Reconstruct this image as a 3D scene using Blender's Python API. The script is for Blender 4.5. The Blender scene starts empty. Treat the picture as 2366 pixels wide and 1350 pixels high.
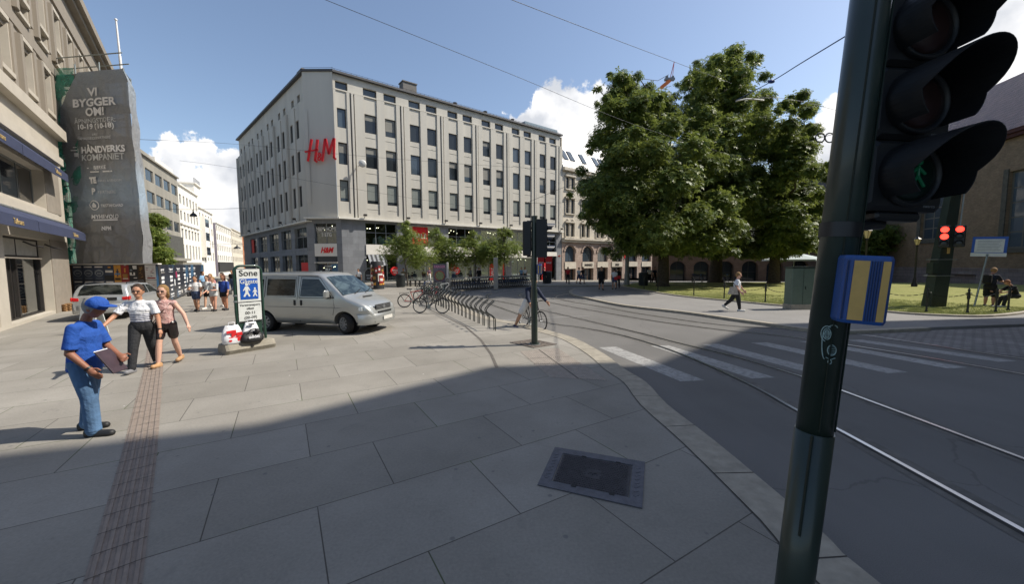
import bpy, bmesh, math, random
import numpy as np
from mathutils import Matrix, Vector
from mathutils.geometry import tessellate_polygon
random.seed(7); rng=np.random.default_rng(7)
S=bpy.context.scene; COL=S.collection; R=math.radians; PI=math.pi
# ---------------------------------------------------------------- camera
F=880.; CX=1183.; CY=675.; CAMH=2.2
PT=math.atan(67/F); RO=R(.35)
FW=Vector((0,math.cos(PT),-math.sin(PT))); R0=Vector((1,0,0)); U0=Vector((0,math.sin(PT),math.cos(PT)))
RV=math.cos(RO)*R0-math.sin(RO)*U0; UV=math.sin(RO)*R0+math.cos(RO)*U0
CP=Vector((0,0,CAMH))
cam=bpy.data.objects.new('camera',bpy.data.cameras.new('camera')); COL.objects.link(cam)
cam.data.sensor_width=36; cam.data.lens=F/2366*36; cam.data.clip_start=.05; cam.data.clip_end=6000
cam.matrix_world=Matrix(((RV.x,UV.x,-FW.x,0),(RV.y,UV.y,-FW.y,0),(RV.z,UV.z,-FW.z,CAMH),(0,0,0,1)))
S.camera=cam; S.render.resolution_x=1024; S.render.resolution_y=585
S.render.engine='CYCLES'
# ---------------------------------------------------------------- light
SUN_EL=47.4; SUN_AX,SUN_AY=.9941,.108           # horizontal direction towards the sun
sl=bpy.data.lights.new('sun','SUN'); sl.energy=3.7; sl.angle=R(.55); sl.color=(1,.93,.82)
so=bpy.data.objects.new('sun',sl); COL.objects.link(so)
sd=Vector((SUN_AX*math.cos(R(SUN_EL)),SUN_AY*math.cos(R(SUN_EL)),math.sin(R(SUN_EL))))
so.rotation_euler=sd.to_track_quat('Z','Y').to_euler(); so.location=(20,0,40)
W=bpy.data.worlds.new('World'); S.world=W; W.use_nodes=True
wn=W.node_tree; wn.nodes.clear(); N=wn.nodes.new; LK=wn.links.new
sky=N('ShaderNodeTexSky'); sky.sky_type='NISHITA'; sky.sun_disc=False; sky.sun_elevation=R(SUN_EL)
sky.sun_rotation=math.atan2(SUN_AX,SUN_AY); sky.air_density=1.0; sky.dust_density=1.2; sky.ozone_density=1.3
tc=N('ShaderNodeTexCoord')
def wmath(op,a,b=None,c=None,clamp=False):
    n=N('ShaderNodeMath'); n.operation=op; n.use_clamp=clamp
    for i,v in enumerate((a,b,c)):
        if v is None: continue
        if isinstance(v,(int,float)): n.inputs[i].default_value=v
        else: LK(v,n.inputs[i])
    return n.outputs[0]
def wdist(d):
    n=N('ShaderNodeVectorMath'); n.operation='DISTANCE'; LK(wob.outputs[0],n.inputs[0]); n.inputs[1].default_value=d
    return n.outputs['Value']
nz=N('ShaderNodeTexNoise'); nz.inputs['Scale'].default_value=9; nz.inputs['Detail'].default_value=9; nz.inputs['Roughness'].default_value=.6
LK(tc.outputs['Generated'],nz.inputs['Vector'])
sc_=N('ShaderNodeVectorMath'); sc_.operation='MULTIPLY_ADD'; LK(nz.outputs['Color'],sc_.inputs[0]); sc_.inputs[1].default_value=(.13,.13,.13); sc_.inputs[2].default_value=(-.065,-.065,-.065)
wob=N('ShaderNodeVectorMath'); wob.operation='ADD'; LK(tc.outputs['Generated'],wob.inputs[0]); LK(sc_.outputs[0],wob.inputs[1])
def ray(px,py): return FW*F+RV*(px-CX)+UV*(CY-py)
dens=None
for px,py,rr in ((395,345,48),(430,350,50),(380,400,60),(350,440,55),(410,450,70),(510,415,58),(550,400,45),(540,460,75),(470,520,70),(590,420,50),
                 (1270,270,62),(1330,285,75),(1230,300,60),(1400,300,90),(1190,290,35),(1380,380,110),(1300,360,90),(1440,260,70),
                 (1930,300,70),(1900,400,90),(1990,340,90),(2350,60,160),(2180,60,120)):
    d=ray(px,py).normalized(); a=rr/math.hypot(F,math.hypot(px-CX,py-CY))
    v=wmath('SUBTRACT',1.0,wmath('DIVIDE',wdist(d),a))
    dens=v if dens is None else wmath('MAXIMUM',dens,v)
nz2=N('ShaderNodeTexNoise'); nz2.inputs['Scale'].default_value=34; nz2.inputs['Detail'].default_value=7; nz2.inputs['Roughness'].default_value=.62; LK(tc.outputs['Generated'],nz2.inputs['Vector'])
dens=wmath('ADD',dens,wmath('MULTIPLY',wmath('SUBTRACT',nz2.outputs['Fac'],.5),.75))
mask=N('ShaderNodeMapRange'); mask.interpolation_type='SMOOTHSTEP'; mask.inputs['From Min'].default_value=-.02; mask.inputs['From Max'].default_value=.16; LK(dens,mask.inputs['Value'])
# cloud shading: underside greyer
nz3=N('ShaderNodeTexNoise'); nz3.inputs['Scale'].default_value=7; nz3.inputs['Detail'].default_value=6; LK(tc.outputs['Generated'],nz3.inputs['Vector'])
sh=N('ShaderNodeMapRange'); sh.inputs['From Min'].default_value=.42; sh.inputs['From Max'].default_value=.6; LK(nz3.outputs['Fac'],sh.inputs['Value'])
cc=N('ShaderNodeMix'); cc.data_type='RGBA'; cc.inputs['A'].default_value=(3.5,3.65,3.95,1); cc.inputs['B'].default_value=(6.6,6.5,6.4,1); LK(sh.outputs[0],cc.inputs['Factor'])
mx=N('ShaderNodeMix'); mx.data_type='RGBA'; LK(mask.outputs[0],mx.inputs['Factor']); hs=N('ShaderNodeHueSaturation'); hs.inputs['Saturation'].default_value=.95; hs.inputs['Value'].default_value=.85; LK(sky.outputs[0],hs.inputs['Color']); LK(hs.outputs[0],mx.inputs['A']); LK(cc.outputs['Result'],mx.inputs['B'])
bg=N('ShaderNodeBackground'); bg.inputs['Strength'].default_value=.125; LK(mx.outputs['Result'],bg.inputs['Color'])
wo=N('ShaderNodeOutputWorld'); LK(bg.outputs[0],wo.inputs['Surface'])
S.view_settings.view_transform='Standard'; S.view_settings.look='None'; S.view_settings.exposure=0.68; S.view_settings.gamma=1
try: S.view_settings.use_curve_mapping=False
except Exception: pass
# ---------------------------------------------------------------- places: photo pixel -> point in the world
def gz(x,y): return -.035*min(max(0.,y-45+.3*x),30.)
def G(px,py,dz=0.):
    d=ray(px,py); t=-(CAMH-dz)/d.z
    for i in range(60):
        p=CP+d*t; e=p.z-gz(p.x,p.y)-dz
        g=d.z+(.035*(d.y+.3*d.x) if 0<p.y-45+.3*p.x<30 else 0)
        t-=e/g*(.8 if i<50 else 1)
    return CP+d*t
def V(px,py,Y):
    d=ray(px,py); return CP+d*(Y/d.y)
def onplane(px,py,P,D):
    d=ray(px,py); det=-d.x*D[1]+D[0]*d.y
    bx,by=P[0],P[1]; t=(-bx*D[1]+D[0]*by)/det; s=(d.x*by-d.y*bx)/det
    return s,CAMH+d.z*t
def topz(b,py):
    lo,hi=-5,60
    for i in range(40):
        m=(lo+hi)/2; v=Vector((b[0],b[1],b[2]+m))-CP; y=CY-F*v.dot(UV)/v.dot(FW)
        if y>py: lo=m
        else: hi=m
    return m
# ---------------------------------------------------------------- materials
def lin(h):
    if isinstance(h,(tuple,list)): return tuple(h)+(1,) if len(h)==3 else tuple(h)
    h=h.lstrip('#'); v=[int(h[i:i+2],16)/255 for i in (0,2,4)]
    return tuple([(c/12.92 if c<=.04045 else ((c+.055)/1.055)**2.4) for c in v])+(1,)
MC={}
class NT:
    def __init__(s,name):
        s.m=bpy.data.materials.new(name); s.m.use_nodes=True; s.t=s.m.node_tree; s.t.nodes.clear()
        s.o=s.t.nodes.new('ShaderNodeOutputMaterial'); s.b=s.t.nodes.new('ShaderNodeBsdfPrincipled')
        s.t.links.new(s.b.outputs[0],s.o.inputs[0]); s._tc=None
    def n(s,k,**kw):
        x=s.t.nodes.new(k)
        for a,v in kw.items(): setattr(x,a,v)
        return x
    def l(s,a,b): s.t.links.new(a,b)
    def tc(s,k='Object'):
        if s._tc is None: s._tc=s.n('ShaderNodeTexCoord')
        return s._tc.outputs[k]
    def math(s,op,a,b=None,clamp=False):
        n=s.n('ShaderNodeMath',operation=op); n.use_clamp=clamp
        for i,v in enumerate((a,b)):
            if v is None: continue
            if isinstance(v,(int,float)): n.inputs[i].default_value=v
            else: s.l(v,n.inputs[i])
        return n.outputs[0]
    def noise(s,scale,detail=4,rough=.55,vec=None,dist=0):
        n=s.n('ShaderNodeTexNoise'); n.inputs['Scale'].default_value=scale; n.inputs['Detail'].default_value=detail; n.inputs['Roughness'].default_value=rough
        n.inputs['Distortion'].default_value=dist
        s.l(vec if vec is not None else s.tc(),n.inputs['Vector']); return n.outputs['Fac']
    def mapr(s,v,a,b,c=0,d=1):
        n=s.n('ShaderNodeMapRange'); s.l(v,n.inputs['Value']); 
        for k,x in zip(('From Min','From Max','To Min','To Max'),(a,b,c,d)): n.inputs[k].default_value=x
        return n.outputs[0]
    def mix(s,f,a,b,bt='MIX'):
        n=s.n('ShaderNodeMix',data_type='RGBA',blend_type=bt)
        if isinstance(f,(int,float)): n.inputs['Factor'].default_value=f
        else: s.l(f,n.inputs['Factor'])
        for k,v in (('A',a),('B',b)):
            if isinstance(v,(tuple,list,str)): n.inputs[k].default_value=lin(v)
            else: s.l(v,n.inputs[k])
        return n.outputs['Result']
    def bump(s,h,st,dist=.02):
        n=s.n('ShaderNodeBump'); n.inputs['Strength'].default_value=st; n.inputs['Distance'].default_value=dist; s.l(h,n.inputs['Height']); s.l(n.outputs[0],s.b.inputs['Normal'])
    def rotmap(s,rot=0,loc=(0,0,0),scale=(1,1,1),k='Object'):
        n=s.n('ShaderNodeMapping'); s.l(s.tc(k),n.inputs[0]); n.inputs['Rotation'].default_value=(0,0,rot); n.inputs['Location'].default_value=loc; n.inputs['Scale'].default_value=scale; return n.outputs[0]
    def set(s,col=None,rough=None,metal=None,spec=None,coat=None,emis=None,es=0,alpha=None):
        if col is not None:
            if isinstance(col,(tuple,list,str)): s.b.inputs['Base Color'].default_value=lin(col)
            else: s.l(col,s.b.inputs['Base Color'])
        if rough is not None:
            if isinstance(rough,(int,float)): s.b.inputs['Roughness'].default_value=rough
            else: s.l(rough,s.b.inputs['Roughness'])
        if metal is not None: s.b.inputs['Metallic'].default_value=metal
        if spec is not None: s.b.inputs['Specular IOR Level'].default_value=spec
        if coat: s.b.inputs['Coat Weight'].default_value=coat; s.b.inputs['Coat Roughness'].default_value=.04
        if emis: s.b.inputs['Emission Color'].default_value=lin(emis); s.b.inputs['Emission Strength'].default_value=es
        if alpha is not None: s.b.inputs['Alpha'].default_value=alpha
def mat(name,col='#808080',rough=.6,metal=0,var=.12,sc=3.,bump=0,bsc=40,bdist=0,spec=None,coat=None,emis=None,es=0,streak=0):
    """plain-ish surface with mottling of its own colour"""
    if name in MC: return MC[name]
    t=NT(name); c=lin(col)
    dk=tuple(x*(1-var) for x in c[:3]); lt=tuple(min(1,x*(1+var)) for x in c[:3])
    v=t.tc()
    if streak:
        v=t.rotmap(scale=(1,1,.12))
    f=t.mapr(t.noise(sc,5,.6,v),.3,.7)
    t.set(t.mix(f,dk,lt),rough,metal,spec,coat,emis,es)
    if bump: t.bump(t.noise(bsc,4,.6,dist=bdist*8),bump,.01+bdist)
    MC[name]=t.m; return t.m
def glassy(name,col,rough=.06,spec=.8,var=.3):
    if name in MC: return MC[name]
    t=NT(name); c=lin(col)
    oi=t.n('ShaderNodeObjectInfo'); 
    f=oi.outputs['Random']
    t.set(t.mix(f,tuple(x*(1-var) for x in c[:3]),tuple(min(1,x*(1+var*2)) for x in c[:3])),rough,0,spec)
    t.bump(t.noise(.9,2,.5),.06,.05)
    MC[name]=t.m; return t.m
def clear_glass(name,tint=(.75,.85,.85),alpha=.35):
    if name in MC: return MC[name]
    t=NT(name); g=t.n('ShaderNodeBsdfGlossy'); g.inputs['Roughness'].default_value=.03; g.inputs['Color'].default_value=(.9,.95,1,1)
    tr=t.n('ShaderNodeBsdfTransparent'); tr.inputs['Color'].default_value=tint+(1,)
    fr=t.n('ShaderNodeFresnel'); fr.inputs['IOR'].default_value=1.5
    mxs=t.n('ShaderNodeMixShader'); t.l(t.math('ADD',fr.outputs[0],alpha*.3,True),mxs.inputs[0]); t.l(tr.outputs[0],mxs.inputs[1]); t.l(g.outputs[0],mxs.inputs[2]); t.l(mxs.outputs[0],t.o.inputs[0])
    MC[name]=t.m; return t.m
# ---------------------------------------------------------------- mesh builder
class MB:
    def __init__(s): s.v=[]; s.f=[]; s.m=[]; s.sm=[]; s.cm=0; s.cs=False
    def add(s,vs,fs,smooth=None):
        o=len(s.v); s.v+= [tuple(v) for v in vs]
        for f in fs: s.f.append([i+o for i in f]); s.m.append(s.cm); s.sm.append(s.cs if smooth is None else smooth)
        return s
    def box(s,c,d,rot=None,bev=0):
        x,y,z=d[0]/2,d[1]/2,d[2]/2
        if bev:
            b=min(bev,x*.9,y*.9,z*.9); vs=[];
            prof=[(x-b,y),(x,y-b),(x,-y+b),(x-b,-y),(-x+b,-y),(-x,-y+b),(-x,y-b),(-x+b,y)]
            def sh(k): return [(max(-x,min(x,px))*(1-k/x if abs(x)>0 else 1),py*(1-k/y)) for px,py in prof]
            rows=[(sh(b),-z),(prof,-z+b),(prof,z-b),(sh(b),z)]
            for pr,zz in rows: vs+=[Vector((p[0],p[1],zz)) for p in pr]
            fs=[[7-i for i in range(8)],[24+i for i in range(8)][::1]]
            fs=[list(range(8)),list(range(31,23,-1))]
            for r_ in range(3):
                for i in range(8):
                    j=(i+1)%8; fs.append([r_*8+j,r_*8+i,(r_+1)*8+i,(r_+1)*8+j])
        else:
            vs=[Vector((a*x,b_*y,c_*z)) for a in (-1,1) for b_ in (-1,1) for c_ in (-1,1)]
            fs=[[0,1,3,2],[4,6,7,5],[0,4,5,1],[2,3,7,6],[0,2,6,4],[1,5,7,3]]
        if rot is not None: vs=[rot@v for v in vs]
        c=Vector(c); return s.add([v+c for v in vs],fs)
    def tube(s,path,r,n=8,cap=True,smooth=True):
        P=[Vector(p) for p in path]; k=len(P); rs=r if isinstance(r,(list,tuple)) else [r]*k
        vs=[]; up=None
        for i,p in enumerate(P):
            t=(P[min(i+1,k-1)]-P[max(i-1,0)]).normalized()
            if up is None:
                a=Vector((0,0,1)) if abs(t.z)<.9 else Vector((1,0,0)); up=t.cross(a).normalized()
            else: up=(up-t*up.dot(t)).normalized()
            w=t.cross(up)
            for j in range(n):
                a=2*PI*j/n; vs.append(p+(up*math.cos(a)+w*math.sin(a))*rs[i])
        fs=[[i*n+j,i*n+(j+1)%n,(i+1)*n+(j+1)%n,(i+1)*n+j] for i in range(k-1) for j in range(n)]
        s.add(vs,fs,smooth)
        if cap: s.add(vs[:n],[list(range(n-1,-1,-1))],False); s.add(vs[-n:],[list(range(n))],False)
        return s
    def rbar(s,a,b,w,h,up=(0,0,1)):
        a=Vector(a); b=Vector(b); t=(b-a); L=t.length; t.normalize(); u=Vector(up); u=(u-t*u.dot(t)).normalized(); q=u.cross(t)
        M=Matrix((t,q,u)).transposed(); return s.box((a+b)/2,(L,w,h),M)
    def lathe(s,prof,n=16,M=None,c=(0,0,0),smooth=True):
        vs=[]; c=Vector(c)
        for r_,z in prof:
            for j in range(n):
                a=2*PI*j/n; v=Vector((r_*math.cos(a),r_*math.sin(a),z)); vs.append((M@v if M is not None else v)+c)
        k=len(prof); fs=[[i*n+j,i*n+(j+1)%n,(i+1)*n+(j+1)%n,(i+1)*n+j] for i in range(k-1) for j in range(n)]
        s.add(vs,fs,smooth)
        s.add(vs[:n],[list(range(n-1,-1,-1))],False); s.add(vs[-n:],[list(range(n))],False); return s
    def sphere(s,c,r,n=10,m=6,sc=(1,1,1),M=None):
        c=Vector(c); vs=[]
        for i in range(m+1):
            th=PI*(.02+.96*i/m) 
            for j in range(n):
                a=2*PI*j/n; v=Vector((r*sc[0]*math.sin(th)*math.cos(a),r*sc[1]*math.sin(th)*math.sin(a),-r*sc[2]*math.cos(th)))
                vs.append((M@v if M is not None else v)+c)
        fs=[[i*n+j,i*n+(j+1)%n,(i+1)*n+(j+1)%n,(i+1)*n+j] for i in range(m) for j in range(n)]
        fs+=[list(range(n-1,-1,-1)),[m*n+j for j in range(n)]]
        return s.add(vs,fs,True)
    def poly(s,pts): return s.add(pts,[list(range(len(pts)))])
    def prism(s,pts,ext):
        """pts: coplanar loop of 3-D points, extruded by vector ext"""
        k=len(pts); e=Vector(ext); P=[Vector(p) for p in pts]; Q=[p+e for p in P]
        nrm=Vector((0,0,0))
        for i in range(k): nrm+=P[i].cross(P[(i+1)%k])
        if nrm.dot(e)>0: P,Q=Q,P
        s.add(P+Q,[list(range(k)),list(range(2*k-1,k-1,-1))]+[[i,k+i,k+(i+1)%k,(i+1)%k] for i in range(k)]); return s
    def torus(s,c,R_,r,n=28,m=8,M=None):
        vs=[]; c=Vector(c)
        for i in range(n):
            a=2*PI*i/n
            for j in range(m):
                b=2*PI*j/m; v=Vector(((R_+r*math.cos(b))*math.cos(a),(R_+r*math.cos(b))*math.sin(a),r*math.sin(b)))
                vs.append((M@v if M is not None else v)+c)
        fs=[[i*m+j,((i+1)%n)*m+j,((i+1)%n)*m+(j+1)%m,i*m+(j+1)%m] for i in range(n) for j in range(m)]
        return s.add(vs,fs,True)
    def mesh(s,name):
        me=bpy.data.meshes.new(name); me.from_pydata(s.v,[],s.f)
        me.polygons.foreach_set('material_index',s.m); me.polygons.foreach_set('use_smooth',s.sm); me.update(); return me
def mats_on(me,ms):
    for m in (ms if isinstance(ms,(list,tuple)) else [ms]): me.materials.append(m)
def thing(name,label,cat,loc=(0,0,0),rz=0,group=None):
    o=bpy.data.objects.new(name,None); o.empty_display_size=.2; COL.objects.link(o); o.location=loc; o.rotation_euler=(0,0,rz)
    o['label']=label; o['category']=cat
    if group: o['group']=group
    return o
def part(name,mb,ms,parent=None,world=True,loc=None,rz=0,label=None):
    me=mb if isinstance(mb,bpy.types.Mesh) else mb.mesh(name)
    if not me.materials: mats_on(me,ms)
    o=bpy.data.objects.new(name,me); COL.objects.link(o)
    if parent is not None:
        o.parent=parent
        if world:
            p=parent; off=Vector((0,0,0))
            while p is not None: off+=Vector(p.location); p=p.parent
            o.location=(Vector(loc) if loc is not None else Vector((0,0,0)))-off
        elif loc is not None: o.location=loc
        o.rotation_euler=(0,0,rz)
    elif loc is not None: o.location=loc; o.rotation_euler=(0,0,rz)
    if label: o['label']=label
    return o
def solo(name,mb,ms,label,cat,group=None,loc=None,rz=0):
    o=part(name,mb,ms,loc=loc,rz=rz); o['label']=label; o['category']=cat
    if group: o['group']=group
    return o
def struct(name,mb,ms,kind='structure'):
    o=part(name,mb,ms); o['kind']=kind; return o
def dup(root,loc,rz=None,label=None,group=None):
    def cp(o,par):
        c=o.copy(); COL.objects.link(c)
        if par is not None: c.parent=par
        for ch in list(o.children): cp(ch,c)
        return c
    c=cp(root,None); c.location=loc
    if rz is not None: c.rotation_euler=(0,0,rz)
    if label: c['label']=label
    if group: c['group']=group
    return c
def text_mesh(body,size=1,ext=.01,shear=0,bold=0,align='CENTER',res=3):
    cu=bpy.data.curves.new('t','FONT'); cu.body=body; cu.size=size; cu.extrude=ext; cu.shear=shear; cu.offset=bold; cu.align_x=align; cu.align_y='CENTER'; cu.resolution_u=res
    o=bpy.data.objects.new('t',cu); COL.objects.link(o)
    dg=bpy.context.evaluated_depsgraph_get(); dg.update()
    me=bpy.data.meshes.new_from_object(o.evaluated_get(dg)); me.materials.clear(); bpy.data.objects.remove(o); return me
def text(name,body,origin,xa,ya,size,m,parent,ext=.01,shear=0,bold=0,align='CENTER',sx=1,fn=None):
    me=text_mesh(body,size,ext,shear,bold,align); xa=Vector(xa).normalized(); ya=Vector(ya).normalized(); za=xa.cross(ya); o3=Vector(origin)
    for v in me.vertices:
        p=o3+xa*v.co.x*sx+ya*v.co.y+za*v.co.z
        if fn: p=fn(p)
        v.co=p
    me.name=name; return part(name,me,m,parent,True)
class Plane:
    """vertical plane: u along, z up, d outwards (towards the viewer side)"""
    def __init__(s,P,D,side=None):
        s.P=Vector((P[0],P[1],0)); s.D=Vector((D[0],D[1],0)).normalized(); s.n=Vector((s.D.y,-s.D.x,0))
        if s.n.dot(CP-s.P)<0: s.n=-s.n
        if side==-1: s.n=-s.n
        s.flip=s.D.cross(Vector((0,0,1))).dot(s.n)<0
        s.ang=math.atan2(s.D.y,s.D.x)
    def w(s,u,z,d=0): return s.P+s.D*u+s.n*d+Vector((0,0,z))
    def px(s,x,y): return onplane(x,y,s.P,s.D)
    def box(s,mb,u0,u1,z0,z1,d0,d1): return mb.prism([s.w(u0,z0,d0),s.w(u1,z0,d0),s.w(u1,z1,d0),s.w(u0,z1,d0)],s.n*(d1-d0))
def facade(pl,u0,u1,z0,z1,ops,mb,rev=.2,d=0.):
    us=sorted(set([u0,u1]+[x for o in ops for x in (o[0],o[1])])); zs=sorted(set([z0,z1]+[x for o in ops for x in (o[2],o[3])]))
    us=[u for u in us if u0<=u<=u1]; zs=[z for z in zs if z0<=z<=z1]
    for i in range(len(us)-1):
        for j in range(len(zs)-1):
            cu=(us[i]+us[i+1])/2; cz=(zs[j]+zs[j+1])/2
            if any(o[0]<cu<o[1] and o[2]<cz<o[3] for o in ops): continue
            mb.add([pl.w(us[i],zs[j],d),pl.w(us[i+1],zs[j],d),pl.w(us[i+1],zs[j+1],d),pl.w(us[i],zs[j+1],d)],[[0,1,2,3]])
    for o in ops:
        a,b,c,e=o[:4]; r_=o[4] if len(o)>4 else rev
        q=[(a,c),(b,c),(b,e),(a,e)]
        for k in range(4):
            p,q2=q[k],q[(k+1)%4]
            mb.add([pl.w(p[0],p[1],d),pl.w(q2[0],q2[1],d),pl.w(q2[0],q2[1],d-r_),pl.w(p[0],p[1],d-r_)],[[0,1,2,3]])
WC={}
def window(parent,pl,u0,u1,z0,z1,fm,gm,rev=.2,d=0.,mull=(0,0),fw=.07,blind=0,bm=None,name='window',inner=None):
    """a frame (part) with its pane (sub-part)"""
    w=round(u1-u0,2); h=round(z1-z0,2); key=(w,h,fm.name,mull,fw)
    if key not in WC:
        f=MB()
        f.box((fw/2,0,h/2),(fw,.06,h)); f.box((w-fw/2,0,h/2),(fw,.06,h)); f.box((w/2,0,fw/2),(w-2*fw,.06,fw)); f.box((w/2,0,h-fw/2),(w-2*fw,.06,fw))
        for k in range(mull[0]): x=fw+(w-2*fw)*(k+1)/(mull[0]+1); f.box((x,.005,h/2),(fw*.7,.05,h-2*fw))
        for k in range(mull[1]): z=fw+(h-2*fw)*(k+1)/(mull[1]+1); f.box((w/2,.012,z),(w-2*fw,.04,fw*.7))
        me=f.mesh(name); mats_on(me,fm); p=MB(); p.box((w/2,0,h/2),(w-1.8*fw,.012,h-1.8*fw)); WC[key]=(me,p)
    me,p=WC[key]
    sgn=-1 if pl.flip else 1
    # local +y must not matter: frame is symmetric
    o=part(name,me,None,parent,True,loc=pl.w(u0,z0,d-rev+.03),rz=pl.ang)
    kk=key+(gm.name,)
    if kk not in WC: m2=p.mesh('pane'); mats_on(m2,gm); WC[kk]=m2
    g=bpy.data.objects.new('pane',WC[kk]); COL.objects.link(g); g.parent=o
    if blind:
        b=MB(); hh=(h-2*fw)*blind; loc_n=Matrix.Rotation(-pl.ang,3,'Z')@pl.n
        b.box((w/2,loc_n.y*.012,h-fw-hh/2),(w-2.2*fw,.006,hh)); q=part('blind',b,bm,o,False)
    return o
def slab(poly,off,thick,mb=None,m=0):
    bm=bmesh.new(); vs=[bm.verts.new((p[0],p[1],0)) for p in poly]
    for tr in tessellate_polygon([[Vector((p[0],p[1],0)) for p in poly]]):
        a_,b_,c_=[vs[i] for i in tr]
        ar=(b_.co-a_.co).cross(c_.co-a_.co).z
        if abs(ar)<1e-9: continue
        try: bm.faces.new((a_,b_,c_) if ar>0 else (a_,c_,b_))
        except ValueError: pass
    for yy in (45,75): bmesh.ops.bisect_plane(bm,geom=bm.verts[:]+bm.edges[:]+bm.faces[:],plane_co=(0,yy,0),plane_no=Vector((.3,1,0)).normalized())
    bmesh.ops.triangulate(bm,faces=bm.faces[:])
    mb=mb or MB(); bm.verts.index_update(); o=len(mb.v)
    T=[(v.co.x,v.co.y,gz(v.co.x,v.co.y)+off) for v in bm.verts]
    mb.add(T,[[v.index for v in f.verts] for f in bm.faces])
    if thick:
        for e in bm.edges:
            if len(e.link_faces)==1:
                a,b=e.verts; f=e.link_faces[0]; L=[l.vert for l in f.loops]; i=L.index(a)
                if L[(i+1)%len(L)]!=b: a,b=b,a
                A=T[a.index]; B=T[b.index]
                mb.add([A,B,(B[0],B[1],B[2]-thick),(A[0],A[1],A[2]-thick)],[[1,0,3,2]])
    bm.free(); return mb
def offset_line(pts,d):
    out=[]; n=len(pts)
    for i in range(n):
        a=Vector(pts[max(i-1,0)][:2]); b=Vector(pts[min(i+1,n-1)][:2]); t=(b-a).normalized(); q=Vector((-t.y,t.x)); p=Vector(pts[i][:2])+q*d; out.append((p.x,p.y))
    return out
def ribbon(pts,w,off,thick,mb=None):
    a=offset_line(pts,w/2); b=offset_line(pts,-w/2); mb=mb or MB()
    for i in range(len(pts)-1): slab([a[i],b[i],b[i+1],a[i+1]],off,thick,mb)
    return mb
def smooth(pts,k=4):
    P=[Vector(p) for p in pts]; out=[]
    for i in range(len(P)-1):
        p0=P[max(i-1,0)];p1=P[i];p2=P[i+1];p3=P[min(i+2,len(P)-1)]
        for j in range(k):
            t=j/k; out.append(.5*((2*p1)+(p2-p0)*t+(2*p0-5*p1+4*p2-p3)*t*t+(3*p1-p0-3*p2+p3)*t**3))
    out.append(P[-1]); return out
def finalize(mb,voxel,it=3,f=.5,name='m'):
    me=mb.mesh(name); o=bpy.data.objects.new('tmp',me); COL.objects.link(o)
    r=o.modifiers.new('r','REMESH'); r.mode='VOXEL'; r.voxel_size=voxel; r.use_smooth_shade=True
    if it: s_=o.modifiers.new('s','SMOOTH'); s_.factor=f; s_.iterations=it
    dg=bpy.context.evaluated_depsgraph_get(); dg.update()
    m2=bpy.data.meshes.new_from_object(o.evaluated_get(dg)); m2.materials.clear(); m2.name=name
    bpy.data.objects.remove(o); 
    return m2
def capsule(mb,a,b,ra,rb,n=12,flat=False,sx=1.,ax=None):
    """tapered capsule from a to b"""
    a=Vector(a); b=Vector(b); t=(b-a); L=t.length
    if L<1e-5: t=Vector((0,0,1)); L=.0001
    t.normalize(); pr=[]
    if flat: pr=[(.001,0),(ra,0),(rb,L),(.001,L)]
    else:
        for i in range(5): x=PI/2*i/4; pr.append((max(.0005,ra*math.sin(x)),-ra*math.cos(x)))
        for i in range(5): x=PI/2*i/4; pr.append((max(.0005,rb*math.cos(x)),L+rb*math.sin(x)))
    u=Vector(ax) if ax is not None else (Vector((1,0,0)) if abs(t.x)<.9 else Vector((0,1,0)))
    u=(u-t*u.dot(t)).normalized(); w=t.cross(u); M=Matrix((u*sx,w,t)).transposed()
    mb.lathe(pr,n,M,a); return mb
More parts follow.
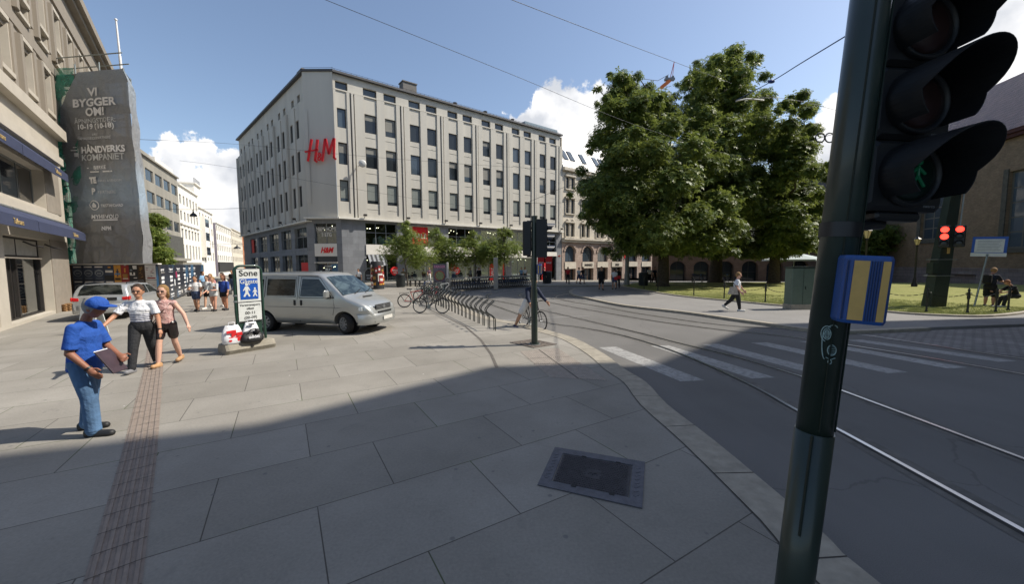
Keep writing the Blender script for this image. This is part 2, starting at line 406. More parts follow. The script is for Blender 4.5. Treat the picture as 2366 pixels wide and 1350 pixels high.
# ================================================================ GROUND
def paving_mat():
    t=NT('concrete_paving'); v=t.rotmap(rot=R(-31),loc=(.66,-.6,0))
    b=t.n('ShaderNodeTexBrick'); t.l(v,b.inputs['Vector']); b.offset=.45
    for k,x in (('Scale',1),('Mortar Size',.006),('Mortar Smooth',.3),('Bias',0),('Brick Width',1.52),('Row Height',1.05)): b.inputs[k].default_value=x
    b.inputs['Color1'].default_value=lin((.3,.28,.243)); b.inputs['Color2'].default_value=lin((.36,.338,.298)); b.inputs['Mortar'].default_value=lin((.11,.1,.085))
    big=t.mapr(t.noise(.55,5,.6),.3,.72); c=t.mix(big,'#b2b1ae','#ffffff')
    c1=t.mix(.55,b.outputs['Color'],c,'MULTIPLY')
    sm=t.mapr(t.noise(38,5,.7),.35,.68); c2=t.mix(.22,c1,t.mix(sm,'#7a7a78','#ffffff'),'MULTIPLY')
    st=t.mapr(t.noise(2.6,6,.7,dist=.6),.58,.75); c3=t.mix(t.math('MULTIPLY',st,.55),c2,(.17,.16,.145))
    vo=t.n('ShaderNodeTexVoronoi'); vo.inputs['Scale'].default_value=3.2; t.l(t.tc(),vo.inputs['Vector'])
    gum=t.mapr(vo.outputs['Distance'],.05,.085,1,0); c4=t.mix(t.math('MULTIPLY',gum,.75),c3,(.14,.135,.13))
    vo2=t.n('ShaderNodeTexVoronoi'); vo2.inputs['Scale'].default_value=1.1; t.l(t.rotmap(loc=(3,1,0)),vo2.inputs['Vector'])
    g2=t.mapr(vo2.outputs['Distance'],.012,.02,1,0); c4=t.mix(t.math('MULTIPLY',g2,.8),c4,(.62,.6,.56)); mo=t.math('MULTIPLY',b.outputs['Fac'],t.mapr(t.noise(.7,3,.5,t.rotmap(loc=(9,2,0))),.52,.6)); c4=t.mix(t.math('MULTIPLY',mo,.8),c4,(.07,.1,.03)); sp=t.mapr(t.noise(9,6,.8,t.rotmap(loc=(1,7,0))),.6,.7); c4=t.mix(t.math('MULTIPLY',sp,.3),c4,(.1,.095,.085))
    t.set(c4,.82,spec=.35); h=t.math('ADD',t.math('MULTIPLY',t.math('SUBTRACT',1,b.outputs['Fac']),1.),t.math('MULTIPLY',t.noise(60,3,.6),.25)); t.bump(h,.35,.01)
    return t.m
def asphalt_mat():
    t=NT('asphalt'); f=t.mapr(t.noise(.25,5,.6),.3,.7); c=t.mix(f,(.145,.14,.13),(.2,.193,.182))
    v=t.rotmap(rot=R(8),scale=(1,.08,1)); w=t.mapr(t.noise(1.3,4,.6,v),.42,.62); c=t.mix(t.math('MULTIPLY',w,.3),c,(.21,.2,.19))
    g=t.mapr(t.noise(120,3,.8),.3,.7); c=t.mix(.35,c,t.mix(g,'#6a6a6a','#ffffff'),'MULTIPLY')
    vo=t.n('ShaderNodeTexVoronoi',feature='DISTANCE_TO_EDGE'); vo.inputs['Scale'].default_value=.16
    wv=t.n('ShaderNodeVectorMath',operation='ADD'); nn=t.n('ShaderNodeTexNoise'); nn.inputs['Scale'].default_value=.9; nn.inputs['Detail'].default_value=5; t.l(t.tc(),nn.inputs['Vector']); t.l(t.tc(),wv.inputs[0]); t.l(nn.outputs['Color'],wv.inputs[1]); t.l(wv.outputs[0],vo.inputs['Vector'])
    cr=t.mapr(vo.outputs['Distance'],.001,.003,1,0); c=t.mix(t.math('MULTIPLY',cr,.3),c,(.05,.048,.045))
    pt=t.mapr(t.noise(.12,2,.4,t.rotmap(loc=(5,9,0))),.54,.57); c=t.mix(t.math('MULTIPLY',pt,.35),c,(.1,.097,.092))
    t.set(c,.85,spec=.3); t.bump(t.noise(140,3,.7),.35,.01); return t.m
M_pave=paving_mat(); M_asph=asphalt_mat()
M_kerb=mat('granite_kerb','#958e80',.8,var=.2,sc=6,bump=.25,bsc=90)
base=slab([(-1500,-1500),(1500,-1500),(1500,1500),(-1500,1500)],-.1,0)
struct('road',base,M_asph)
def gl(pts,dz=0): return [tuple(G(x,y,dz)[:2]) for x,y in pts]
kerbA=[(5.2,-12),(4.2,-6),(3.4,-2.0),(2.85,.6)]+gl([(2030,1350),(1870,1205),(1650,1020),(1540,935),(1492,884),(1440,852),(1395,818),(1330,783),(1274,766),(1208,748),(1150,738),(1110,727),(1073,710),(1050,690)])
kerbFar=gl([(1036,677),(1065,671),(1100,667),(1150,662),(1250,660),(1360,659.5),(1440,659)])
kA=smooth([Vector((p[0],p[1],0)) for p in kerbA+kerbFar],3); kA=[(p.x,p.y) for p in kA]
plz=kA+[(75,130),(40,600),(-700,600),(-700,-12)]
struct('paved_plaza',slab(plz,0,.14),M_pave)
kk_=ribbon(offset_line(kA,.2),.42,.004,.15); kc=offset_line(kA,.2); Ld=0
kk_.cm=1; ki=offset_line(kA,.41)
ribbon(ki,.014,.0065,0,kk_)
for i in range(len(kc)-1):
    a=Vector(kc[i]); b_=Vector(kc[i+1]); dd=b_-a; s0=Ld; Ld+=dd.length
    if b_.length>60: continue
    for k in range(int(s0/1.15)+1,int(Ld/1.15)+1):
        p=a+dd*((k*1.15-s0)/dd.length); t_=dd.normalized(); q=Vector((-t_.y,t_.x))*.21; e=t_*.006
        kk_.add([(v.x,v.y,gz(v.x,v.y)+.0065) for v in (p-q-e,p+q-e,p+q+e,p-q+e)],[[0,1,2,3]])
struct('kerb',kk_,[M_kerb,mat('joint_dark','#3a3530',.9)])
kerbB=gl([(1480,655),(1420,661),(1345,665),(1322,670),(1319,676),(1328,681),(1368,690),(1445,705),(1582,720),(1697,736),(1780,747),(1863,759),(1953,764),(2140,757),(2366,749),(2600,742)],0)
kB=smooth([Vector((p[0],p[1],0)) for p in kerbB],3); kB=[(p.x,p.y) for p in kB]
t=NT('light_asphalt'); f=t.mapr(t.noise(.5,5,.6),.3,.7); c=t.mix(f,(.2,.193,.182),(.255,.247,.235)); g=t.mapr(t.noise(110,3,.8),.3,.7); c=t.mix(.25,c,t.mix(g,'#707070','#ffffff'),'MULTIPLY')
st=t.mapr(t.noise(1.4,5,.65,t.rotmap(loc=(2,5,1))),.6,.75); c=t.mix(t.math('MULTIPLY',st,.4),c,(.12,.115,.11)); t.set(c,.85); t.bump(t.noise(120),.3,.01); M_walk=t.m
struct('park_pavement',slab(kB+[(70,20),(90,60),(60,110),(30,95),(16,62)],0,.12),M_walk)
struct('park_kerb',ribbon(kB[6:-6],.26,.006,.12),M_kerb)
lawnF=gl([(1440,661),(1450,664),(1539,680),(1620,690),(1697,697),(1780,705),(1860,711),(1935,716),(2032,720),(2115,727),(2246,732),(2330,727),(2400,716)])
lF=smooth([Vector((p[0],p[1],0)) for p in lawnF],3); lF=[(p.x,p.y) for p in lF]
lawnB=[(44,30),(50,40),(52,48),(40,50),(30,46),(20,43.5),(13,40)]
t=NT('lawn_grass'); a=t.mapr(t.noise(.5,4,.6),.3,.7); c=t.mix(a,(.27,.29,.09),(.36,.355,.14)); b_=t.mapr(t.noise(14,5,.8),.3,.7); c=t.mix(.6,c,t.mix(b_,'#606050','#ffffff'),'MULTIPLY')
dry=t.mapr(t.noise(1.6,5,.7,t.rotmap(loc=(4,4,0))),.55,.72); c=t.mix(t.math('MULTIPLY',dry,.55),c,(.42,.38,.2)); t.set(c,.95,spec=.1); t.bump(t.noise(70,4,.8),.4,.03); M_grass=t.m
struct('lawn',slab(lF+lawnB,.05,.05),M_grass)
struct('lawn_kerb',ribbon(offset_line(lF,-.1),.2,.07,.08),M_kerb)
# grass blades: short tufts over the front of the lawn
n=90000; ed=np.array(lF); 
gm=[];k=0; V_=np.zeros((n*3,3)); cnt=0
seg=rng.integers(0,len(ed)-1,n); tt=rng.random(n)[:,None]; base_=ed[seg]*(1-tt)+ed[seg+1]*tt; dirn=ed[seg+1]-ed[seg]; nr=np.stack([-dirn[:,1],dirn[:,0]],1); nr/=np.linalg.norm(nr,axis=1)[:,None]
base_=base_+nr*(.02+5.5*rng.random(n)[:,None]**1.6); ang=rng.random(n)*6.28; hh=.02+.04*rng.random(n); w_=.005+.006*rng.random(n)
V_[0::3,0]=base_[:,0]-np.cos(ang)*w_; V_[0::3,1]=base_[:,1]-np.sin(ang)*w_; V_[1::3,0]=base_[:,0]+np.cos(ang)*w_; V_[1::3,1]=base_[:,1]+np.sin(ang)*w_
V_[2::3,:2]=base_+rng.normal(0,.03,(n,2)); V_[0::3,2]=V_[1::3,2]=.045; V_[2::3,2]=.05+hh
me=bpy.data.meshes.new('grass_blades'); me.from_pydata(V_.tolist(),[],[[3*i,3*i+1,3*i+2] for i in range(n)]); 
o=part('grass',me,mat('blade_green',(.34,.36,.13),.9,var=.35,sc=2)); o['kind']='stuff'
# cobbled setts and apron
t=NT('stone_setts'); b=t.n('ShaderNodeTexBrick'); t.l(t.rotmap(rot=R(12)),b.inputs['Vector'])
for k,x in (('Scale',1),('Mortar Size',.014),('Mortar Smooth',.4),('Brick Width',.24),('Row Height',.15)): b.inputs[k].default_value=x
b.inputs['Color1'].default_value=lin((.17,.165,.16)); b.inputs['Color2'].default_value=lin((.25,.24,.23)); b.inputs['Mortar'].default_value=lin((.05,.048,.045))
t.set(t.mix(.5,b.outputs['Color'],t.mix(t.mapr(t.noise(1,5),.3,.7),'#909090','#ffffff'),'MULTIPLY'),.75); t.bump(t.math('SUBTRACT',1,b.outputs['Fac']),.8,.03); M_sett=t.m
struct('stone_setts',slab(gl([(1948,767),(2140,760),(2366,752),(2600,744),(2750,800),(2366,826),(2167,800),(1985,775)],-.09),-.094,0),M_sett)
# zebra crossing, stop line
t=NT('road_paint'); w=t.mapr(t.noise(9,6,.75),.4,.54); f2=t.mapr(t.noise(.8,3,.5),.35,.65)
t.set(t.mix(w,(.2,.195,.185),t.mix(f2,(.27,.267,.255),(.35,.345,.33))),.75); M_paint=t.m
z=MB(); Z0=Vector((2.58,10.21)); Z1=Vector((3.48,7.21)); st=Vector((1.475,.15))
for k in range(7):
    o2=st*k; w=.25; dy=Vector((-.0,.0))
    a=Z0+o2; b_=Z1+o2
    if k>=4: b_=b_+Vector((.25,.35))*(k-3.5)
    slab([(a.x-w,a.y-.02),(b_.x-w,b_.y-.03),(b_.x+w,b_.y+.03),(a.x+w,a.y+.02)],-.096,0,z)
struct('zebra_crossing',z,M_paint)
z=MB(); a=G(1148,741,-.1); b_=G(1362,730,-.1); d=(b_-a).normalized(); q=Vector((-d.y,d.x,0))*.05
slab([tuple((a-q)[:2]),tuple((b_-q)[:2]),tuple((b_+q)[:2]),tuple((a+q)[:2])],-.096,0,z); struct('stop_line',z,M_paint)
# tram rails
M_rail=mat('polished_rail','#b8b8ba',.28,metal=1,var=.15,sc=2); M_groove=mat('rail_groove','#1b1917',.8,var=.2)
rails=[[(2700,1414),(2366,1230),(1920,985),(1843,950),(1740,893),(1620,838),(1550,810),(1485,789),(1421,772),(1340,757),(1261,745),(1180,720),(1115,697)],
 [(2700,1190),(2366,1062),(1935,900),(1851,871),(1694,824),(1582,797),(1485,772),(1389,749),(1305,729),(1230,712),(1160,698),(1128,690),(1133,680),(1180,672),(1290,665)],
 [(2700,925),(2366,866),(2100,820),(1940,795),(1800,776),(1678,764),(1598,754),(1517,743),(1421,727),(1324,710),(1261,697),(1200,683),(1240,674),(1330,666)],
 [(2700,860),(2366,830),(2100,790),(1960,770),(1850,762),(1710,755),(1620,746),(1550,736),(1469,724),(1389,709),(1312,696),(1285,686),(1330,677),(1400,668)]]
for i,l in enumerate(rails):
    P=smooth([G(x,y,-.1) for x,y in l],6); 
    pts=[(p.x,p.y) for p in P]
    m1=ribbon(pts,.055,-.088,.02); m2=ribbon(offset_line(pts,.052),.04,-.0955,0); m1.cm=0
    o=len(m1.v); m1.v+=m2.v; m1.f+=[[i_+o for i_ in f] for f in m2.f]; m1.m+=[1]*len(m2.f); m1.sm+=[False]*len(m2.f)
    m3=ribbon(pts,.34,-.0965,0); o=len(m1.v); m1.v+=m3.v; m1.f+=[[i_+o for i_ in f] for f in m3.f]; m1.m+=[2]*len(m3.f); m1.sm+=[False]*len(m3.f)
    struct('tram_rail',m1,[M_rail,M_groove,mat('rail_bed','#63605b',.9,var=.3,sc=5)])
# tactile guiding strip
M_tact=mat('tactile_stone','#877b71',.85,var=.14,sc=9,bump=.3,bsc=120)
cl=[(-.4,-.3),(-2.78,2.48),(-4.36,4.29),(-7.72,8.05),(-13.03,13.85),(-18.0,19.4)]
m=ribbon(cl,.31,.004,0); 
for k in range(5): ribbon(offset_line(cl,-.12+.06*k),.026,.012,.008,m)
L=0
for i in range(len(cl)-1):
    a=Vector(cl[i]); b_=Vector(cl[i+1]); dd=(b_-a); n_=int(dd.length/.3); 
    for k in range(n_):
        c_=a+dd*(k+.5)/n_; q=Vector((-dd.y,dd.x)).normalized()*.155; e=dd.normalized()*.004; m.cm=1
        m.add([(c_-q-e).to_3d()+Vector((0,0,.0125)),(c_+q-e).to_3d()+Vector((0,0,.0125)),(c_+q+e).to_3d()+Vector((0,0,.0125)),(c_-q+e).to_3d()+Vector((0,0,.0125))],[[0,1,2,3]])
struct('tactile_strip',m,[M_tact,mat('joint_dark','#3a3530',.9)])
# tactile studs by the crossing
m=MB(); c4=[Vector(p) for p in ((.18,9.33),(1.16,9.69),(1.78,6.95),(.72,7.18))]
slab([tuple(p) for p in c4],.004,0,m)
for i in range(22):
    for j in range(52):
        u=(i+.5)/22; v=(j+.5)/52; p=(c4[0]*(1-u)+c4[1]*u)*(1-v)+(c4[3]*(1-u)+c4[2]*u)*v
        m.add([(p.x-.012,p.y-.012,.004),(p.x+.012,p.y-.012,.004),(p.x+.012,p.y+.012,.004),(p.x-.012,p.y+.012,.004),(p.x-.008,p.y-.008,.011),(p.x+.008,p.y-.008,.011),(p.x+.008,p.y+.008,.011),(p.x-.008,p.y+.008,.011)],[[0,1,5,4],[1,2,6,5],[2,3,7,6],[3,0,4,7],[4,5,6,7]])
for v in (.335,.55): 
    p=c4[0]*(1-v)+c4[3]*v; q=c4[1]*(1-v)+c4[2]*v; m.cm=1; m.add([(p.x,p.y-.008,.0085),(q.x,q.y-.008,.0085),(q.x,q.y+.008,.0085),(p.x,p.y+.008,.0085)],[[0,1,2,3]])
a=(c4[0]+c4[1])/2; b_=(c4[3]+c4[2])/2; m.add([(a.x-.008,a.y,.009),(a.x+.008,a.y,.009),(b_.x+.008,b_.y,.009),(b_.x-.008,b_.y,.009)],[[0,1,2,3]])
struct('tactile_paving',m,[mat('tactile_pale','#978e84',.85,var=.14,sc=9,bump=.3,bsc=120),MC['joint_dark']])
# shadow of an overhead wire on the plaza, painted as a narrow dark strip
dl=[tuple(G(x,y)[:2]) for x,y in ((985,712),(1020,728),(1075,755),(1110,785),(1135,820),(1148,850))]
struct('wire_shadow_strip',ribbon(dl,.07,.004,0),mat('wire_shadow_tone','#5b564f',.8,var=.3,sc=8))
# manhole cover
M_iron=mat('cast_iron','#5a5a60',.55,metal=.35,var=.25,sc=12,bump=.3,bsc=60); M_iron2=mat('cast_iron_dark','#3c3a3d',.6,metal=.3,var=.3,sc=14)
q4=[Vector(p) for p in ((.24,3.61),(1.15,3.24),(1.45,4.03),(.5,4.38))]
def bil(u,v,z=0): p=(q4[0]*(1-u)+q4[1]*u)*(1-v)+(q4[3]*(1-u)+q4[2]*u)*v; return Vector((p.x,p.y,z))
th=thing('manhole_cover','rectangular cast iron manhole cover with diamond studs set in the shaded paving','manhole cover',bil(.5,.5))
m=MB()
for a,b_,c,d in ((0,1,0,.14),(0,1,.86,1),(0,.12,.14,.86),(.88,1,.14,.86)): m.prism([bil(a,c,.004),bil(b_,c,.004),bil(b_,d,.004),bil(a,d,.004)],(0,0,.008))
for k in range(8):
    for uu in (.06,.94): m.box(bil(uu,.2+.085*k,.013),(.05,.018,.004),Matrix.Rotation(.4,3,'Z'))
part('frame',m,M_iron,th)
m=MB(); m.prism([bil(.13,.15,.004),bil(.87,.15,.004),bil(.87,.85,.004),bil(.13,.85,.004)],(0,0,.004))
for i in range(27):
    for j in range(17):
        u=.15+.7*(i+(.5 if j%2 else 0))/27; v=.17+.66*j/16.5
        if abs(u-.5)<.07 and abs(v-.5)<.1: continue
        m.box(bil(u,v,.0105),(.016,.01,.006),Matrix.Rotation(.75 if (i+j)%2 else -.75,3,'Z'))
for dx in (-.045,0,.045): m.box(bil(.5+dx,.5,.011),(.012,.07,.006),Matrix.Rotation(-.4,3,'Z'))
m.box(bil(.5,.5,.011),(.1,.012,.005),Matrix.Rotation(-.4,3,'Z'))
part('cover_plate',m,M_iron2,th)
for u in (.35,.72):
    m=MB(); m.box(bil(u,.14,.014),(.05,.05,.004),Matrix.Rotation(-.4,3,'Z')); part('lifting_slot',m,mat('slot_black','#17171a',.7),th); m=MB(); m.box(bil(u+.01,.86,.014),(.05,.02,.004),Matrix.Rotation(-.4,3,'Z'))
    part('lifting_slot',m,mat('slot_black','#17171a',.7),th)

# ================================================================ BUILDINGS
M_stoneL=mat('pale_cast_stone','#b7b3a9',.85,var=.1,sc=.8,bump=.25,bsc=30,streak=1)
M_stoneL2=mat('pale_cast_stone_smooth','#bab7ae',.85,var=.07,sc=.5,bump=.15,bsc=30,streak=1)
def ashlar(name,c1,c2,mo,bw,rh,ms=.012,ax=0,var=.3):
    t=NT(name); sx=t.n('ShaderNodeSeparateXYZ'); t.l(t.tc(),sx.inputs[0]); cx=t.n('ShaderNodeCombineXYZ')
    u=t.math('ADD',t.math('MULTIPLY',sx.outputs[0],math.cos(ax)),t.math('MULTIPLY',sx.outputs[1],math.sin(ax))); t.l(u,cx.inputs[0]); t.l(sx.outputs[2],cx.inputs[1])
    b=t.n('ShaderNodeTexBrick'); t.l(cx.outputs[0],b.inputs['Vector'])
    for k,x in (('Scale',1),('Mortar Size',ms),('Mortar Smooth',.2),('Brick Width',bw),('Row Height',rh)): b.inputs[k].default_value=x
    b.inputs['Color1'].default_value=lin(c1); b.inputs['Color2'].default_value=lin(c2); b.inputs['Mortar'].default_value=lin(mo)
    f=t.mapr(t.noise(1.2,5,.6),.3,.7); t.set(t.mix(var,b.outputs['Color'],t.mix(f,'#8a8a8a','#ffffff'),'MULTIPLY'),.8)
    t.bump(t.math('ADD',t.math('SUBTRACT',1,b.outputs['Fac']),t.math('MULTIPLY',t.noise(30),.3)),.4,.02); return t.m
M_frame=mat('bronze_frame','#2f2c2a',.5,metal=.2,var=.1); M_pane=glassy('dark_glass',(.02,.025,.03),.06,.45); M_paneL=glassy('blue_glass',(.045,.062,.08),.06,.5); M_blind=mat('blind_fabric','#7b7a74',.8,var=.1)
M_white=mat('white_render','#d8d4cb',.8,var=.06,sc=1.2); M_red=mat('sign_red','#c01a20',.5,var=.04,emis='#c01a20',es=.05)
M_redf=mat('red_fabric','#d0201f',.6,var=.05)
M_lead=mat('roof_lead','#4a4a4c',.6,metal=.2,var=.15,sc=2)
# ---- corner store
HR=Plane((-19.4,43.1),(27.9,21.6)); HL=Plane((-22.7,43.1),(-23.6,22.9)); HC=Plane((-22.7,43.1),(3.3,0))
ZC=7.45; ZT=21.35; ZR=23.1
M_pier=ashlar('grey_granite_cladding',(.19,.2,.215),(.225,.235,.25),(.12,.12,.125),1.2,.75,.008,HR.ang)
hm=thing('corner_store','pale stone corner department store with red letters on its chamfered corner and shops below','building',(-20,44,0))
ups=[];wr=(1.2,)
mR=MB(); ops=[]; rows=[(9.25,11.65),(13.35,15.75),(17.35,19.45)]
wc=[(4.0,1.35),(6.35,1.3)]+[(9.45+5.37*i,1.3) for i in range(5)]+[(11.75+5.37*i,1.3) for i in range(5)]
wc=sorted(wc)
ops=[(c-w/2-.06,c+w/2+.06,ZC+.55,ZT-.9 if False else ZT-.02,.13) for c,w in wc]+[(.25,1.4,ZC+.5,ZT-.02,.1)]
gr_=[7.55+5.37*i for i in range(6)]+[1.75]
ops+=[(g_-.02,g_+.1,ZC+.03,ZT-.02,.3) for g_ in gr_]+[(g_+.36,g_+.48,ZC+.03,ZT-.02,.3) for g_ in gr_]
facade(HR,0,35.3,ZC,ZT,ops,mR)
for g_ in gr_: HR.box(mR,g_+.12,g_+.34,ZC+.03,ZT-.05,0,.1)
for c,w in wc: facade(HR,c-w/2-.06,c+w/2+.06,ZC+.55,ZT-.02,[(c-w/2,c+w/2,a,b_,.25) for a,b_ in rows],mR,d=-.13)
facade(HR,.25,1.4,ZC+.5,ZT-.02,[(.35,1.3,a,b_,.25) for a,b_ in rows],mR,d=-.1)
for g_ in gr_:
    for k in (0,.38): mR.add([HR.w(g_-.02+k,ZC+.03,-.3),HR.w(g_+.1+k,ZC+.03,-.3),HR.w(g_+.1+k,ZT-.02,-.3),HR.w(g_-.02+k,ZT-.02,-.3)],[[0,1,2,3]])
for c,w in wc:
    for z_ in (8.6,12.75,16.8): HR.box(mR,c-w/2-.02,c+w/2+.02,z_,z_+.04,-.13,-.1)
top=[(c-w/2-.05,c+w/2+.15,21.55,22.4,.35) for c,w in wc]+[(.3,1.6,21.55,22.4,.35)]
facade(HR,0,35.0,ZT,ZR,top,mR,d=-.25); HR.box(mR,0,35.3,ZT-.05,ZT+.003,-.25,0)
part('wall',mR,M_stoneL,hm)
mL=MB(); ops=[]; lc=[]
for i in range(6): lc+=[1.9+5.35*i+.35,4.1+5.35*i+.3]
lc=[c for c in lc if c<32.3]
for c in lc:
    for a,b_ in ((8.85,11.2),(12.75,15.05),(16.5,18.5)): ops.append((c-.48,c+.48,a,b_,.18))
facade(HL,0,32.9,7.05,20.3,ops,mL); HL.box(mL,-.0,32.9,20.25,20.303,-.25,0)
topL=[(c-.45,c+.45,20.6,21.4,.3) for c in lc]
facade(HL,0,32.6,20.3,ZR-.02,topL,mL,d=-.25)
for i in range(6):
    u=5.6+5.35*i
    if u<32.5:
        for k in (-.15,.2): HL.box(mL,u+k,u+k+.22,7.1,20.0,0,.25)
        HL.box(mL,u-2.75,u-2.1,7.3,20.0,0,.1)
part('wall',mL,M_stoneL,hm)
mC=MB(); facade(HC,-.001,3.301,7.25,ZR,[],mC,d=.03); facade(HC,0,.45,9,19,[],mC,d=.1)
part('wall',mC,M_stoneL2,hm)
rr=random.Random(3)
nR=0
for o_ in [(c-w/2,c+w/2,a,b_) for c,w in wc for a,b_ in rows]+[(.35,1.3,a,b_) for a,b_ in rows]:
    bl=rr.choice([0,0,0,0,.3,.45,.7]) if o_[2]>12 else .86
    window(hm,HR,o_[0],o_[1],o_[2],o_[3],M_frame,M_pane if rr.random()<.75 else M_paneL,.2,-.13,(0,0),.09,bl,mat('curtain_grey','#747a76',.85,var=.08) if o_[2]<12 else M_blind)
for o_ in top: window(hm,HR,*o_[:4],M_frame,M_paneL,.33,-.25,(0,0),.09)
for c in lc:
    for a,b_ in ((8.85,11.2),(12.75,15.05),(16.5,18.5)): window(hm,HL,c-.48,c+.48,a,b_,M_frame,M_pane,.16,0,(0,0),.09)
tp=MB()
for o_ in topL: HL.box(tp,o_[0],o_[1],o_[2],o_[3],-.6,-.53)
part('attic_glazing',tp,M_pane,hm)
# cornices and roof
m=MB(); HR.box(m,-.15,35.3,ZC-.18,ZC+.02,-.6,.42); HL.box(m,-.15,32.9,6.95,7.1,-.6,.4); HC.box(m,-.35,3.6,ZC-.2,ZC-.02,-.6,.4)
part('ledge',m,mat('ledge_stone','#d3d0c6',.8,var=.08),hm)
m=MB(); HR.box(m,-.1,35.3,ZR,ZR+.22,-1.,.12); HL.box(m,-.1,32.9,ZR-.02,ZR+.2,-1.,.12); HC.box(m,-.1,3.4,ZR+.003,ZR+.223,-1,.16)
part('roof_edge',m,M_lead,hm)
m=MB(); A=HR.w(0,ZR+.15,0); B=HR.w(35.3,ZR+.15,0); Cc=HL.w(0,ZR+.15,0); D_=HL.w(32.9,ZR+.15,0); i1=HR.w(2,ZR+1.5,-5); i2=HR.w(33,ZR+1.5,-5); i3=HL.w(2,ZR+1.5,-5); i4=HL.w(31,ZR+1.5,-5)
m.add([A,B,i2,i1,Cc,D_,i4,i3],[[0,1,2,3],[5,4,7,6],[4,0,3,7],[3,2,6,7]]); part('roof',m,M_lead,hm)
m=MB()
for i in range(60): 
    u=.3+i*.59; m.tube([HR.w(u,ZR+.2,-.25),HR.w(u,ZR+.5,-.25)],.02,4)
for z in (.35,.5): m.tube([HR.w(0,ZR+z,-.25),HR.w(35,ZR+z,-.25)],.018,4); m.tube([HC.w(0,ZR+z,-.15),HC.w(3.3,ZR+z,-.15)],.018,4)
part('snow_guard',m,M_frame,hm)
for pl,u,w_,h_ in ((HL,3.5,1.6,1.9),(HR,8.5,1.8,1.8)):
    m=MB(); pl.box(m,u,u+w_,ZR,ZR+h_,-2.4,-1.2); pl.box(m,u-.08,u+w_+.08,ZR+h_,ZR+h_+.12,-2.5,-1.1); part('chimney',m,mat('chimney_render','#6e6b67',.9,var=.15),hm)
m=MB(); HR.box(m,28,35,ZR+.2,ZR+1.1,-4,-.9); part('roof_plant',m,mat('plant_glass','#7d8c94',.3),hm)
for u in (16,21,26): m=MB(); m.tube([HR.w(u,ZR+.3,-1.5),HR.w(u,ZR+1,-1.5)],.2,8); m.tube([HR.w(u,ZR+1,-1.5),HR.w(u,ZR+1.1,-1.5)],.3,8); part('roof_vent',m,M_frame,hm)
# storefront, right side
m=MB(); sh=[(3.0,6.75,4.5,7.0),(8.0,12.1,4.4,7.0),(13.9,18.0,4.45,6.95),(19.1,23.4,4.3,6.9),(24.6,28.8,4.1,6.9),(30.1,34.1,4.0,6.9)]
lo=[(a,b_,-.35 if a<19 else -1.2,3.25 if a>4 else 3.2) for a,b_,_,_ in sh]
facade(HR,0,35.3,-1.4,ZC-.1,[s_+(.5,) for s_ in sh]+[s_+(2.2,) for s_ in lo],m,d=-.15)
part('shopfront_stone',m,M_pier,hm)
m=MB()
for a,b_,z0,_ in sh: HR.box(m,a-.02,b_+.02,3.3,z0-.02,-.6,-.05)
HR.box(m,7.8,18.2,3.1,3.6,-.04,1.3); HR.box(m,19,28.9,3.0,3.4,-.04,1.3)
part('white_fascia',m,M_white,hm)
M_warm=mat('shop_warm_dark','#3a2620',.8,var=.3,sc=1.5); M_shopw=mat('shop_pale_glow','#b5ada0',.8,var=.1,emis='#c9b79c',es=.16); M_lamp=mat('shop_lamp','#fff2d8',.5,emis='#ffe6bd',es=6)  # pale back walls glow faintly so the shops look lit inside
M_cg=clear_glass('shop_glass')
cloth=[mat('clothes_white','#d5d6d2',.8,var=.1),mat('clothes_navy','#232b3a',.8),mat('clothes_beige','#a8927a',.8),mat('clothes_rust','#8a4030',.8),mat('clothes_black','#18181a',.8)]
def shop(pl,a,b_,z0,z1,back,depth,kind,parent,base=-.15,mull=3,cl=True):
    bk=MB(); pl.box(bk,a,b_,z0,z1,base-depth-.05,base-depth); 
    pl.box(bk,a-.02,a,z0,z1,base-depth,base-.3); pl.box(bk,b_,b_+.02,z0,z1,base-depth,base-.3); pl.box(bk,a,b_,z1,z1+.02,base-depth,base-.3); pl.box(bk,a,b_,z0-.02,z0,base-depth,base-.3)
    w_=part('shop_window',bk,back,parent)
    g=MB(); pl.box(g,a,b_,z0,z1,base-.3,base-.29); part('pane',g,M_cg,w_)
    f=MB(); 
    for k in range(mull+1): u=a+(b_-a)*k/mull; pl.box(f,u-.035,u+.035,z0,z1,base-.33,base-.25)
    if kind!='low': pl.box(f,a,b_,z0+(z1-z0)*.55,z0+(z1-z0)*.55+.07,base-.33,base-.26)
    part('frame',f,mat('steel_frame','#8f9295',.4,metal=.6),w_)
    r_=random.Random(int(a*7+z0)); d=MB(); 
    for k in range(int((b_-a)*1.7) if cl else 0):
        u=a+.3+r_.random()*(b_-a-.6); d.cm=r_.randrange(5) if kind=='low' else (0 if r_.random()<.6 else r_.randrange(5)); hh=r_.uniform(.7,1.2); zz=z0+.35 if kind=='low' else z0+.1
        P=pl.w(u,zz,base-.6-r_.random()*(depth-1)); 
        d.lathe([(.14,0),(.2,hh*.55),(.26,hh*.8),(.08,hh)] if r_.random()<.5 else [(.28,0),(.24,hh*.6),(.2,hh*.9),(.05,hh)],8,Matrix.Scale(1.2,3,pl.D),P)
        if kind=='low': d.sphere(P+Vector((0,0,hh+.16)),.11,6,5)
    if cl: part('display_clothes',d,cloth,w_)
    e=MB()
    for k in range(int((b_-a)*1.4)): e.sphere(pl.w(a+.3+r_.random()*(b_-a-.6),z1-.15-r_.random()*.5,base-.7-r_.random()*(depth-1)),.05,6,4)
    part('spotlight',e,M_lamp,w_)
for i,(a,b_,z0,z1) in enumerate(sh):
    shop(HR,a,b_,z0,z1,M_warm if i in (0,2) else M_shopw,1.8,'up',hm)
    shop(HR,a,b_,lo[i][2],lo[i][3],M_warm if i in (0,5) else M_shopw,2.0,'low',hm)
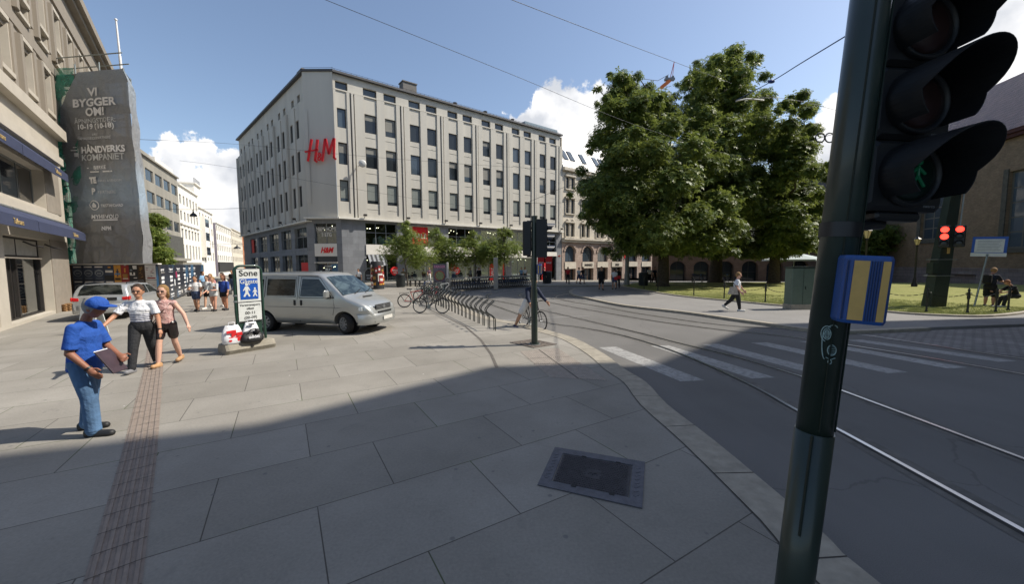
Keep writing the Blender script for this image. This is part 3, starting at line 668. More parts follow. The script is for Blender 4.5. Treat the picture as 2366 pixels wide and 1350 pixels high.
# big red sale banner behind the second upper window
m=MB(); HR.box(m,8.9,11.0,4.6,6.9,-.42,-.40); b_=part('sale_banner',m,M_redf,hm)
text('lettering','SALE',HR.w(9.95,5.7,-.38),HR.D,(0,0,1),.8,M_white,b_,.004,bold=.01)
for u,z,rr_ in ((6.4,1.3,.55),(7.3,2.1,.5),(14.4,1.7,.5),(15.1,1.2,.5)):
    m=MB(); rot=Matrix((HR.D,Vector((0,0,1)),HR.D.cross(Vector((0,0,1))))).transposed()
    m.lathe([(rr_,-.01),(rr_,.01)],20,rot,HR.w(u,z,-.2)); d_=part('sale_disc',m,M_redf,hm)
    text('lettering','SALE',HR.w(u,z+.08,-.17),HR.D,(0,0,1),.32,M_white,d_,.003,bold=.008); text('lettering','50%',HR.w(u,z-.22,-.17),HR.D,(0,0,1),.25,M_white,d_,.003,bold=.006)
for u in (20.6,23.0,30.9):
    m=MB(); HR.box(m,u,u+.9,-.6,2.2,-.24,-.22); d_=part('sale_poster',m,M_redf,hm); text('lettering','SALE',HR.w(u+.45,.9,-.2),(0,0,1),-HR.D,.6,M_white,d_,.003,bold=.01)
# chamfer: entrance with window above
m=MB(); facade(HC,-.3,3.6,-.3,7.3,[(.55,3.0,4.55,6.75,.5),(.5,3.0,-.3,3.05,1.6)],m,d=-.1); part('shopfront_stone',m,M_pier,hm)
shop(HC,.55,3.0,4.55,6.75,M_warm,1.8,'up1',hm,-.1,2,False); shop(HC,.5,3.0,0,2.35,mat('shop_orange','#7a4424',.8,var=.4,sc=3),2,'low',hm,-.1,2)
m=MB(); HC.box(m,.5,3.0,3.1,4.5,-.5,-.05); HC.box(m,.45,3.05,2.35,2.42,-.5,.1); fz=part('white_fascia',m,M_white,hm)
m=MB(); HC.box(m,.5,3.0,2.45,3.05,-.45,-.42); part('transom_glass',m,M_paneL,hm)
text('lettering','H&M',HC.w(1.85,3.75,-.04),HC.D,(0,0,1),.85,M_red,fz,.03,shear=.35,bold=.03,sx=.75)
text('lettering','H&M HOME',HC.w(1.78,6.15,-.36),HC.D,(0,0,1),.62,M_white,fz,.01,bold=.012,sx=.72); text('lettering','3 ETG',HC.w(1.78,5.5,-.36),HC.D,(0,0,1),.55,M_white,fz,.01,bold=.012,sx=.8)
# big red letters on the corner
big=MB()
def stroke(mb,pts,w): 
    for i in range(len(pts)-1):
        a=HC.w(pts[i][0],pts[i][1],.3); b_=HC.w(pts[i+1][0],pts[i+1][1],.3); d=(b_-a).normalized(); q=d.cross(HC.n).normalized()
        wa=w*(1 if i==0 else .8); wb=w*.8
        mb.prism([a-q*wa/2-d*.04,a+q*wa/2-d*.04,b_+q*wb/2+d*.04,b_-q*wb/2+d*.04],HC.n*.14)
z0=13.42
for pts,w in (([(.45,2.55),(-.1,.1)],.24),([(1.15,2.5),(.75,.15),(.95,.0)],.26),([(-.35,1.15),(1.15,1.4)],.16),
              ([(2.05,2.6),(1.6,.1)],.24),([(2.1,2.6),(2.4,.9)],.24),([(2.4,.9),(3.05,2.65)],.22),([(3.1,2.65),(3.0,.45),(3.2,.3)],.26)):
    stroke(big,[(x*.93+.5,z0+y*.93) for x,y in pts],w)
lt=part('red_lettering',big,M_red,hm)
text('ampersand','&',HC.w(1.75,z0+.5,.36),HC.D,(0,0,1),1.25,M_red,hm,.05,bold=.02,sx=.8)
# storefront, left side
m=MB(); so_=[(1.3+.0,5.6,4.1,6.5),(7.0,11.1,4.1,6.5),(12.4,16.8,4.0,6.4),(18.2,22.9,4.0,6.35),(24.0,28.1,4.0,6.3)]
sl_=[(a,b_,0,3.3) for a,b_,_,_ in so_]
facade(HL,0,32.9,-.8,7.0,[s_+(.6,) for s_ in so_+sl_],m,d=-.15); part('shopfront_stone',m,M_pier,hm)
m=MB()
for a,b_,_,_ in so_: HL.box(m,a,b_,3.32,4.08,-.6,-.3)
part('grey_spandrel',m,mat('spandrel_grey','#8d8d8a',.7),hm)
for i,(a,b_,z0_,z1_) in enumerate(so_):
    shop(HL,a,b_,z0_,z1_,M_shopw,1.6,'up',hm,-.15,2); shop(HL,a,b_,0,3.3,M_shopw if i%2 else M_warm,1.6,'low',hm,-.15,2)
m=MB(); HL.box(m,1.6,4,.4,2.4,-.28,-.26); HL.box(m,26.4,27.8,4.1,6.2,-.28,-.26); part('sale_poster',m,M_redf,hm)
# spotlights over the ledge, dish
for pl,us,z in ((HR,(2.8,8.0,13.2,18.6,24,29.3,34.6),7.75),(HL,(3,8.5,14,19.5,25),7.4)):
    for u in us:
        m=MB(); m.tube([pl.w(u,z-.25,.3),pl.w(u,z,.5)],.035,6); m.box(pl.w(u,z+.05,.6),(.35,.3,.22),Matrix.Rotation(pl.ang,3,'Z')); part('facade_light',m,M_frame,hm)
m=MB(); P=HR.w(2.6,13.5,.9); m.tube([HR.w(2.3,13.3,.2),P],.06,6); Mq=Vector((.25,-1,-.1)).to_track_quat('Z','Y').to_matrix(); m.lathe([(.05,-.2),(.34,-.12),(.42,.0),(.42,.06),(.3,.12),(.05,.16)],16,Mq,P); part('globe_lamp',m,mat('lamp_grey','#c9c9c4',.4),hm)
# dark striped awning beside the corner pier
m=MB()
for k in range(8):
    u=3.1+k*.25; m.prism([HR.w(u,3.25,.05),HR.w(u+.25,3.25,.05),HR.w(u+.25,2.0,1.0),HR.w(u,2.0,1.0)],(0,0,.03)); m.cm=(m.cm+1)%2
part('awning',m,[mat('awning_grey','#85888c',.7),mat('awning_dark','#22262c',.7)],hm)
m=MB(); HR.box(m,34.2,34.25,3.0,3.6,.1,.75); s_=part('hanging_sign',m,M_white,hm)
text('lettering','H&M',HR.w(34.18,3.3,.42),HR.n,(0,0,1),.28,M_red,s_,.01,shear=.3,bold=.01)
# ---- ornate building further right
orn=thing('ornate_building','white and pink stone building with arched windows and a pale seamed metal roof','building',tuple(HR.w(44,0,-3)))
M_pink=ashlar('pink_rusticated_stone',(.36,.27,.22),(.45,.35,.29),(.2,.15,.12),.8,.35,.02,HR.ang); M_wst=mat('white_stone','#c0b8a9',.85,var=.15,sc=1.2,bump=.3,bsc=20)
UO=35.35; 
sho=[(36,38.75,-1.4,1.15),(40.4,43.5,-1.4,1.2),(44.5,47.6,-1.6,1.3),(48.7,52.0,-1.6,1.35),(53.6,57,-1.6,1.35),(58.5,62,-1.6,1.3)]
arc=[(a+.1,b_-.1,2.35,5.1) for a,b_,_,_ in sho]
m=MB(); facade(HR,UO,76,-1.8,5.7,[s_+(.7,) for s_ in sho+arc],m,d=-.1)
for a,b_,z0_,z1_ in arc:
    c=(a+b_)/2; r_=(b_-a)/2; zz=z1_-r_*.8; N8=8
    for sg in (-1,1):
        pts=[(c+sg*r_,z1_)]+[(c+sg*r_*math.cos(PI/2*k/N8),zz+r_*.8*math.sin(PI/2*k/N8)) for k in range(N8+1)]
        m.prism([HR.w(u,z,-.13) for u,z in pts],HR.n*-.5)
    for k in range(9):
        t1=PI*k/9; t2=PI*(k+.85)/9; m.prism([HR.w(c+q*math.cos(t_),zz+q*.85*math.sin(t_),-.08) for q,t_ in ((r_,t1),(r_+.35,t1),(r_+.35,t2),(r_,t2))],HR.n*.12)
part('stone_wall',m,M_pink,orn)
m=MB()
for a,b_,_,z1_ in sho: HR.box(m,a-.0,b_+.0,z1_,2.3,-.3,.02)
HR.box(m,UO,76,5.7,6.1,-.3,.25); HR.box(m,UO,76,6.1,6.4,-.3,.55); part('cornice',m,M_wst,orn)
for a,b_,z0_,z1_ in sho:
    w_=window(orn,HR,a,b_,z0_,z1_,mat('wood_frame','#7c5a3c',.6),M_pane,.6,-.1,(2,0),.12,name='shop_window')
for a,b_,z0_,z1_ in arc: window(orn,HR,a,b_,z0_,z1_,M_frame,M_paneL,.45,-.1,(1,0),.09)
m=MB(); opn=[]
for k in range(12):
    c=37.1+k*3.95; 
    for r0,r1 in ((6.7,8.9),(10.6,13.0),(14.7,16.6)):
        opn+= [(c-.95,c-.1,r0,r1,.3),(c+.3,c+1.15,r0,r1,.3)]
opn=[o_ for o_ in opn if o_[1]<75]
facade(HR,UO,76,6.4,17.6,opn,m,d=-.1)
for o_ in opn:
    if o_[0]<60:
        HR.box(m,o_[0]-.14,o_[0]-.02,o_[2],o_[3],-.1,.06); HR.box(m,o_[1]+.02,o_[1]+.14,o_[2],o_[3],-.1,.06); HR.box(m,o_[0]-.2,o_[1]+.2,o_[3]+.1,o_[3]+.35,-.1,.3); HR.box(m,o_[0]-.15,o_[1]+.15,o_[2]-.2,o_[2]-.03,-.1,.15)
        c=(o_[0]+o_[1])/2; m.sphere(HR.w(c,o_[3]+.55,.05),.22,6,5)
HR.box(m,UO,76,17.6,18.1,-.3,.5)
part('upper_wall',m,M_wst,orn)
for o_ in opn:
    if o_[0]<66: window(orn,HR,*o_[:4],M_frame,M_paneL,.28,-.1,(0,0),.07)
t=NT('seamed_zinc'); t.set(t.mix(t.mapr(t.noise(.7,4),.3,.7),(.4,.4,.4),(.5,.5,.49)),.45,.3); M_zinc=t.m
m=MB(); m.prism([HR.w(UO,18.1,.3),HR.w(76,18.1,.3),HR.w(76,23.8,-3.4),HR.w(UO,23.8,-3.4)],-HR.n*.3)
for k in range(68): u=UO+.3+k*.6; m.rbar(HR.w(u,18.15,.3),HR.w(u,23.82,-3.4),.05,.06,HR.n)
m.prism([HR.w(UO,23.8,-3.4),HR.w(76,23.8,-3.4),HR.w(76,24.2,-12),HR.w(UO,24.2,-12)],(0,0,-.3))
part('roof',m,M_zinc,orn)
for u in (36.4,38.0,41,44.6,46.2,50):
    m=MB(); f_=lambda uu,s_: HR.w(uu,18.1+5.7*s_,.36-3.7*s_); m.prism([f_(u,.28),f_(u+1.1,.28),f_(u+1.1,.6),f_(u,.6)],HR.n*.08+Vector((0,0,.05))); part('skylight',m,M_paneL,orn)
m=MB(); HR.box(m,52.6,53.2,3,5,-.05,0); part('sale_banner',m,M_redf,orn)
for u in (42,50.3): text('lettering','MANGO' if u<45 else 'SALE',HR.w(u,1.75,.04),HR.D,(0,0,1),.55,M_frame,orn,.02,bold=.02)
m=MB(); HR.box(m,35.4,76,-1.8,18,-12,-11.9); HR.box(m,35.3,35.5,-1.8,23,-12,-.3); part('party_wall',m,M_wst,orn)
# ---- left row down the street
LR=Plane((-55.8,58.),(-.481,.877))
def row_building(label,u0,u1,zt,wm,cols,rows,fm,gm,ww=.7,d=0,name='street_building',ground=None,extra=None,side=True,sidem=None):
    b=thing(name,label,'building',tuple(LR.w((u0+u1)/2,0,-4)))
    m=MB(); du=(u1-u0)/cols; ops=[(u0+du*(i+.5)-du*ww/2,u0+du*(i+.5)+du*ww/2,a,e,.25) for i in range(cols) for a,e in rows]
    facade(LR,u0,u1,-2,zt,ops,m,d=d); LR.box(m,u0,u1,zt,zt+.25,-10,.35+d)
    part('wall',m,wm,b)
    m=MB(); LR.box(m,u0-.02,u0+.1,-2,zt,-14,d-.003); LR.box(m,u1-.1,u1,-2,zt,-14,d-.003); LR.box(m,u0+.1,u1-.1,-2,zt-.01,-14,-13.9); part('side_wall',m,sidem or wm,b)
    for o_ in ops: window(b,LR,*o_[:4],fm,gm,.22,d,(1 if (o_[1]-o_[0])>1.6 else 0,0),.09)
    return b,du
M_gconc=mat('grey_exposed_concrete','#8a867c',.9,var=.15,sc=.8,streak=1,bump=.3,bsc=12); M_alu=mat('alu_frame','#8e9190',.4,metal=.5)
gb,du=row_building('grey concrete office block with bands of wide windows behind the scaffolding',-6,21.4,19.2,M_gconc,6,[(8.6,10.5),(12.2,14.1),(15.7,17.6)],M_alu,M_pane,.82)
m=MB(); LR.box(m,-6,21.4,3.0,3.5,-1,1.4); part('canopy',m,M_gconc,gb)
m=MB(); LR.box(m,-6,21.4,3.5,7.6,.02,.06); part('ribbon_glazing',m,M_pane,gb)
m=MB()
for k in range(46): u=-6+.6*k; LR.box(m,u,u+.14,3.5,7.7,.065,.4)
part('fins',m,mat('fin_grey','#6f6f6a',.7),gb)
m=MB(); LR.box(m,-6,18,19.45,21.4,-7,-1.6); LR.box(m,8,21,21.0,22.5,-9,-3); part('penthouse',m,M_gconc,gb); m=MB(); LR.box(m,10,20.5,19.3,20.7,-1.5,-.3); part('terrace_front',m,M_white,gb)
M_wh=mat('bright_white_stucco','#dedad0',.8,var=.06,sc=.8)
wb,du=row_building('white stuccoed street building with a row of arched windows and narrow upper windows',21.5,37.6,18.2,M_wh,6,[(3.3,6.4),(7.6,9.6),(11.3,13.2),(14.6,16.5)],M_alu,M_paneL,.5)
m=MB()
for i in range(6):
    c=21.5+du*(i+.5); r_=du*.25; m.prism([LR.w(c+(r_+.25)*math.cos(PI*k/8),9.6+(r_+.3)*math.sin(PI*k/8),.0) for k in range(9)],LR.n*.14)
LR.box(m,21.5,37.6,10.4,10.7,0,.4); LR.box(m,21.5,37.6,2.7,3.1,0,.6); part('window_arches',m,M_wh,wb)
m=MB(); 
for k in range(14): m.tube([LR.w(24+k,18.3,-1),LR.w(24+k,19.3,-1)],.04,4)
m.tube([LR.w(24,19.3,-1),LR.w(37,19.3,-1)],.04,4); part('roof_railing',m,M_frame,wb)
wb2,du=row_building('white street building with stepped bays and a tall roof tower with railing',37.7,54,15.8,M_wh,5,[(3.2,5.4),(6.6,8.6),(9.9,11.8),(13.1,14.8)],M_alu,M_pane,.45,name='street_building')
m=MB(); LR.box(m,37.8,44,15.8,21.2,-6,-.5); LR.box(m,37.5,44.3,21.2,21.5,-6.4,-.1); LR.box(m,38.4,43,4,13.8,0,1.0); part('bay_tower',m,M_wh,wb2)
m=MB()
for k in range(8): m.tube([LR.w(38+k*.85,21.5,-.5),LR.w(38+k*.85,22.7,-.5)],.05,4)
m.tube([LR.w(38,22.7,-.5),LR.w(44,22.7,-.5)],.05,4); part('roof_railing',m,M_frame,wb2)
m=MB()
for z in (4.6,8.1,11.4): LR.box(m,38.7,42.7,z,z+1.9,1.0,1.05)
part('bay_glazing',m,M_pane,wb2)
M_pur=mat('mauve_render','#8f8790',.85,var=.08)
pb,du=row_building('mauve and white street building with a plain windowless gable',58,84,14.0,M_wh,8,[(3.3,5),(6.3,8),(9.4,11.1),(12,13.5)],M_alu,M_pane,.5,sidem=M_pur)
m=MB(); LR.box(m,58,84,.2,3.0,.02,.3); part('dark_shopfront',m,M_frame,pb); m=MB(); LR.box(m,62,84,14.3,18,-9,-3); part('penthouse',m,M_wh,pb)
M_cream=mat('cream_render','#c7bfae',.85,var=.08)
row_building('long pale street building further down with flat roof',85,112,14.5,M_cream,8,[(3.3,5),(6.3,8),(9.4,11.1),(12.2,13.7)],M_alu,M_pane,.5)
row_building('small orange rendered street building at the end of the row',113,135,15.0,mat('orange_render','#b0714a',.85,var=.08),6,[(4,6),(8,10),(12,14)],M_alu,M_pane,.4)
fb=thing('far_building','grey glass tower closing the far end of the street','building',(-110,215,0)); m=MB(); m.box((-112,215,8),(40,12,30),bev=.3); part('wall',m,mat('far_grey','#8e9498',.7,var=.1),fb)
m=MB()
for k in range(7): m.box((-112,208.9,1+3*k),(38,.3,1.4))
part('window_band',m,M_paneL,fb)
# ---- front left building
FP=G(140,716); FL=Plane((FP.x,FP.y),(-.6295,.777))
M_sand=mat('sandy_stone','#8b8377',.88,var=.1,sc=1,bump=.35,bsc=40,streak=1); M_sandl=mat('light_stone_surround','#b4ada0',.85,var=.08,sc=1.2)
fl=thing('front_building','sandstone faced office building at the left edge with blue awnings over glass shop doors','building',(-22,17,0))
m=MB(); ops=[]
cu=[.95+2.75*i for i in range(-5,7)]
for c in cu:
    if c<19: ops+=[(c-.6,c+.6,9.95,11.75,.3),(c-.6,c+.6,9.2,9.75,.3),(c-.6,c+.6,13.95,15.9,.3),(c-.6,c+.6,13.2,13.75,.3)]
facade(FL,-14,19.3,9.05,19,ops,m)
for c in cu:
    for z in (9.1,13.1): 
        FL.box(m,c-1.0,c-.66,z,z+2.95,0,.16); FL.box(m,c+.66,c+1.0,z,z+2.95,0,.16)
FL.box(m,-14,19.4,12.3,12.8,0,.07); FL.box(m,-14,19.4,16.6,17.0,0,.1)
part('wall',m,M_sand,fl)
m=MB()
for c in cu:
    for z0_ in (9.2,13.2):
        FL.box(m,c-.66,c-.58,z0_-.05,z0_+2.75,-.25,.1); FL.box(m,c+.58,c+.66,z0_-.05,z0_+2.75,-.25,.1); FL.box(m,c-.66,c+.66,z0_+2.75,z0_+2.95,-.25,.14); FL.box(m,c-.66,c+.66,z0_+.56,z0_+.74,-.25,.18); FL.box(m,c-.66,c+.66,z0_-.2,z0_-.05,-.25,.14)
part('window_surrounds',m,M_sandl,fl)
for o_ in ops: window(fl,FL,*o_[:4],M_frame,M_pane,.28,0,(0,0),.06)
m=MB(); FL.box(m,-14,19.7,18.3,18.6,0,.35); FL.box(m,-14,19.9,18.6,19.15,-.5,.6); part('cornice',m,M_sand,fl)
m=MB(); lowo=[(-13.6,-8.2,4.8,6.5,.5),(-7.3,-1.95,4.8,6.5,.5),(-13.6,-8.2,.12,3.35,.5),(-7.3,-2.1,.12,3.35,.5)]
facade(FL,-14,1.0,0,9.0,lowo,m,d=.25); FL.box(m,.8,1.0,0,9.0,-.6,.247); 
part('lower_wall',m,M_sandl,fl)
m=MB(); FL.box(m,-14,1.1,8.55,9.05,.25,.55); FL.box(m,-14,-.25,7.05,7.4,.25,.6); FL.box(m,-14,-.4,6.85,7.05,.25,.42); FL.box(m,-14,-.9,4.35,4.62,.25,.4); FL.box(m,-14,-1,3.75,4.3,.25,.33)
part('ledge',m,M_sandl,fl)
m=MB(); FL.box(m,-2.05,.78,0,3.4,.25,.29); FL.box(m,-1.9,.3,4.7,6.9,.25,.28); part('stone_pier',m,mat('pier_grey','#8d857a',.85,var=.1,bump=.2),fl)
for a,b_ in ((-13.6,-8.2),(-7.3,-1.95)): window(fl,FL,a,b_,4.8,6.5,M_alu,M_pane,.4,.25,(2,0),.08,name='upper_window')
for a,b_ in ((-13.6,-8.2),(-7.3,-2.1)):
    window(fl,FL,a,b_,2.55,3.35,M_frame,mat('transom_pale','#a9a59b',.6),.4,.25,(1,0),.08,name='transom')
    bk=MB(); FL.box(bk,a,b_,.12,2.5,-1.6,-1.55); FL.box(bk,a,b_,2.5,2.55,-1.6,0); w_=part('shop_window',bk,M_shopw,fl)
    g=MB(); FL.box(g,a,b_,.12,2.5,-.16,-.15); part('pane',g,M_cg,w_)
    f_=MB(); 
    FL.box(f_,a,b_,.12,.18,-.2,-.05)
    for k,ww_ in ((0,.1),(.24,.08),(.31,.08),(.42,.16),(.98,.1)): u=a+(b_-a)*k; FL.box(f_,u,u+ww_,.12,2.55,-.2,-.05)
    part('door_frame',f_,M_frame,w_)
    sv=MB(); r_=random.Random(int(a))
    for k in range(7):
        z=.5+.28*k; sv.cm=0; FL.box(sv,a+2.5,b_-.2,z,z+.03,-1.2,-.6)
        for q in range(12): sv.cm=1+r_.randrange(4); u=a+2.6+q*.22; FL.box(sv,u,u+.15,z+.03,z+.03+.08+.12*r_.random(),-1.1,-.75)
    part('shelves',sv,[M_white,cloth[0],mat('goods_red','#9c2f2a',.6),mat('goods_green','#46704e',.6),cloth[1]],w_)
M_awn=mat('navy_awning','#353c55',.75,var=.12,sc=4); M_gold=mat('awning_gold','#b59c6a',.6)
for z,u1_,oo in ((7.0,-.9,.55),(4.25,.35,.75)):
    for a in (-14,-6.9):
        b2=a+7.0 if a<-8 else u1_
        m=MB(); m.prism([FL.w(a,z,.4),FL.w(b2,z,.4),FL.w(b2,z-.42,.25+oo),FL.w(a,z-.42,.25+oo)],(0,0,.03)); m.prism([FL.w(a,z-.42,.25+oo),FL.w(b2,z-.42,.25+oo),FL.w(b2,z-.78,.25+oo),FL.w(a,z-.78,.25+oo)],FL.n*.02)
        aw=part('awning',m,M_awn,fl)
        text('lettering','Tallmans',FL.w(a+(b2-a)*.72,z-.6,.28+oo),FL.w(1,0)-FL.w(0,0) if not FL.flip else FL.D,(0,0,1),.26,M_gold,aw,.004)
        r2=MB(); r2.tube([FL.w(a,z+.03,.42),FL.w(b2,z+.03,.42)],.06,6); r2.tube([FL.w(b2-.1,z-.05,.3),FL.w(b2-.1,z-.45,.2+oo)],.025,5); part('awning_roller',r2,M_alu,aw)
for u in (-3.0,-5.6): m=MB(); m.tube([FL.w(u,3.15,.3),FL.w(u,3.0,.55),FL.w(u+.25,2.95,.75)],.03,5); part('shop_spotlight',m,M_frame,fl)
m=MB(); FL.box(m,-14.2,19.2,0,18.9,-12,-.9); part('building_core',m,M_sand,fl)
# ---- flagpole
m=MB(); a=V(291,262,25.0); b_=V(268,45,25.0); mid=a.lerp(b_,.62); m.tube([a-Vector((0,0,6)),a,mid],[.09,.075,.07],10); m.tube([mid,b_],[.055,.045],10); m.sphere(b_,.08); 
m.tube([a-Vector((0,0,5)),a-Vector((2.,-1.,5.2))],.05,6)
solo('flagpole',m,mat('white_pole','#dcdcda',.4),'tall white flagpole standing up behind the wrapped scaffolding','flagpole')
# ---- brick church hall on the right
class SPlane(Plane):
    def __init__(s,P,D,k,z0): Plane.__init__(s,P,D); s.k=k; s.z0=z0; s.n=s.n*k; s.D=s.D*k
    def w(s,u,z,d=0): return s.P+s.D*u+s.n*d+Vector((0,0,z*s.k+s.z0))
CHK=1.5; CH=SPlane((37.65*CHK,38.36*CHK),(-.2272,-.9738),CHK,2.2*(1-CHK)); CHr=Plane((37.65*CHK,38.36*CHK),(-.2272,-.9738)); CZ=lambda z: z*CHK+2.2*(1-CHK)
M_brick=ashlar('brown_brick',(.3,.2,.115),(.38,.265,.155),(.2,.16,.12),.26,.085,.012,CH.ang,.45); M_plinth=ashlar('granite_plinth',(.26,.21,.2),(.32,.27,.25),(.09,.075,.07),.9,.45,.012,CH.ang)
ch=thing('brick_church','brown brick church wing with red and black tiled roof beyond the lawn','church',(58,48,-1))
m=MB(); cw=[(3.9,7.0,4.0,8.6,.4),(11.3,14.2,3.0,8.4,.4),(18,21,3.0,8.4,.4)]; facade(CH,-2.2,26,1.55,10.7,cw,m); CH.box(m,-2.2,-2.0,-.3,10.7,-12,0.003); CH.box(m,-.25,-.05,1.5,10.5,0,.06); part('wall',m,M_brick,ch)
m=MB(); facade(CH,-2.3,26,-.8,1.55,[(6.7,9.6,-.1,1.1,.3)],m,d=.12); CH.box(m,-2.3,26,1.5,1.6,0,.16); CH.box(m,6.7,9.6,-.1,1.1,-.2,-.15); part('plinth',m,M_plinth,ch)
m=MB(); CH.box(m,-2.6,26,10.7,10.95,-.2,.35); CH.box(m,-2.6,26,10.95,11.25,-.2,.5); part('cornice',m,mat('red_cornice','#4a2620',.8),ch)
for o_ in cw:
    w_=window(ch,CHr,o_[0]*CHK,o_[1]*CHK,CZ(o_[2]),CZ(o_[3]),mat('church_frame','#6b6860',.8),glassy('church_glass',(.06,.08,.1)),.35,0,(2,4),.2)
for o_ in cw:
  m=MB(); CH.box(m,o_[0]-.35,o_[1]+.35,o_[2]-.3,o_[2],0,.1); CH.box(m,o_[0]-.35,o_[0],o_[2],o_[3]+.2,0,.07); CH.box(m,o_[1],o_[1]+.35,o_[2],o_[3]+.2,0,.07)
  part('window_stone',m,mat('church_stone','#5d5a50',.85,var=.25,sc=3),ch)
t=NT('glazed_pantiles'); sx=t.n('ShaderNodeSeparateXYZ'); t.l(t.tc(),sx.inputs[0]); u_=t.math('ADD',t.math('MULTIPLY',sx.outputs[0],-.2272),t.math('MULTIPLY',sx.outputs[1],-.9738))
cxn=t.n('ShaderNodeCombineXYZ'); t.l(u_,cxn.inputs[0]); t.l(sx.outputs[2],cxn.inputs[1]); b=t.n('ShaderNodeTexBrick'); t.l(cxn.outputs[0],b.inputs['Vector']); b.offset=0
for k,x in (('Scale',1),('Mortar Size',.03),('Mortar Smooth',.8),('Brick Width',.36),('Row Height',.42)): b.inputs[k].default_value=x
b.inputs['Color1'].default_value=lin((.07,.04,.045)); b.inputs['Color2'].default_value=lin((.13,.07,.07)); b.inputs['Mortar'].default_value=lin((.012,.01,.012)); t.set(b.outputs['Color'],.5,spec=.35); t.bump(t.math('SUBTRACT',1,b.outputs['Fac']),1,.06)
m=MB(); m.prism([CH.w(-2.6,11.2,.55),CH.w(26,11.2,.55),CH.w(26,17.5,-5.5),CH.w(-2.6,17.5,-5.5)],-CH.n*.2); m.prism([CH.w(26,17.5,-5.5),CH.w(-2.6,17.5,-5.5),CH.w(-2.6,11.2,-11.5),CH.w(26,11.2,-11.5)],(0,0,-.2))
m.add([CH.w(-2.2,10.7,0),CH.w(-2.2,17.2,-5.5),CH.w(-2.2,10.7,-11.5)],[[0,1,2]])
part('roof',m,t.m,ch)
# ---- arcade of the old market hall behind the trees
AR=Plane((24.5,61.1),(1,-.12)); ar=thing('market_arcade','low brown brick market arcade with arched shop openings seen under the chestnut trees','arcade',(28,61,-1))
m=MB(); ao=[(.8+3.6*k,3.2+3.6*k,-1.2,2.3,.8) for k in range(12)]; facade(AR,-2,46,-1.5,5.5,ao,m)
for a,b_,z0_,z1_,_ in ao:
    c=(a+b_)/2; r_=(b_-a)/2; zz=z1_-r_*.8
    for sg in (-1,1): m.prism([AR.w(c+sg*r_,z1_,-.02)]+[AR.w(c+sg*r_*math.cos(PI/2*k/6),zz+r_*.8*math.sin(PI/2*k/6),-.02) for k in range(7)],AR.n*-.5)
AR.box(m,-2,46,5.5,5.9,-.5,.3); part('wall',m,ashlar('arcade_brick',(.17,.1,.065),(.22,.135,.09),(.13,.1,.08),.3,.1,.015,AR.ang,.4),ar)
for o_ in ao: window(ar,AR,*o_[:4],M_frame,M_pane,.7,0,(1,1),.1,name='shop_window')
m=MB(); m.prism([AR.w(-2,5.9,.4),AR.w(46,5.9,.4),AR.w(46,8.5,-4),AR.w(-2,8.5,-4)],(0,0,-.2)); part('roof',m,M_lead,ar)
bk=thing('back_building','grey plastered town building rising behind the market arcade','building',(55,95,0)); m=MB()
BP=Plane((25,92),(1,-.25)); opsb=[(2+3*i,3.4+3*i,3+3.4*j,5+3.4*j,.3) for i in range(18) for j in range(4)]; facade(BP,0,58,-2,16.5,opsb,m); part('wall',m,mat('back_grey','#8d8a84',.85,var=.1),bk)
for o_ in opsb[:72]: window(bk,BP,*o_[:4],M_frame,M_pane,.28,0,(0,0),.1)
m=MB(); BP.box(m,-.3,58.3,16.5,19,-8,.4); part('roof',m,M_lead,bk)
# glass office block seen between the near pole and the signal
gbk=thing('glass_office','blue glass office block seen past the near traffic signal','building',(88,118,0)); m=MB(); m.box((88,118,14),(10,10,30)); part('wall',m,M_paneL,gbk); m=MB()
for k in range(9): m.box((88,112.9,2+3*k),(10.2,.3,.5))
part('floor_band',m,M_alu,gbk)
# ---- building behind the camera whose roof throws the big shade
sp=[(13,2.5),(15.4,5.4),(21.4,7.3),(23.9,8.1),(25.6,9.7),(26.9,10.95),(28.0,10.6),(29.0,9.7),(30.3,11.1),(34.5,15),(35.8,16.2),(38.4,15.7),(41.8,16.3),(52,17),(60,-30),(13,-30)]
m=MB(); m.prism([Vector((x,y,-.2)) for x,y in sp],(0,0,30.2)); 
rb=thing('street_corner_building','tall stone building across the street behind the viewpoint','building',(30,0,0)); part('wall',m,mat('rear_stone','#8f877a',.85,var=.1,sc=.5),rb)
m=MB()
for k in range(9):
    for j in range(7): m.box((12.96,-1-3.2*k,3+3.7*j),(.1,1.4,2.1))
part('window_glazing',m,M_pane,rb)
# ================================================================ TREES
def leaf_mat(name,dark,mid,light,trans=.35):
    t=NT(name); g=t.n('ShaderNodeNewGeometry'); ri=g.outputs['Random Per Island']
    c=t.mix(t.mapr(t.noise(.8,3,.5),.35,.65),dark,mid); c=t.mix(t.math('MULTIPLY',t.mapr(ri,.55,1),.8),c,light)
    t.set(c,.5,spec=.35); tr=t.n('ShaderNodeBsdfTranslucent'); t.l(t.mix(.5,c,light),tr.inputs['Color']); ms=t.n('ShaderNodeMixShader'); ms.inputs[0].default_value=trans
    t.l(t.b.outputs[0],ms.inputs[1]); t.l(tr.outputs[0],ms.inputs[2]); t.l(ms.outputs[0],t.o.inputs[0]); return t.m
M_chest=leaf_mat('chestnut_leaf',(.055,.095,.022),(.1,.155,.032),(.28,.32,.07)); M_lime=leaf_mat('lime_leaf',(.08,.13,.025),(.14,.2,.04),(.3,.34,.08),.45)
M_bark=mat('bark','#4b4238',.95,var=.35,sc=6,bump=.8,bsc=18); M_bark2=mat('bark_grey','#5a554c',.9,var=.25,sc=8,bump=.5,bsc=22)
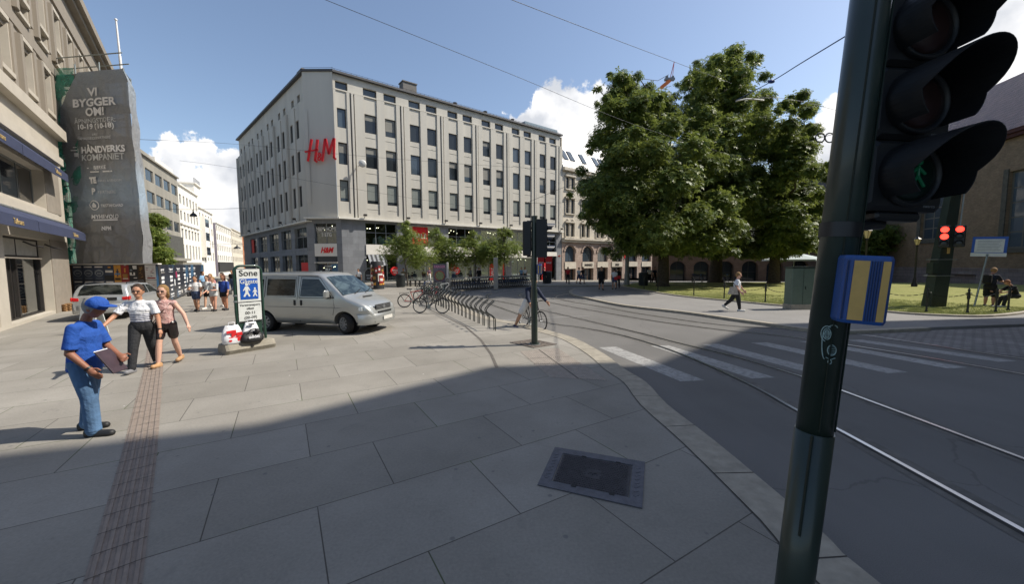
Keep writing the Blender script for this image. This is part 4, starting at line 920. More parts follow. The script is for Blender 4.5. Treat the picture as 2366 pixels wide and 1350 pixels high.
def leaves(blobs,n,size,leaflets=5,shell=.45,seed=1,droop=.5):
    """blobs: (centre, radii) ; returns a mesh of leaf clusters spread through the blobs' outer volume"""
    r=np.random.default_rng(seed); C_=np.array([b[0] for b in blobs],float); Rd=np.array([b[1] for b in blobs],float)
    wgt=(Rd[:,0]*Rd[:,2])**1.0; idx=r.choice(len(blobs),n,p=wgt/wgt.sum())
    d=r.normal(size=(n,3)); d/=np.linalg.norm(d,axis=1)[:,None]; rad=(1-shell*r.random(n)**.8); rad*=1+.2*r.normal(size=n)
    pos=C_[idx]+d*Rd[idx]*rad[:,None]
    out=d+np.array([0,0,.25]); out/=np.linalg.norm(out,axis=1)[:,None]
    nrm=out*.55+np.array([0,0,.75])+r.normal(size=(n,3))*.45; nrm/=np.linalg.norm(nrm,axis=1)[:,None]
    ax=np.cross(nrm,r.normal(size=(n,3))); ax/=np.linalg.norm(ax,axis=1)[:,None]; ay=np.cross(nrm,ax)
    s=size*(.6+.8*r.random(n)); vs=[];L=leaflets
    V=np.zeros((n,L,4,3))
    for k in range(L):
        a=2*PI*k/L+ (r.random(n)-.5)*.5; dr=ax*np.cos(a)[:,None]+ay*np.sin(a)[:,None]; sd_=np.cross(nrm,dr)
        ln=s*(.75+.5*r.random(n)); dn=np.array([0,0,-1])*(droop*ln)[:,None]*r.random(n)[:,None]
        V[:,k,0]=pos; V[:,k,1]=pos+dr*(ln*.6)[:,None]+sd_*(ln*.23)[:,None]+dn*.3; V[:,k,2]=pos+dr*ln[:,None]+dn; V[:,k,3]=pos+dr*(ln*.6)[:,None]-sd_*(ln*.23)[:,None]+dn*.3
    me=bpy.data.meshes.new('leaves'); nv=n*L*4; me.vertices.add(nv); me.vertices.foreach_set('co',V.reshape(-1).astype(np.float32))
    me.loops.add(nv); me.loops.foreach_set('vertex_index',np.arange(nv,dtype=np.int32)); me.polygons.add(n*L); me.polygons.foreach_set('loop_start',np.arange(0,nv,4,dtype=np.int32)); me.polygons.foreach_set('loop_total',np.full(n*L,4,dtype=np.int32)); me.update(calc_edges=True); return me
def limb(mb,a,b,r0,r1,rn,k=5,wob=.06):
    a=Vector(a); b=Vector(b); L=(b-a).length; P=[a]
    for i in range(1,k): t_=i/k; P.append(a.lerp(b,t_)+Vector((rn.uniform(-1,1),rn.uniform(-1,1),rn.uniform(-.5,.8)))*L*wob)
    P.append(b); mb.tube(P,[r0+(r1-r0)*i/k for i in range(k+1)],7)
def tree(label,base,h_tr,r_tr,blobs,n,size,lm,bm,group=None,seed=1,name='tree',limbs=14,leaflets=5,shell=.45,droop=.5,cat='tree'):
    base=Vector(base); o=thing(name,label,cat,base,0,group); rn=random.Random(seed); top=base+Vector((rn.uniform(-.2,.2),rn.uniform(-.2,.2),h_tr))
    m=MB(); m.tube([base-Vector((0,0,.1)),base+Vector((0,0,.25)),base.lerp(top,.5)+Vector((.05,0,0)),top],[r_tr*1.5,r_tr*1.1,r_tr*.9,r_tr*.75],10)
    bs=sorted(blobs,key=lambda b:-b[1][0])
    hi=max(b[0][2] for b in blobs); spine=top.lerp(Vector((sum(b[0][0] for b in blobs)/len(blobs),sum(b[0][1] for b in blobs)/len(blobs),hi)),.75); limb(m,top,spine,r_tr*.75,r_tr*.15,rn,6)
    for b in rn.sample(blobs,min(limbs,len(blobs))):
        c=Vector(b[0]); f=min(max((c.z-top.z)/(spine.z-top.z+.01)*.6,0),.8); limb(m,top.lerp(spine,f),c,r_tr*(.42-.3*f),.03,rn)
    part('trunk',m,bm,o); me=leaves(blobs,n,size,leaflets,shell,seed,droop); part('crown',me,lm,o); return o
def px_blobs(spec,Y,seed,squash=.8,sub=4):
    """spec: (px,py,radius px) -> clumps of foliage in depth around distance Y"""
    rn=random.Random(seed); out=[]
    mx_=sum(q[0] for q in spec)/len(spec); my_=sum(q[1] for q in spec)/len(spec); R_=max(math.hypot(q[0]-mx_,q[1]-my_) for q in spec)*1.03; D_=R_/F*Y*.85
    for x,y,r_ in spec:
        dp=D_*math.sqrt(max(0.04,1-(math.hypot(x-mx_,y-my_)/R_)**2))
        for k in range(sub):
            Yk=Y+dp*(-.95+1.9*(k+rn.random())/sub); rr_=r_/F*Yk; c=V(x,y,Yk)
            q=rr_*rn.uniform(.5,.85); a=rn.uniform(0,6.28); e=rr_*rn.uniform(0,.5)
            p=c+Vector((math.cos(a)*e,0,math.sin(a)*e)); q*=.94; p.z=max(p.z,2.9+q*squash*.9); out.append(((p.x,p.y,p.z),(q,q,q*squash)))
            if rn.random()<.45: continue
            a=rn.uniform(0,6.28); e=rr_*rn.uniform(.8,1.25); w_=rr_*rn.uniform(.16,.3); out.append(((c.x+math.cos(a)*e,c.y+rn.uniform(-.5,.5),max(3.0,c.z+math.sin(a)*e*.9)),(w_*1.3,w_,w_)))
    return out
T1=px_blobs([(1445,190,34),(1420,220,36),(1475,235,45),(1520,235,42),(1420,270,50),(1480,290,60),(1545,290,55),(1400,320,45),(1450,350,70),(1530,360,70),(1600,340,55),(1640,300,40),
  (1410,400,60),(1490,430,80),(1570,430,75),(1640,400,60),(1352,440,34),(1400,460,60),(1378,480,42),(1450,510,70),(1530,520,75),(1610,500,70),(1400,520,40),(1460,560,50),(1520,580,55),(1590,570,55),(1540,600,24),(1480,590,35),(1440,470,60),(1500,380,70),
  (1650,460,60),(1680,520,60),(1650,570,50),(1690,400,45),(1605,598,22)],33.5,3)
tb=G(1540,655)
tree('broad horse chestnut at the lawn corner with low branches reaching over the road',(13.4,33.8,0),4.5,.48,T1,80000,.2,M_chest,M_bark,'horse chestnuts on the lawn',11,limbs=30,shell=.6)
T2=px_blobs([(1690,130,30),(1650,140,28),(1735,135,22),(1660,170,45),(1715,175,42),(1620,180,32),(1590,195,22),(1640,215,50),(1606,262,34),(1600,360,55),(1590,440,55),(1620,520,55),(1700,230,60),(1760,240,35),(1620,260,50),(1680,290,70),(1745,300,55),(1700,350,75),(1780,340,50),(1640,340,60),(1720,420,80),(1660,440,60),(1790,420,60),(1740,500,75),(1680,540,60),(1800,500,60),(1760,570,55),(1700,600,35),(1800,570,45)],41,5)
tree('tallest horse chestnut rising behind the broad one with a pointed top',(22.2,41.5,0),5.5,.62,T2,66000,.225,M_chest,M_bark,'horse chestnuts on the lawn',12,limbs=24,shell=.6)
T3=px_blobs([(1850,225,18),(1825,240,24),(1865,260,26),(1830,290,38),(1880,300,24),(1800,330,50),(1860,350,42),(1815,400,60),(1880,400,38),(1830,470,60),(1890,460,35),(1800,540,55),(1860,530,48),(1780,580,42),(1840,580,40),(1885,560,30)],37,8)
tree('right hand horse chestnut with a loose ragged crown beside the near traffic pole',(26.5,38.5,0),5,.5,T3,38000,.21,M_chest,M_bark,'horse chestnuts on the lawn',13,limbs=20,shell=.6)
# dark wood further behind
for i,(x,Y,hh,lab) in enumerate(((1960,62,9,'dark garden tree behind the parasol'),(2030,58,7.5,'bright green tree seen between the near pole and the church'),(1900,66,11,'dark background tree furthest behind the market arcade'))):
    c=V(x,560,Y); bl=[((c.x+random.uniform(-3,3),Y+random.uniform(-2,2),hh*random.uniform(.3,1)),(2.2,2.2,1.8)) for _ in range(16)]
    tree(lab,(c.x,Y,-.8),3,.3,bl,6000,.3,M_chest if i!=1 else M_lime,M_bark,'background trees',20+i,limbs=8)
# street trees in front of the store
def street_tree(px,pyb,pyt,w,label,seed):
    b=G(px,pyb); hh=topz(b,pyt); bl=[]; rn=random.Random(seed); W_=w/F*b.y*1.02
    for k in range(30):
        f=rn.random()**.8; z=2.1+(hh-2.3)*f; wr_=W_*.5*(1-f)**.75*(.55 if f<.12 else 1)+.12
        a=rn.uniform(0,6.28); e=wr_*rn.uniform(.2,.85); q=max(.35,wr_*.5)
        bl.append(((b.x+math.cos(a)*e,b.y+math.sin(a)*e,b.z+z),(q,q,q*.85)))
    bl.append(((b.x,b.y,b.z+hh-.5),(.25,.25,.5)))
    return tree(label,b,2.6,.09,bl,4600,.14,M_lime,M_bark2,'young street trees in front of the store',seed,limbs=20,leaflets=4,shell=.7,droop=.3)
street_tree(942,661,508,150,'young street tree left of the pink poster panel, above the dark bench',31)
street_tree(1010,655,525,135,'young street tree directly behind the pink poster panel',32)
street_tree(1098,654,530,125,'young street tree behind the near row of city bikes',33)
street_tree(1166,655,518,135,'young street tree right of the tall concrete post',34)
g=G(352,664); bl=[]; rn=random.Random(5)
for x,y,r_ in ((350,510,16),(345,540,22),(365,555,18),(375,585,18),(350,585,26),(340,500,12),(372,600,14)):
    c=V(x,y,36); q=r_/F*36; bl+= [((c.x+rn.uniform(-.4,.4),c.y+rn.uniform(-.8,.8),c.z),(q,q,q*.9)) for _ in range(3)]
tree('street tree peeking out behind the right edge of the wrapped scaffolding',(V(352,600,36).x,36,0),2.6,.14,bl,4500,.18,M_lime,M_bark2,None,41,limbs=8)

# ================================================================ SCAFFOLD, BANNER, HOARDING
HO0=G(372,708); HO1=G(148,706); HP=Plane((HO0.x,HO0.y),((HO1-HO0).x,(HO1-HO0).y))
M_netg=mat('green_netting','#2f7f66',.7,var=.3,sc=6); M_pole=mat('galvanised_tube','#8f9695',.4,metal=.6)
t=NT('green_mesh'); tr=t.n('ShaderNodeBsdfTransparent'); ms=t.n('ShaderNodeMixShader'); f=t.mapr(t.noise(1.2,5,.7),.35,.65,.25,.85); t.set((.07,.36,.26),.8); t.l(f,ms.inputs[0]); t.l(tr.outputs[0],ms.inputs[1]); t.l(t.b.outputs[0],ms.inputs[2]); t.l(ms.outputs[0],t.o.inputs[0]); M_mesh=t.m
HE=G(455,672); HD=(HE-HO0).normalized(); HD.z=0
def SWp(u,z,d): return HP.w(u,z,0)+HD*(-d)
def sbox(mb,u0,u1,z0,z1,d0,d1): return mb.prism([SWp(u0,z0,d0),SWp(u1,z0,d0),SWp(u1,z1,d0),SWp(u0,z1,d0)],HD*(d0-d1))
sc=thing('scaffolding','tall tube scaffolding wrapped in green netting against the sandstone building','scaffolding',HP.w(3,0,-1.5))
dpt=(-.35,-1.7)
SX0,SX1,SZ=1.25,5.75,12.4
for u in (SX0,2.7,4.2,SX1):
    for d in dpt: m=MB(); m.tube([SWp(u,0,d),SWp(u,SZ+.5 if u!=SX0 else SZ+.1,d)],.04,6); part('upright',m,M_netg if u==SX1 else M_pole,sc)
for j in range(7):
    z=2.3+j*1.68; m=MB()
    for d in dpt: m.tube([SWp(SX0,z,d),SWp(SX1+.1,z,d)],.035,5); m.tube([SWp(SX0,z+.9,d),SWp(SX1+.1,z+.9,d)],.03,5)
    for u in (SX0,SX1): m.tube([SWp(u,z,dpt[0]),SWp(u,z,dpt[1])],.035,5)
    part('ledger',m,M_pole,sc)
    m=MB(); sbox(m,SX0,SX1,z-.06,z,dpt[1],dpt[0]); part('deck',m,mat('deck_wood','#6f6554',.8),sc)
m=MB(); nu,nz_=26,60
def netpt(u,z): return SWp(u,z,-.25+.12*math.sin(u*3.1+z*.9)+.07*math.sin(z*4+u))
vs=[netpt(4.3+(1.85)*i/nu,2.3+(SZ-2.0)*j/nz_) for j in range(nz_+1) for i in range(nu+1)]
m.add(vs,[[j*(nu+1)+i,j*(nu+1)+i+1,(j+1)*(nu+1)+i+1,(j+1)*(nu+1)+i] for j in range(nz_) for i in range(nu)],True); part('netting',m,M_mesh,sc)
m=MB(); vs=[SWp(5.95+.1*math.sin(j),2.3+(SZ-2)*j/30,-.6-1.6*i/6) for j in range(31) for i in range(7)]
m.add(vs,[[j*7+i,j*7+i+1,(j+1)*7+i+1,(j+1)*7+i] for j in range(30) for i in range(6)],True); part('netting',m,M_mesh,sc)
m=MB()
for j in range(70): 
    z=2.3+.14*j; u=5.66+.12*math.sin(j*1.3); m.tube([SWp(u,z,-.27),SWp(u+.06*math.cos(j*2.1),z+.16,-.23)],.11+.04*math.sin(j*.7),5,cap=False)
part('netting_edge',m,mat('net_green_solid','#419c80',.8,var=.4,sc=5),sc)
# banner
def lerpt(tab,z):
    for i in range(len(tab)-1):
        if tab[i][0]<=z<=tab[i+1][0]: f=(z-tab[i][0])/(tab[i+1][0]-tab[i][0]); return tab[i][1]+(tab[i+1][1]-tab[i][1])*f
    return tab[0][1] if z<tab[0][0] else tab[-1][1]
Lt=[(2.25,5.1),(4.0,5.12),(5.9,5.2),(7.85,5.4),(9.6,5.45),(10.62,5.35),(12.4,4.1)]; Rt=[(2.25,1.0),(4.8,.98),(7.8,1.05),(11.8,1.1),(12.4,1.35)]
from mathutils import noise as MN
def bdisp(u,z):
    q=MN.noise(Vector((u*1.1+z*.35,z*.7-u*.3,3.))); w_=MN.noise(Vector((u*2.7+z,z*2.2,7.)))
    k=1.35-z/12
    k*=.38 if z>5 else .38+.3*(5-z)/2.7
    ed=max(0.,min(1.,(u-lerpt(Rt,z))/.6)); k*=ed*.8
    return k*(.16*(1-abs(q)*2)**3+.07*(1-abs(w_)*2.2)**3)-.06+.012*math.sin(u*1.3+z*.55)+.006*math.sin(u*4.3-z*1.7)+.008*math.sin(z*4.1+u*1.1+2*math.sin(u))+.008*math.sin((u+z)*3.3)+.03*math.exp(-((u-1.6-.1*(z-2))**2)/.06)+(.03*math.sin(u*5+z*1.5)*min(1,(5-z)/1.5) if z<5 else 0)
t=NT('banner_cloth'); sx=t.n('ShaderNodeSeparateXYZ'); t.l(t.tc(),sx.inputs[0]); z_=sx.outputs[2]
nn=t.mapr(t.noise(.5,3,.5),.3,.7,-1,1)
zz=t.math('ADD',z_,t.math('MULTIPLY',nn,.6)); a_=t.mapr(zz,4.5,6.2); b_=t.mapr(zz,6.2,8.3,1,0); blue=t.math('MULTIPLY',a_,b_); tp=t.mapr(zz,9.5,12.5,0,.5)
t.set(t.mix(t.math('MAXIMUM',blue,tp),(.25,.255,.26),(.34,.43,.52)),.45,spec=.5); t.bump(t.noise(1.9,5,.6,dist=1.2),.75,.12); tr=t.n('ShaderNodeBsdfTransparent'); ms=t.n('ShaderNodeMixShader'); ms.inputs[0].default_value=.96; t.l(tr.outputs[0],ms.inputs[1]); t.l(t.b.outputs[0],ms.inputs[2]); t.l(ms.outputs[0],t.o.inputs[0]); M_ban=t.m
bn=thing('fabric_banner','huge dark crumpled fabric banner with white lettering hung on the scaffolding','banner',HP.w(3,2.2,-.3))
nu,nz_=60,130; m=MB(); vs=[]
for j in range(nz_+1):
    z=2.25+(12.4-2.25)*j/nz_; l=lerpt(Lt,z); r_=lerpt(Rt,z)
    for i in range(nu+1): u=r_+(l-r_)*i/nu; vs.append(HP.w(u,z+(.1*math.sin(u*2) if j==0 else 0),-.06+bdisp(u,z)))
m.add(vs,[[j*(nu+1)+i,j*(nu+1)+i+1,(j+1)*(nu+1)+i+1,(j+1)*(nu+1)+i] for j in range(nz_) for i in range(nu)],True)
nu2=24; vs=[]
for j in range(nz_+1):
    z=2.25+(12.4-2.25)*j/nz_; r_=lerpt(Rt,z); d0=-.06+bdisp(r_,z); wd=.25+.9*min(1,(12.4-z)/1.2)
    for i in range(nu2+1): f=i/nu2; vs.append(HP.w(r_+.06*math.sin(f*9+z*.8)*min(1,f*6)*.5,z,d0+.03*math.sin(z*3+f*7))+HD*(f*(1.35+.85*(12.4-z)/10)*min(1,.25+(12.4-z)/1.0)))
o_=len(m.v); m.add(vs,[[j*(nu2+1)+i,j*(nu2+1)+i+1,(j+1)*(nu2+1)+i+1,(j+1)*(nu2+1)+i] for j in range(nz_) for i in range(nu2)],True)
cloth_=part('cloth',m,M_ban,bn)
M_btx=mat('banner_white_print','#f0f0f0',.6,var=.08); M_btg=mat('banner_grey_print','#cfd2d3',.6,var=.08)
XD=(HO0-HO1).normalized()      # left-to-right as read
def btext(s_,px,py,size,m_,bold=0,al='CENTER',sx_=1):
    u,z=HP.px(px,py)
    def fn(p):
        rel=p-HP.P; uu=rel.dot(HP.D); k=HP.n*(-.06+bdisp(uu,p.z)+.09-rel.dot(HP.n)); return p+k
    text('lettering',s_,HP.w(u,z,0),XD,(0,0,1),size,m_,bn,0,bold=bold,align=al,sx=sx_,fn=fn)
btext('VI',212,212,.56,M_btx,.02,sx_=1.25); btext('BYGGER',215,236,.56,M_btx,.02,sx_=1.25); btext('OM!',218,258,.56,M_btx,.02,sx_=1.15)
btext('ÅPNINGSTIDER:',218,278,.32,M_btg,.003,sx_=1.12); btext('10-19 (10-18)',219,291,.36,M_btx,.01,sx_=1.15)
btext('VÅRE',218,310,.17,M_btg,0); btext('SAMARBEIDSPARTNERE',218,319,.2,M_btg,.0)
btext('HÅNDVERKS',236,345,.46,M_btx,.018,sx_=1.02); btext('KOMPANIET',236,363,.46,M_btg,.006,sx_=1.02)
btext('BJERKE',230,387,.26,M_btx,.004); btext('TE',214,417,.42,M_btx,.03); btext('TUNNEL & EIENDOM',250,417,.17,M_btg); btext('P',216,443,.45,M_btx,.02); btext('PARTNERS',246,444,.24,M_btg)
btext('TRESTANDARD',258,475,.2,M_btx,.004); btext('MYHRVOLD',243,501,.31,M_btx,.008); btext('NPM',246,528,.28,M_btx,.012)
m=MB()
def bq(x0,y0,x1,y1):
    a=HP.px(x0,y0); b_=HP.px(x1,y1); u=(a[0]+b_[0])/2; z=(a[1]+b_[1])/2
    pts=[(a[0],a[1]),(b_[0],a[1]),(b_[0],b_[1]),(a[0],b_[1])]; m.poly([HP.w(p[0],p[1],-.06+bdisp(*p)+.03) for p in pts])
for q in ((163,338,172,340),(158,345,172,347),(165,352,175,361),(175,335,176,364),(198,387,202,389),(204,395,256,396),(214,507,270,509)): bq(*q)
u,z=HP.px(215,474); cpt=[]
for k in range(16):
    a=2*PI*k/16; b2=2*PI*(k+1)/16; m.poly([HP.w(u+r_*math.cos(t_),z+r_*math.sin(t_),-.06+bdisp(u+r_*math.cos(t_),z+r_*math.sin(t_))+.03) for r_,t_ in ((.27,a),(.22,a),(.22,b2),(.27,b2))])
m.poly([HP.w(u+x,z+y,-.06+bdisp(u+x,z+y)+.04) for x,y in ((-.1,-.12),(.1,-.12),(.12,0),(0,.16),(-.12,0))])
part('printed_emblem',m,M_btx,bn)
# hoarding
M_ply=mat('hoarding_board','#2b2a2c',.8,var=.2)
hd=thing('poster_hoarding','site hoarding pasted with rows of concert posters, facing the square','hoarding',HP.w(3,0,0))
m=MB(); HP.box(m,-.02,6.3,.12,2.24,-.12,0); part('board',m,M_ply,hd)
m=MB(); HP.box(m,-.05,6.35,2.24,2.3,-.16,.04); HP.box(m,6.25,6.36,0,2.24,-.12,.03); part('trim',m,M_white,hd)
pal=dict(k=mat('poster_black','#232529',.7),g=mat('poster_grey','#7d848c',.7),b=mat('poster_brown','#3e2b1b',.7,var=.4,sc=9),y=mat('poster_amber','#c08a38',.7,var=.2,sc=7),r=mat('poster_dark_red','#8d2420',.7,var=.2),w=mat('poster_white','#d6d2cd',.7),n=mat('poster_navy','#333f55',.7,var=.2),o=mat('poster_gold','#8e6c34',.7,var=.3),bl=mat('poster_blue','#4c7fae',.7))
def poster(pl,par,u,z,w_,h_,kind,d=.006):
    """u is the right-hand edge as stored along the plane; drawn from real quads of print"""
    q=MB(); keys=list(pal.values()); K={k:i for i,k in enumerate(pal)}
    def r_(c,a,b2,z0,z1,e=0): q.cm=K[c]; pl.box(q,u+a*w_,u+b2*w_,z+z0*h_,z+z1*h_,d-.005,d+e)
    rn=random.Random(hash((kind,round(u,2)))%999)
    if kind=='band': 
        r_('n',0,1,0,1); r_('w',.12,.88,.84,.92,.002)
        for k in range(15): a=PI*k/14; r_('g',.45-.38*math.cos(a),.53-.38*math.cos(a),.44+.2*math.sin(a)-.05,.5+.2*math.sin(a),.002+k*.0001); r_('g',.45-.34*math.cos(a),.52-.34*math.cos(a),.42-.2*math.sin(a),.47-.2*math.sin(a),.0022+k*.0001)
        for k in range(5): r_('g',.3+.08*k,.36+.08*k,.36+.03*(k%2),.5,.004+k*.0001)
        r_('g',.15,.85,.08,.11,.002)
    elif kind=='brown':
        r_('b',0,1,0,1)
        for k in range(12): r_('o',.2+.5*rn.random(),.34+.5*rn.random(),.08+.07*k,.12+.07*k,.002+k*.0002)
    elif kind=='amber': r_('y',0,1,0,1); r_('n',.42,.58,.2,.75,.002); r_('bl',.1,.9,.35,.45,.003); r_('b',.1,.9,0,.14,.002); r_('n',.3,.7,.5,.6,.004)
    elif kind=='red': r_('r',0,1,0,1); r_('o',.2,.8,.1,.4,.002); r_('y',.42,.6,.5,.8,.002); r_('w',.15,.85,.05,.1,.003); r_('o',.1,.9,.3,.34,.003)
    elif kind=='bw': r_('k',0,1,0,1); r_('w',.05,.55,.72,.95,.002); r_('w',.3,.95,.3,.5,.002); r_('k',.5,.7,.35,.8,.003); r_('w',.1,.5,.1,.16,.002); r_('g',.6,.9,.6,.7,.004)
    elif kind=='white':
        r_('w',0,1,0,1)
        for k in range(9): a=.1+.7*rn.random(); b2=.15+.7*rn.random(); r_('r' if k%2 else 'k',a,a+.16,b2,b2+.03,.002+k*.0002)
        r_('r',.2,.85,.08,.16,.005)
    else: r_('n',0,1,0,1); r_('w',.1,.9,.5,.62,.002); r_('k',0,1,.0,.3,.003); r_('g',.1,.9,.62,.68,.003); r_('y',.3,.6,.8,.9,.003)
    return part('poster',q,keys,par)
kinds=['white','brown','bw','red','amber','navy','band','band','band','brown']; wd=[.78,.45,.52,.5,.45,.6,.68,.68,.68,.5]
for row,(z,hh) in enumerate(((1.42,.8),(.62,.78),(.14,.46))):
    u=.05
    for k,(kd,w_) in enumerate(zip(kinds,wd)):
        kk='band' if (row>0 and kd=='navy') else kd
        poster(HP,hd,u,z,w_-.025,hh,kk); u+=w_
HE=G(455,672); HQ=Plane((HO0.x,HO0.y),((HE-HO0).x,(HE-HO0).y)); 
h2=thing('printed_hoarding','black printed hoarding running down the pedestrian street beside the scaffolding','hoarding',HQ.w(7,0,0)); LQ=(HE-HO0).length
t=NT('printed_hoarding_film'); f=t.mapr(t.noise(.45,3,.5),.5,.68); t.set(t.mix(f,(.022,.026,.038),(.06,.17,.32)),.3); 
m=MB(); HQ.box(m,.003,LQ+6,.1,2.22,-.1,.003); bd=part('board',m,t.m,h2)
XQ=(HE-HO0).normalized()
for i in range(6):
    u=.9+2.6*i
    text('lettering','Vi bygger om!',HQ.w(u,1.95,.01),XQ,(0,0,1),.2,M_btx,h2,.001,bold=.004)
    m=MB(); rq=random.Random(i)
    for z,hh_,wt_ in ((1.5,.16,.8),(1.28,.16,.7),(.98,.1,.9),(.72,.12,.5),(.45,.09,1.1),(.3,.05,.9)):
        x=u-wt_/2
        while x<u+wt_/2: l=rq.uniform(.04,.14)*(1 if hh_>.1 else .6); HQ.box(m,x,x+l,z-hh_/2,z+hh_/2*rq.uniform(.6,1),.004,.009); x+=l+rq.uniform(.02,.05)
    part('printed_logos',m,M_btx,h2)
    m=MB(); HQ.box(m,u-.7,u+.7,1.78,1.8,.005,.01); HQ.box(m,u+.9,u+1.25,.9,1.3,.005,.01) if i%2 else HQ.box(m,u+.8,u+1.1,.3,.5,.005,.01); part('printed_rule',m,M_btg if i%2 else M_white,h2)
m=MB()
for k in range(24):
    a=k*2.4; u=5.3+.05*k**.5*math.cos(a)*1.1; z=1.6+.045*k**.5*math.sin(a); HQ.box(m,u-.02,u+.02,z-.03,z+.03,.005,.011+k*.0001)
part('printed_flower',m,mat('pink_print','#c23a6a',.6),h2)
# pallets at the foot of the wall
m=MB(); c=G(150,716)+Vector((.4,-.4,0)); 
for i in range(3):
    for k in range(5): m.box(c+Vector((0,-.36+.18*k,.03+.12*i+.05)),(1.1,.11,.02)); 
    for k in (-.45,0,.45): m.box(c+Vector((k,0,.03+.12*i)),(.09,.8,.07))
solo('wooden_pallets',m,mat('pallet_wood','#8c6a45',.9,var=.25,sc=6),'low stack of wooden pallets at the foot of the poster hoarding','pallets')
# ================================================================ ZONE SIGN + BAGS
M_green=mat('dark_green_paint','#1f3b30',.35,var=.15,sc=4,coat=.3)
sb=G(583,808); SG=Plane((G(527,822).x,G(527,822).y),((G(637,803)-G(527,822)).x,(G(637,803)-G(527,822)).y))
st_=thing('zone_sign','pedestrian zone sign in a rounded dark green tube frame on a concrete foot','traffic sign',SG.w(.5,0,-.2))
La=(G(637,803)-G(527,822)).length
m=MB(); w0=La+.0; prof=[(-.25,0),(-.3,.1),(-.22,.24),(.22,.24),(.3,.1),(.25,0)]
vs=[]
for u,k in ((-.02,.92),(.04,1),(La-.04,1),(La+.02,.92)): vs+=[SG.w(u,z*(1 if k==1 else .93),-.3+d*k) for d,z in prof]
m.add(vs,[[i*6+j,i*6+(j+1)%6,(i+1)*6+(j+1)%6,(i+1)*6+j] for i in range(3) for j in range(6)]+[[5,4,3,2,1,0],[18,19,20,21,22,23]])
part('concrete_foot',m,mat('rough_concrete','#8f897c',.95,var=.2,sc=6,bump=.8,bsc=40),st_)
m=MB(); rotS=Matrix((SG.D,Vector((0,0,1)),SG.D.cross(Vector((0,0,1))))).transposed(); m.lathe([(.03,-.01),(.03,.012)],12,rotS,SG.w(La*.5,.14,0)); part('lifting_hole',m,M_frame,st_)
# frame placed from the photograph's pixels at the foot's distance
FS=Plane(tuple(SG.w(0,0,-.3)[:2]),tuple(SG.D[:2]))
ul,zt=FS.px(539,615); ur,_=FS.px(602,615); zb=.22
ul+=.0; 
P=[FS.w(ul+.03,zb,0)]+[FS.w(ul+.0,1.0,0)]+[FS.w(ul,zt-.16,0)]
for k in range(7): a=PI-PI/2*k/6; P.append(FS.w(ul+.15+.15*math.cos(a),zt-.15+.15*math.sin(a),0))
for k in range(7): a=PI/2-PI/2*k/6; P.append(FS.w(ur-.15+.15*math.cos(a),zt-.15+.15*math.sin(a),0))
P+=[FS.w(ur,zt-.16,0),FS.w(ur+.0,1.0,0),FS.w(ur+.03,zb,0)]
m=MB(); m.tube(P,.033,10); part('tube_frame',m,M_green,st_)
Ws=ur-ul; uc=(ul+ur)/2; t=NT('sign_face'); 
M_sgn=mat('sign_white','#cfd2cf',.45,var=.08,sc=7); M_blk=mat('sign_black','#1c1c1e',.5); M_sbl=mat('sign_blue','#1450a8',.4,var=.08)
z_a=zt-.07; z_b=FS.px(570,698)[1]; z_c=FS.px(570,742)[1]; m=MB(); FS.box(m,uc-Ws/2+.045,uc+Ws/2-.045,z_b+.012,z_a,.0,.03); up_=part('sign_plate',m,M_sgn,st_); m=MB(); FS.box(m,uc-Ws/2+.045,uc+Ws/2-.045,z_c,z_b-.012,.0,.03); lo_=part('sign_plate',m,M_sgn,st_)
m=MB(); 
for a,b_,c,d in ((uc-Ws/2+.036,uc-Ws/2+.042,z_c,z_a),(uc+Ws/2-.042,uc+Ws/2-.036,z_c,z_a)): FS.box(m,a,b_,c,d,-.01,.034)
for z in (z_a,z_b,z_c): FS.box(m,uc-Ws/2+.04,uc+Ws/2-.04,z-.006,z+.006,-.01,.034)
part('plate_edge',m,M_blk,st_)
m=MB(); FS.box(m,uc-Ws/2+.04,uc+Ws/2-.04,.25,z_c-.02,-.03,-.005); part('back_panel',m,M_green,st_)
XS=FS.D
Hs=z_a-z_b
text('lettering','Sone',FS.w(uc,z_a-Hs*.14,.034),XS,(0,0,1),.215,M_blk,up_,.002,bold=.002,sx=1.0)
m=MB(); zz0=z_b+Hs*.08; zz1=z_b+Hs*.7; FS.box(m,uc-Ws*.33,uc+Ws*.33,zz0,zz1,.031,.036); part('blue_panel',m,M_sbl,up_)
text('lettering','Gågate',FS.w(uc,zz1-.075,.04),XS,(0,0,1),.16,M_sgn,up_,.002,bold=.001,sx=.9)
def pict(mb,cx,cz,s_,d):
    mb.lathe([(.001,0),(.07*s_,0),(.07*s_,.002)],12,rotS,FS.w(cx,cz+.50*s_,d))
    def pl(pts): mb.prism([FS.w(cx+x*s_,cz+z*s_,d) for x,z in pts],FS.n*.002)
    pl([(-.07,.41),(.07,.41),(.16,.2),(.12,.18),(.07,.28),(.06,.12),(.15,-.1),(.08,-.13),(0,.04),(-.1,-.13),(-.17,-.1),(-.07,.12),(-.08,.28),(-.14,.18),(-.18,.2)])
m=MB(); ph=(zz1-zz0); pict(m,uc-.055,zz0+ph*.24,.5,.037); pict(m,uc+.13,zz0+ph*.2,.34,.037); part('pictogram',m,M_sgn,up_)
Hl=z_b-z_c
for s_,f_,sz in (('Varetransport',.16,.08),('tillatt',.35,.08),('00-11',.58,.105),('(00-09)',.83,.1)): text('lettering',s_,FS.w(uc,z_b-Hl*f_,.034),XS,(0,0,1),sz,M_blk,lo_,.002,bold=0)
for z in (1.25,1.4): m=MB(); m.tube([FS.w(ul,z,0),FS.w(ul,z+.04,0)],.045,8); part('clamp',m,M_pole,st_)
M_bag=mat('plastic_bag_white','#d9dadd',.45,var=.1,sc=10,bump=.8,bsc=9)
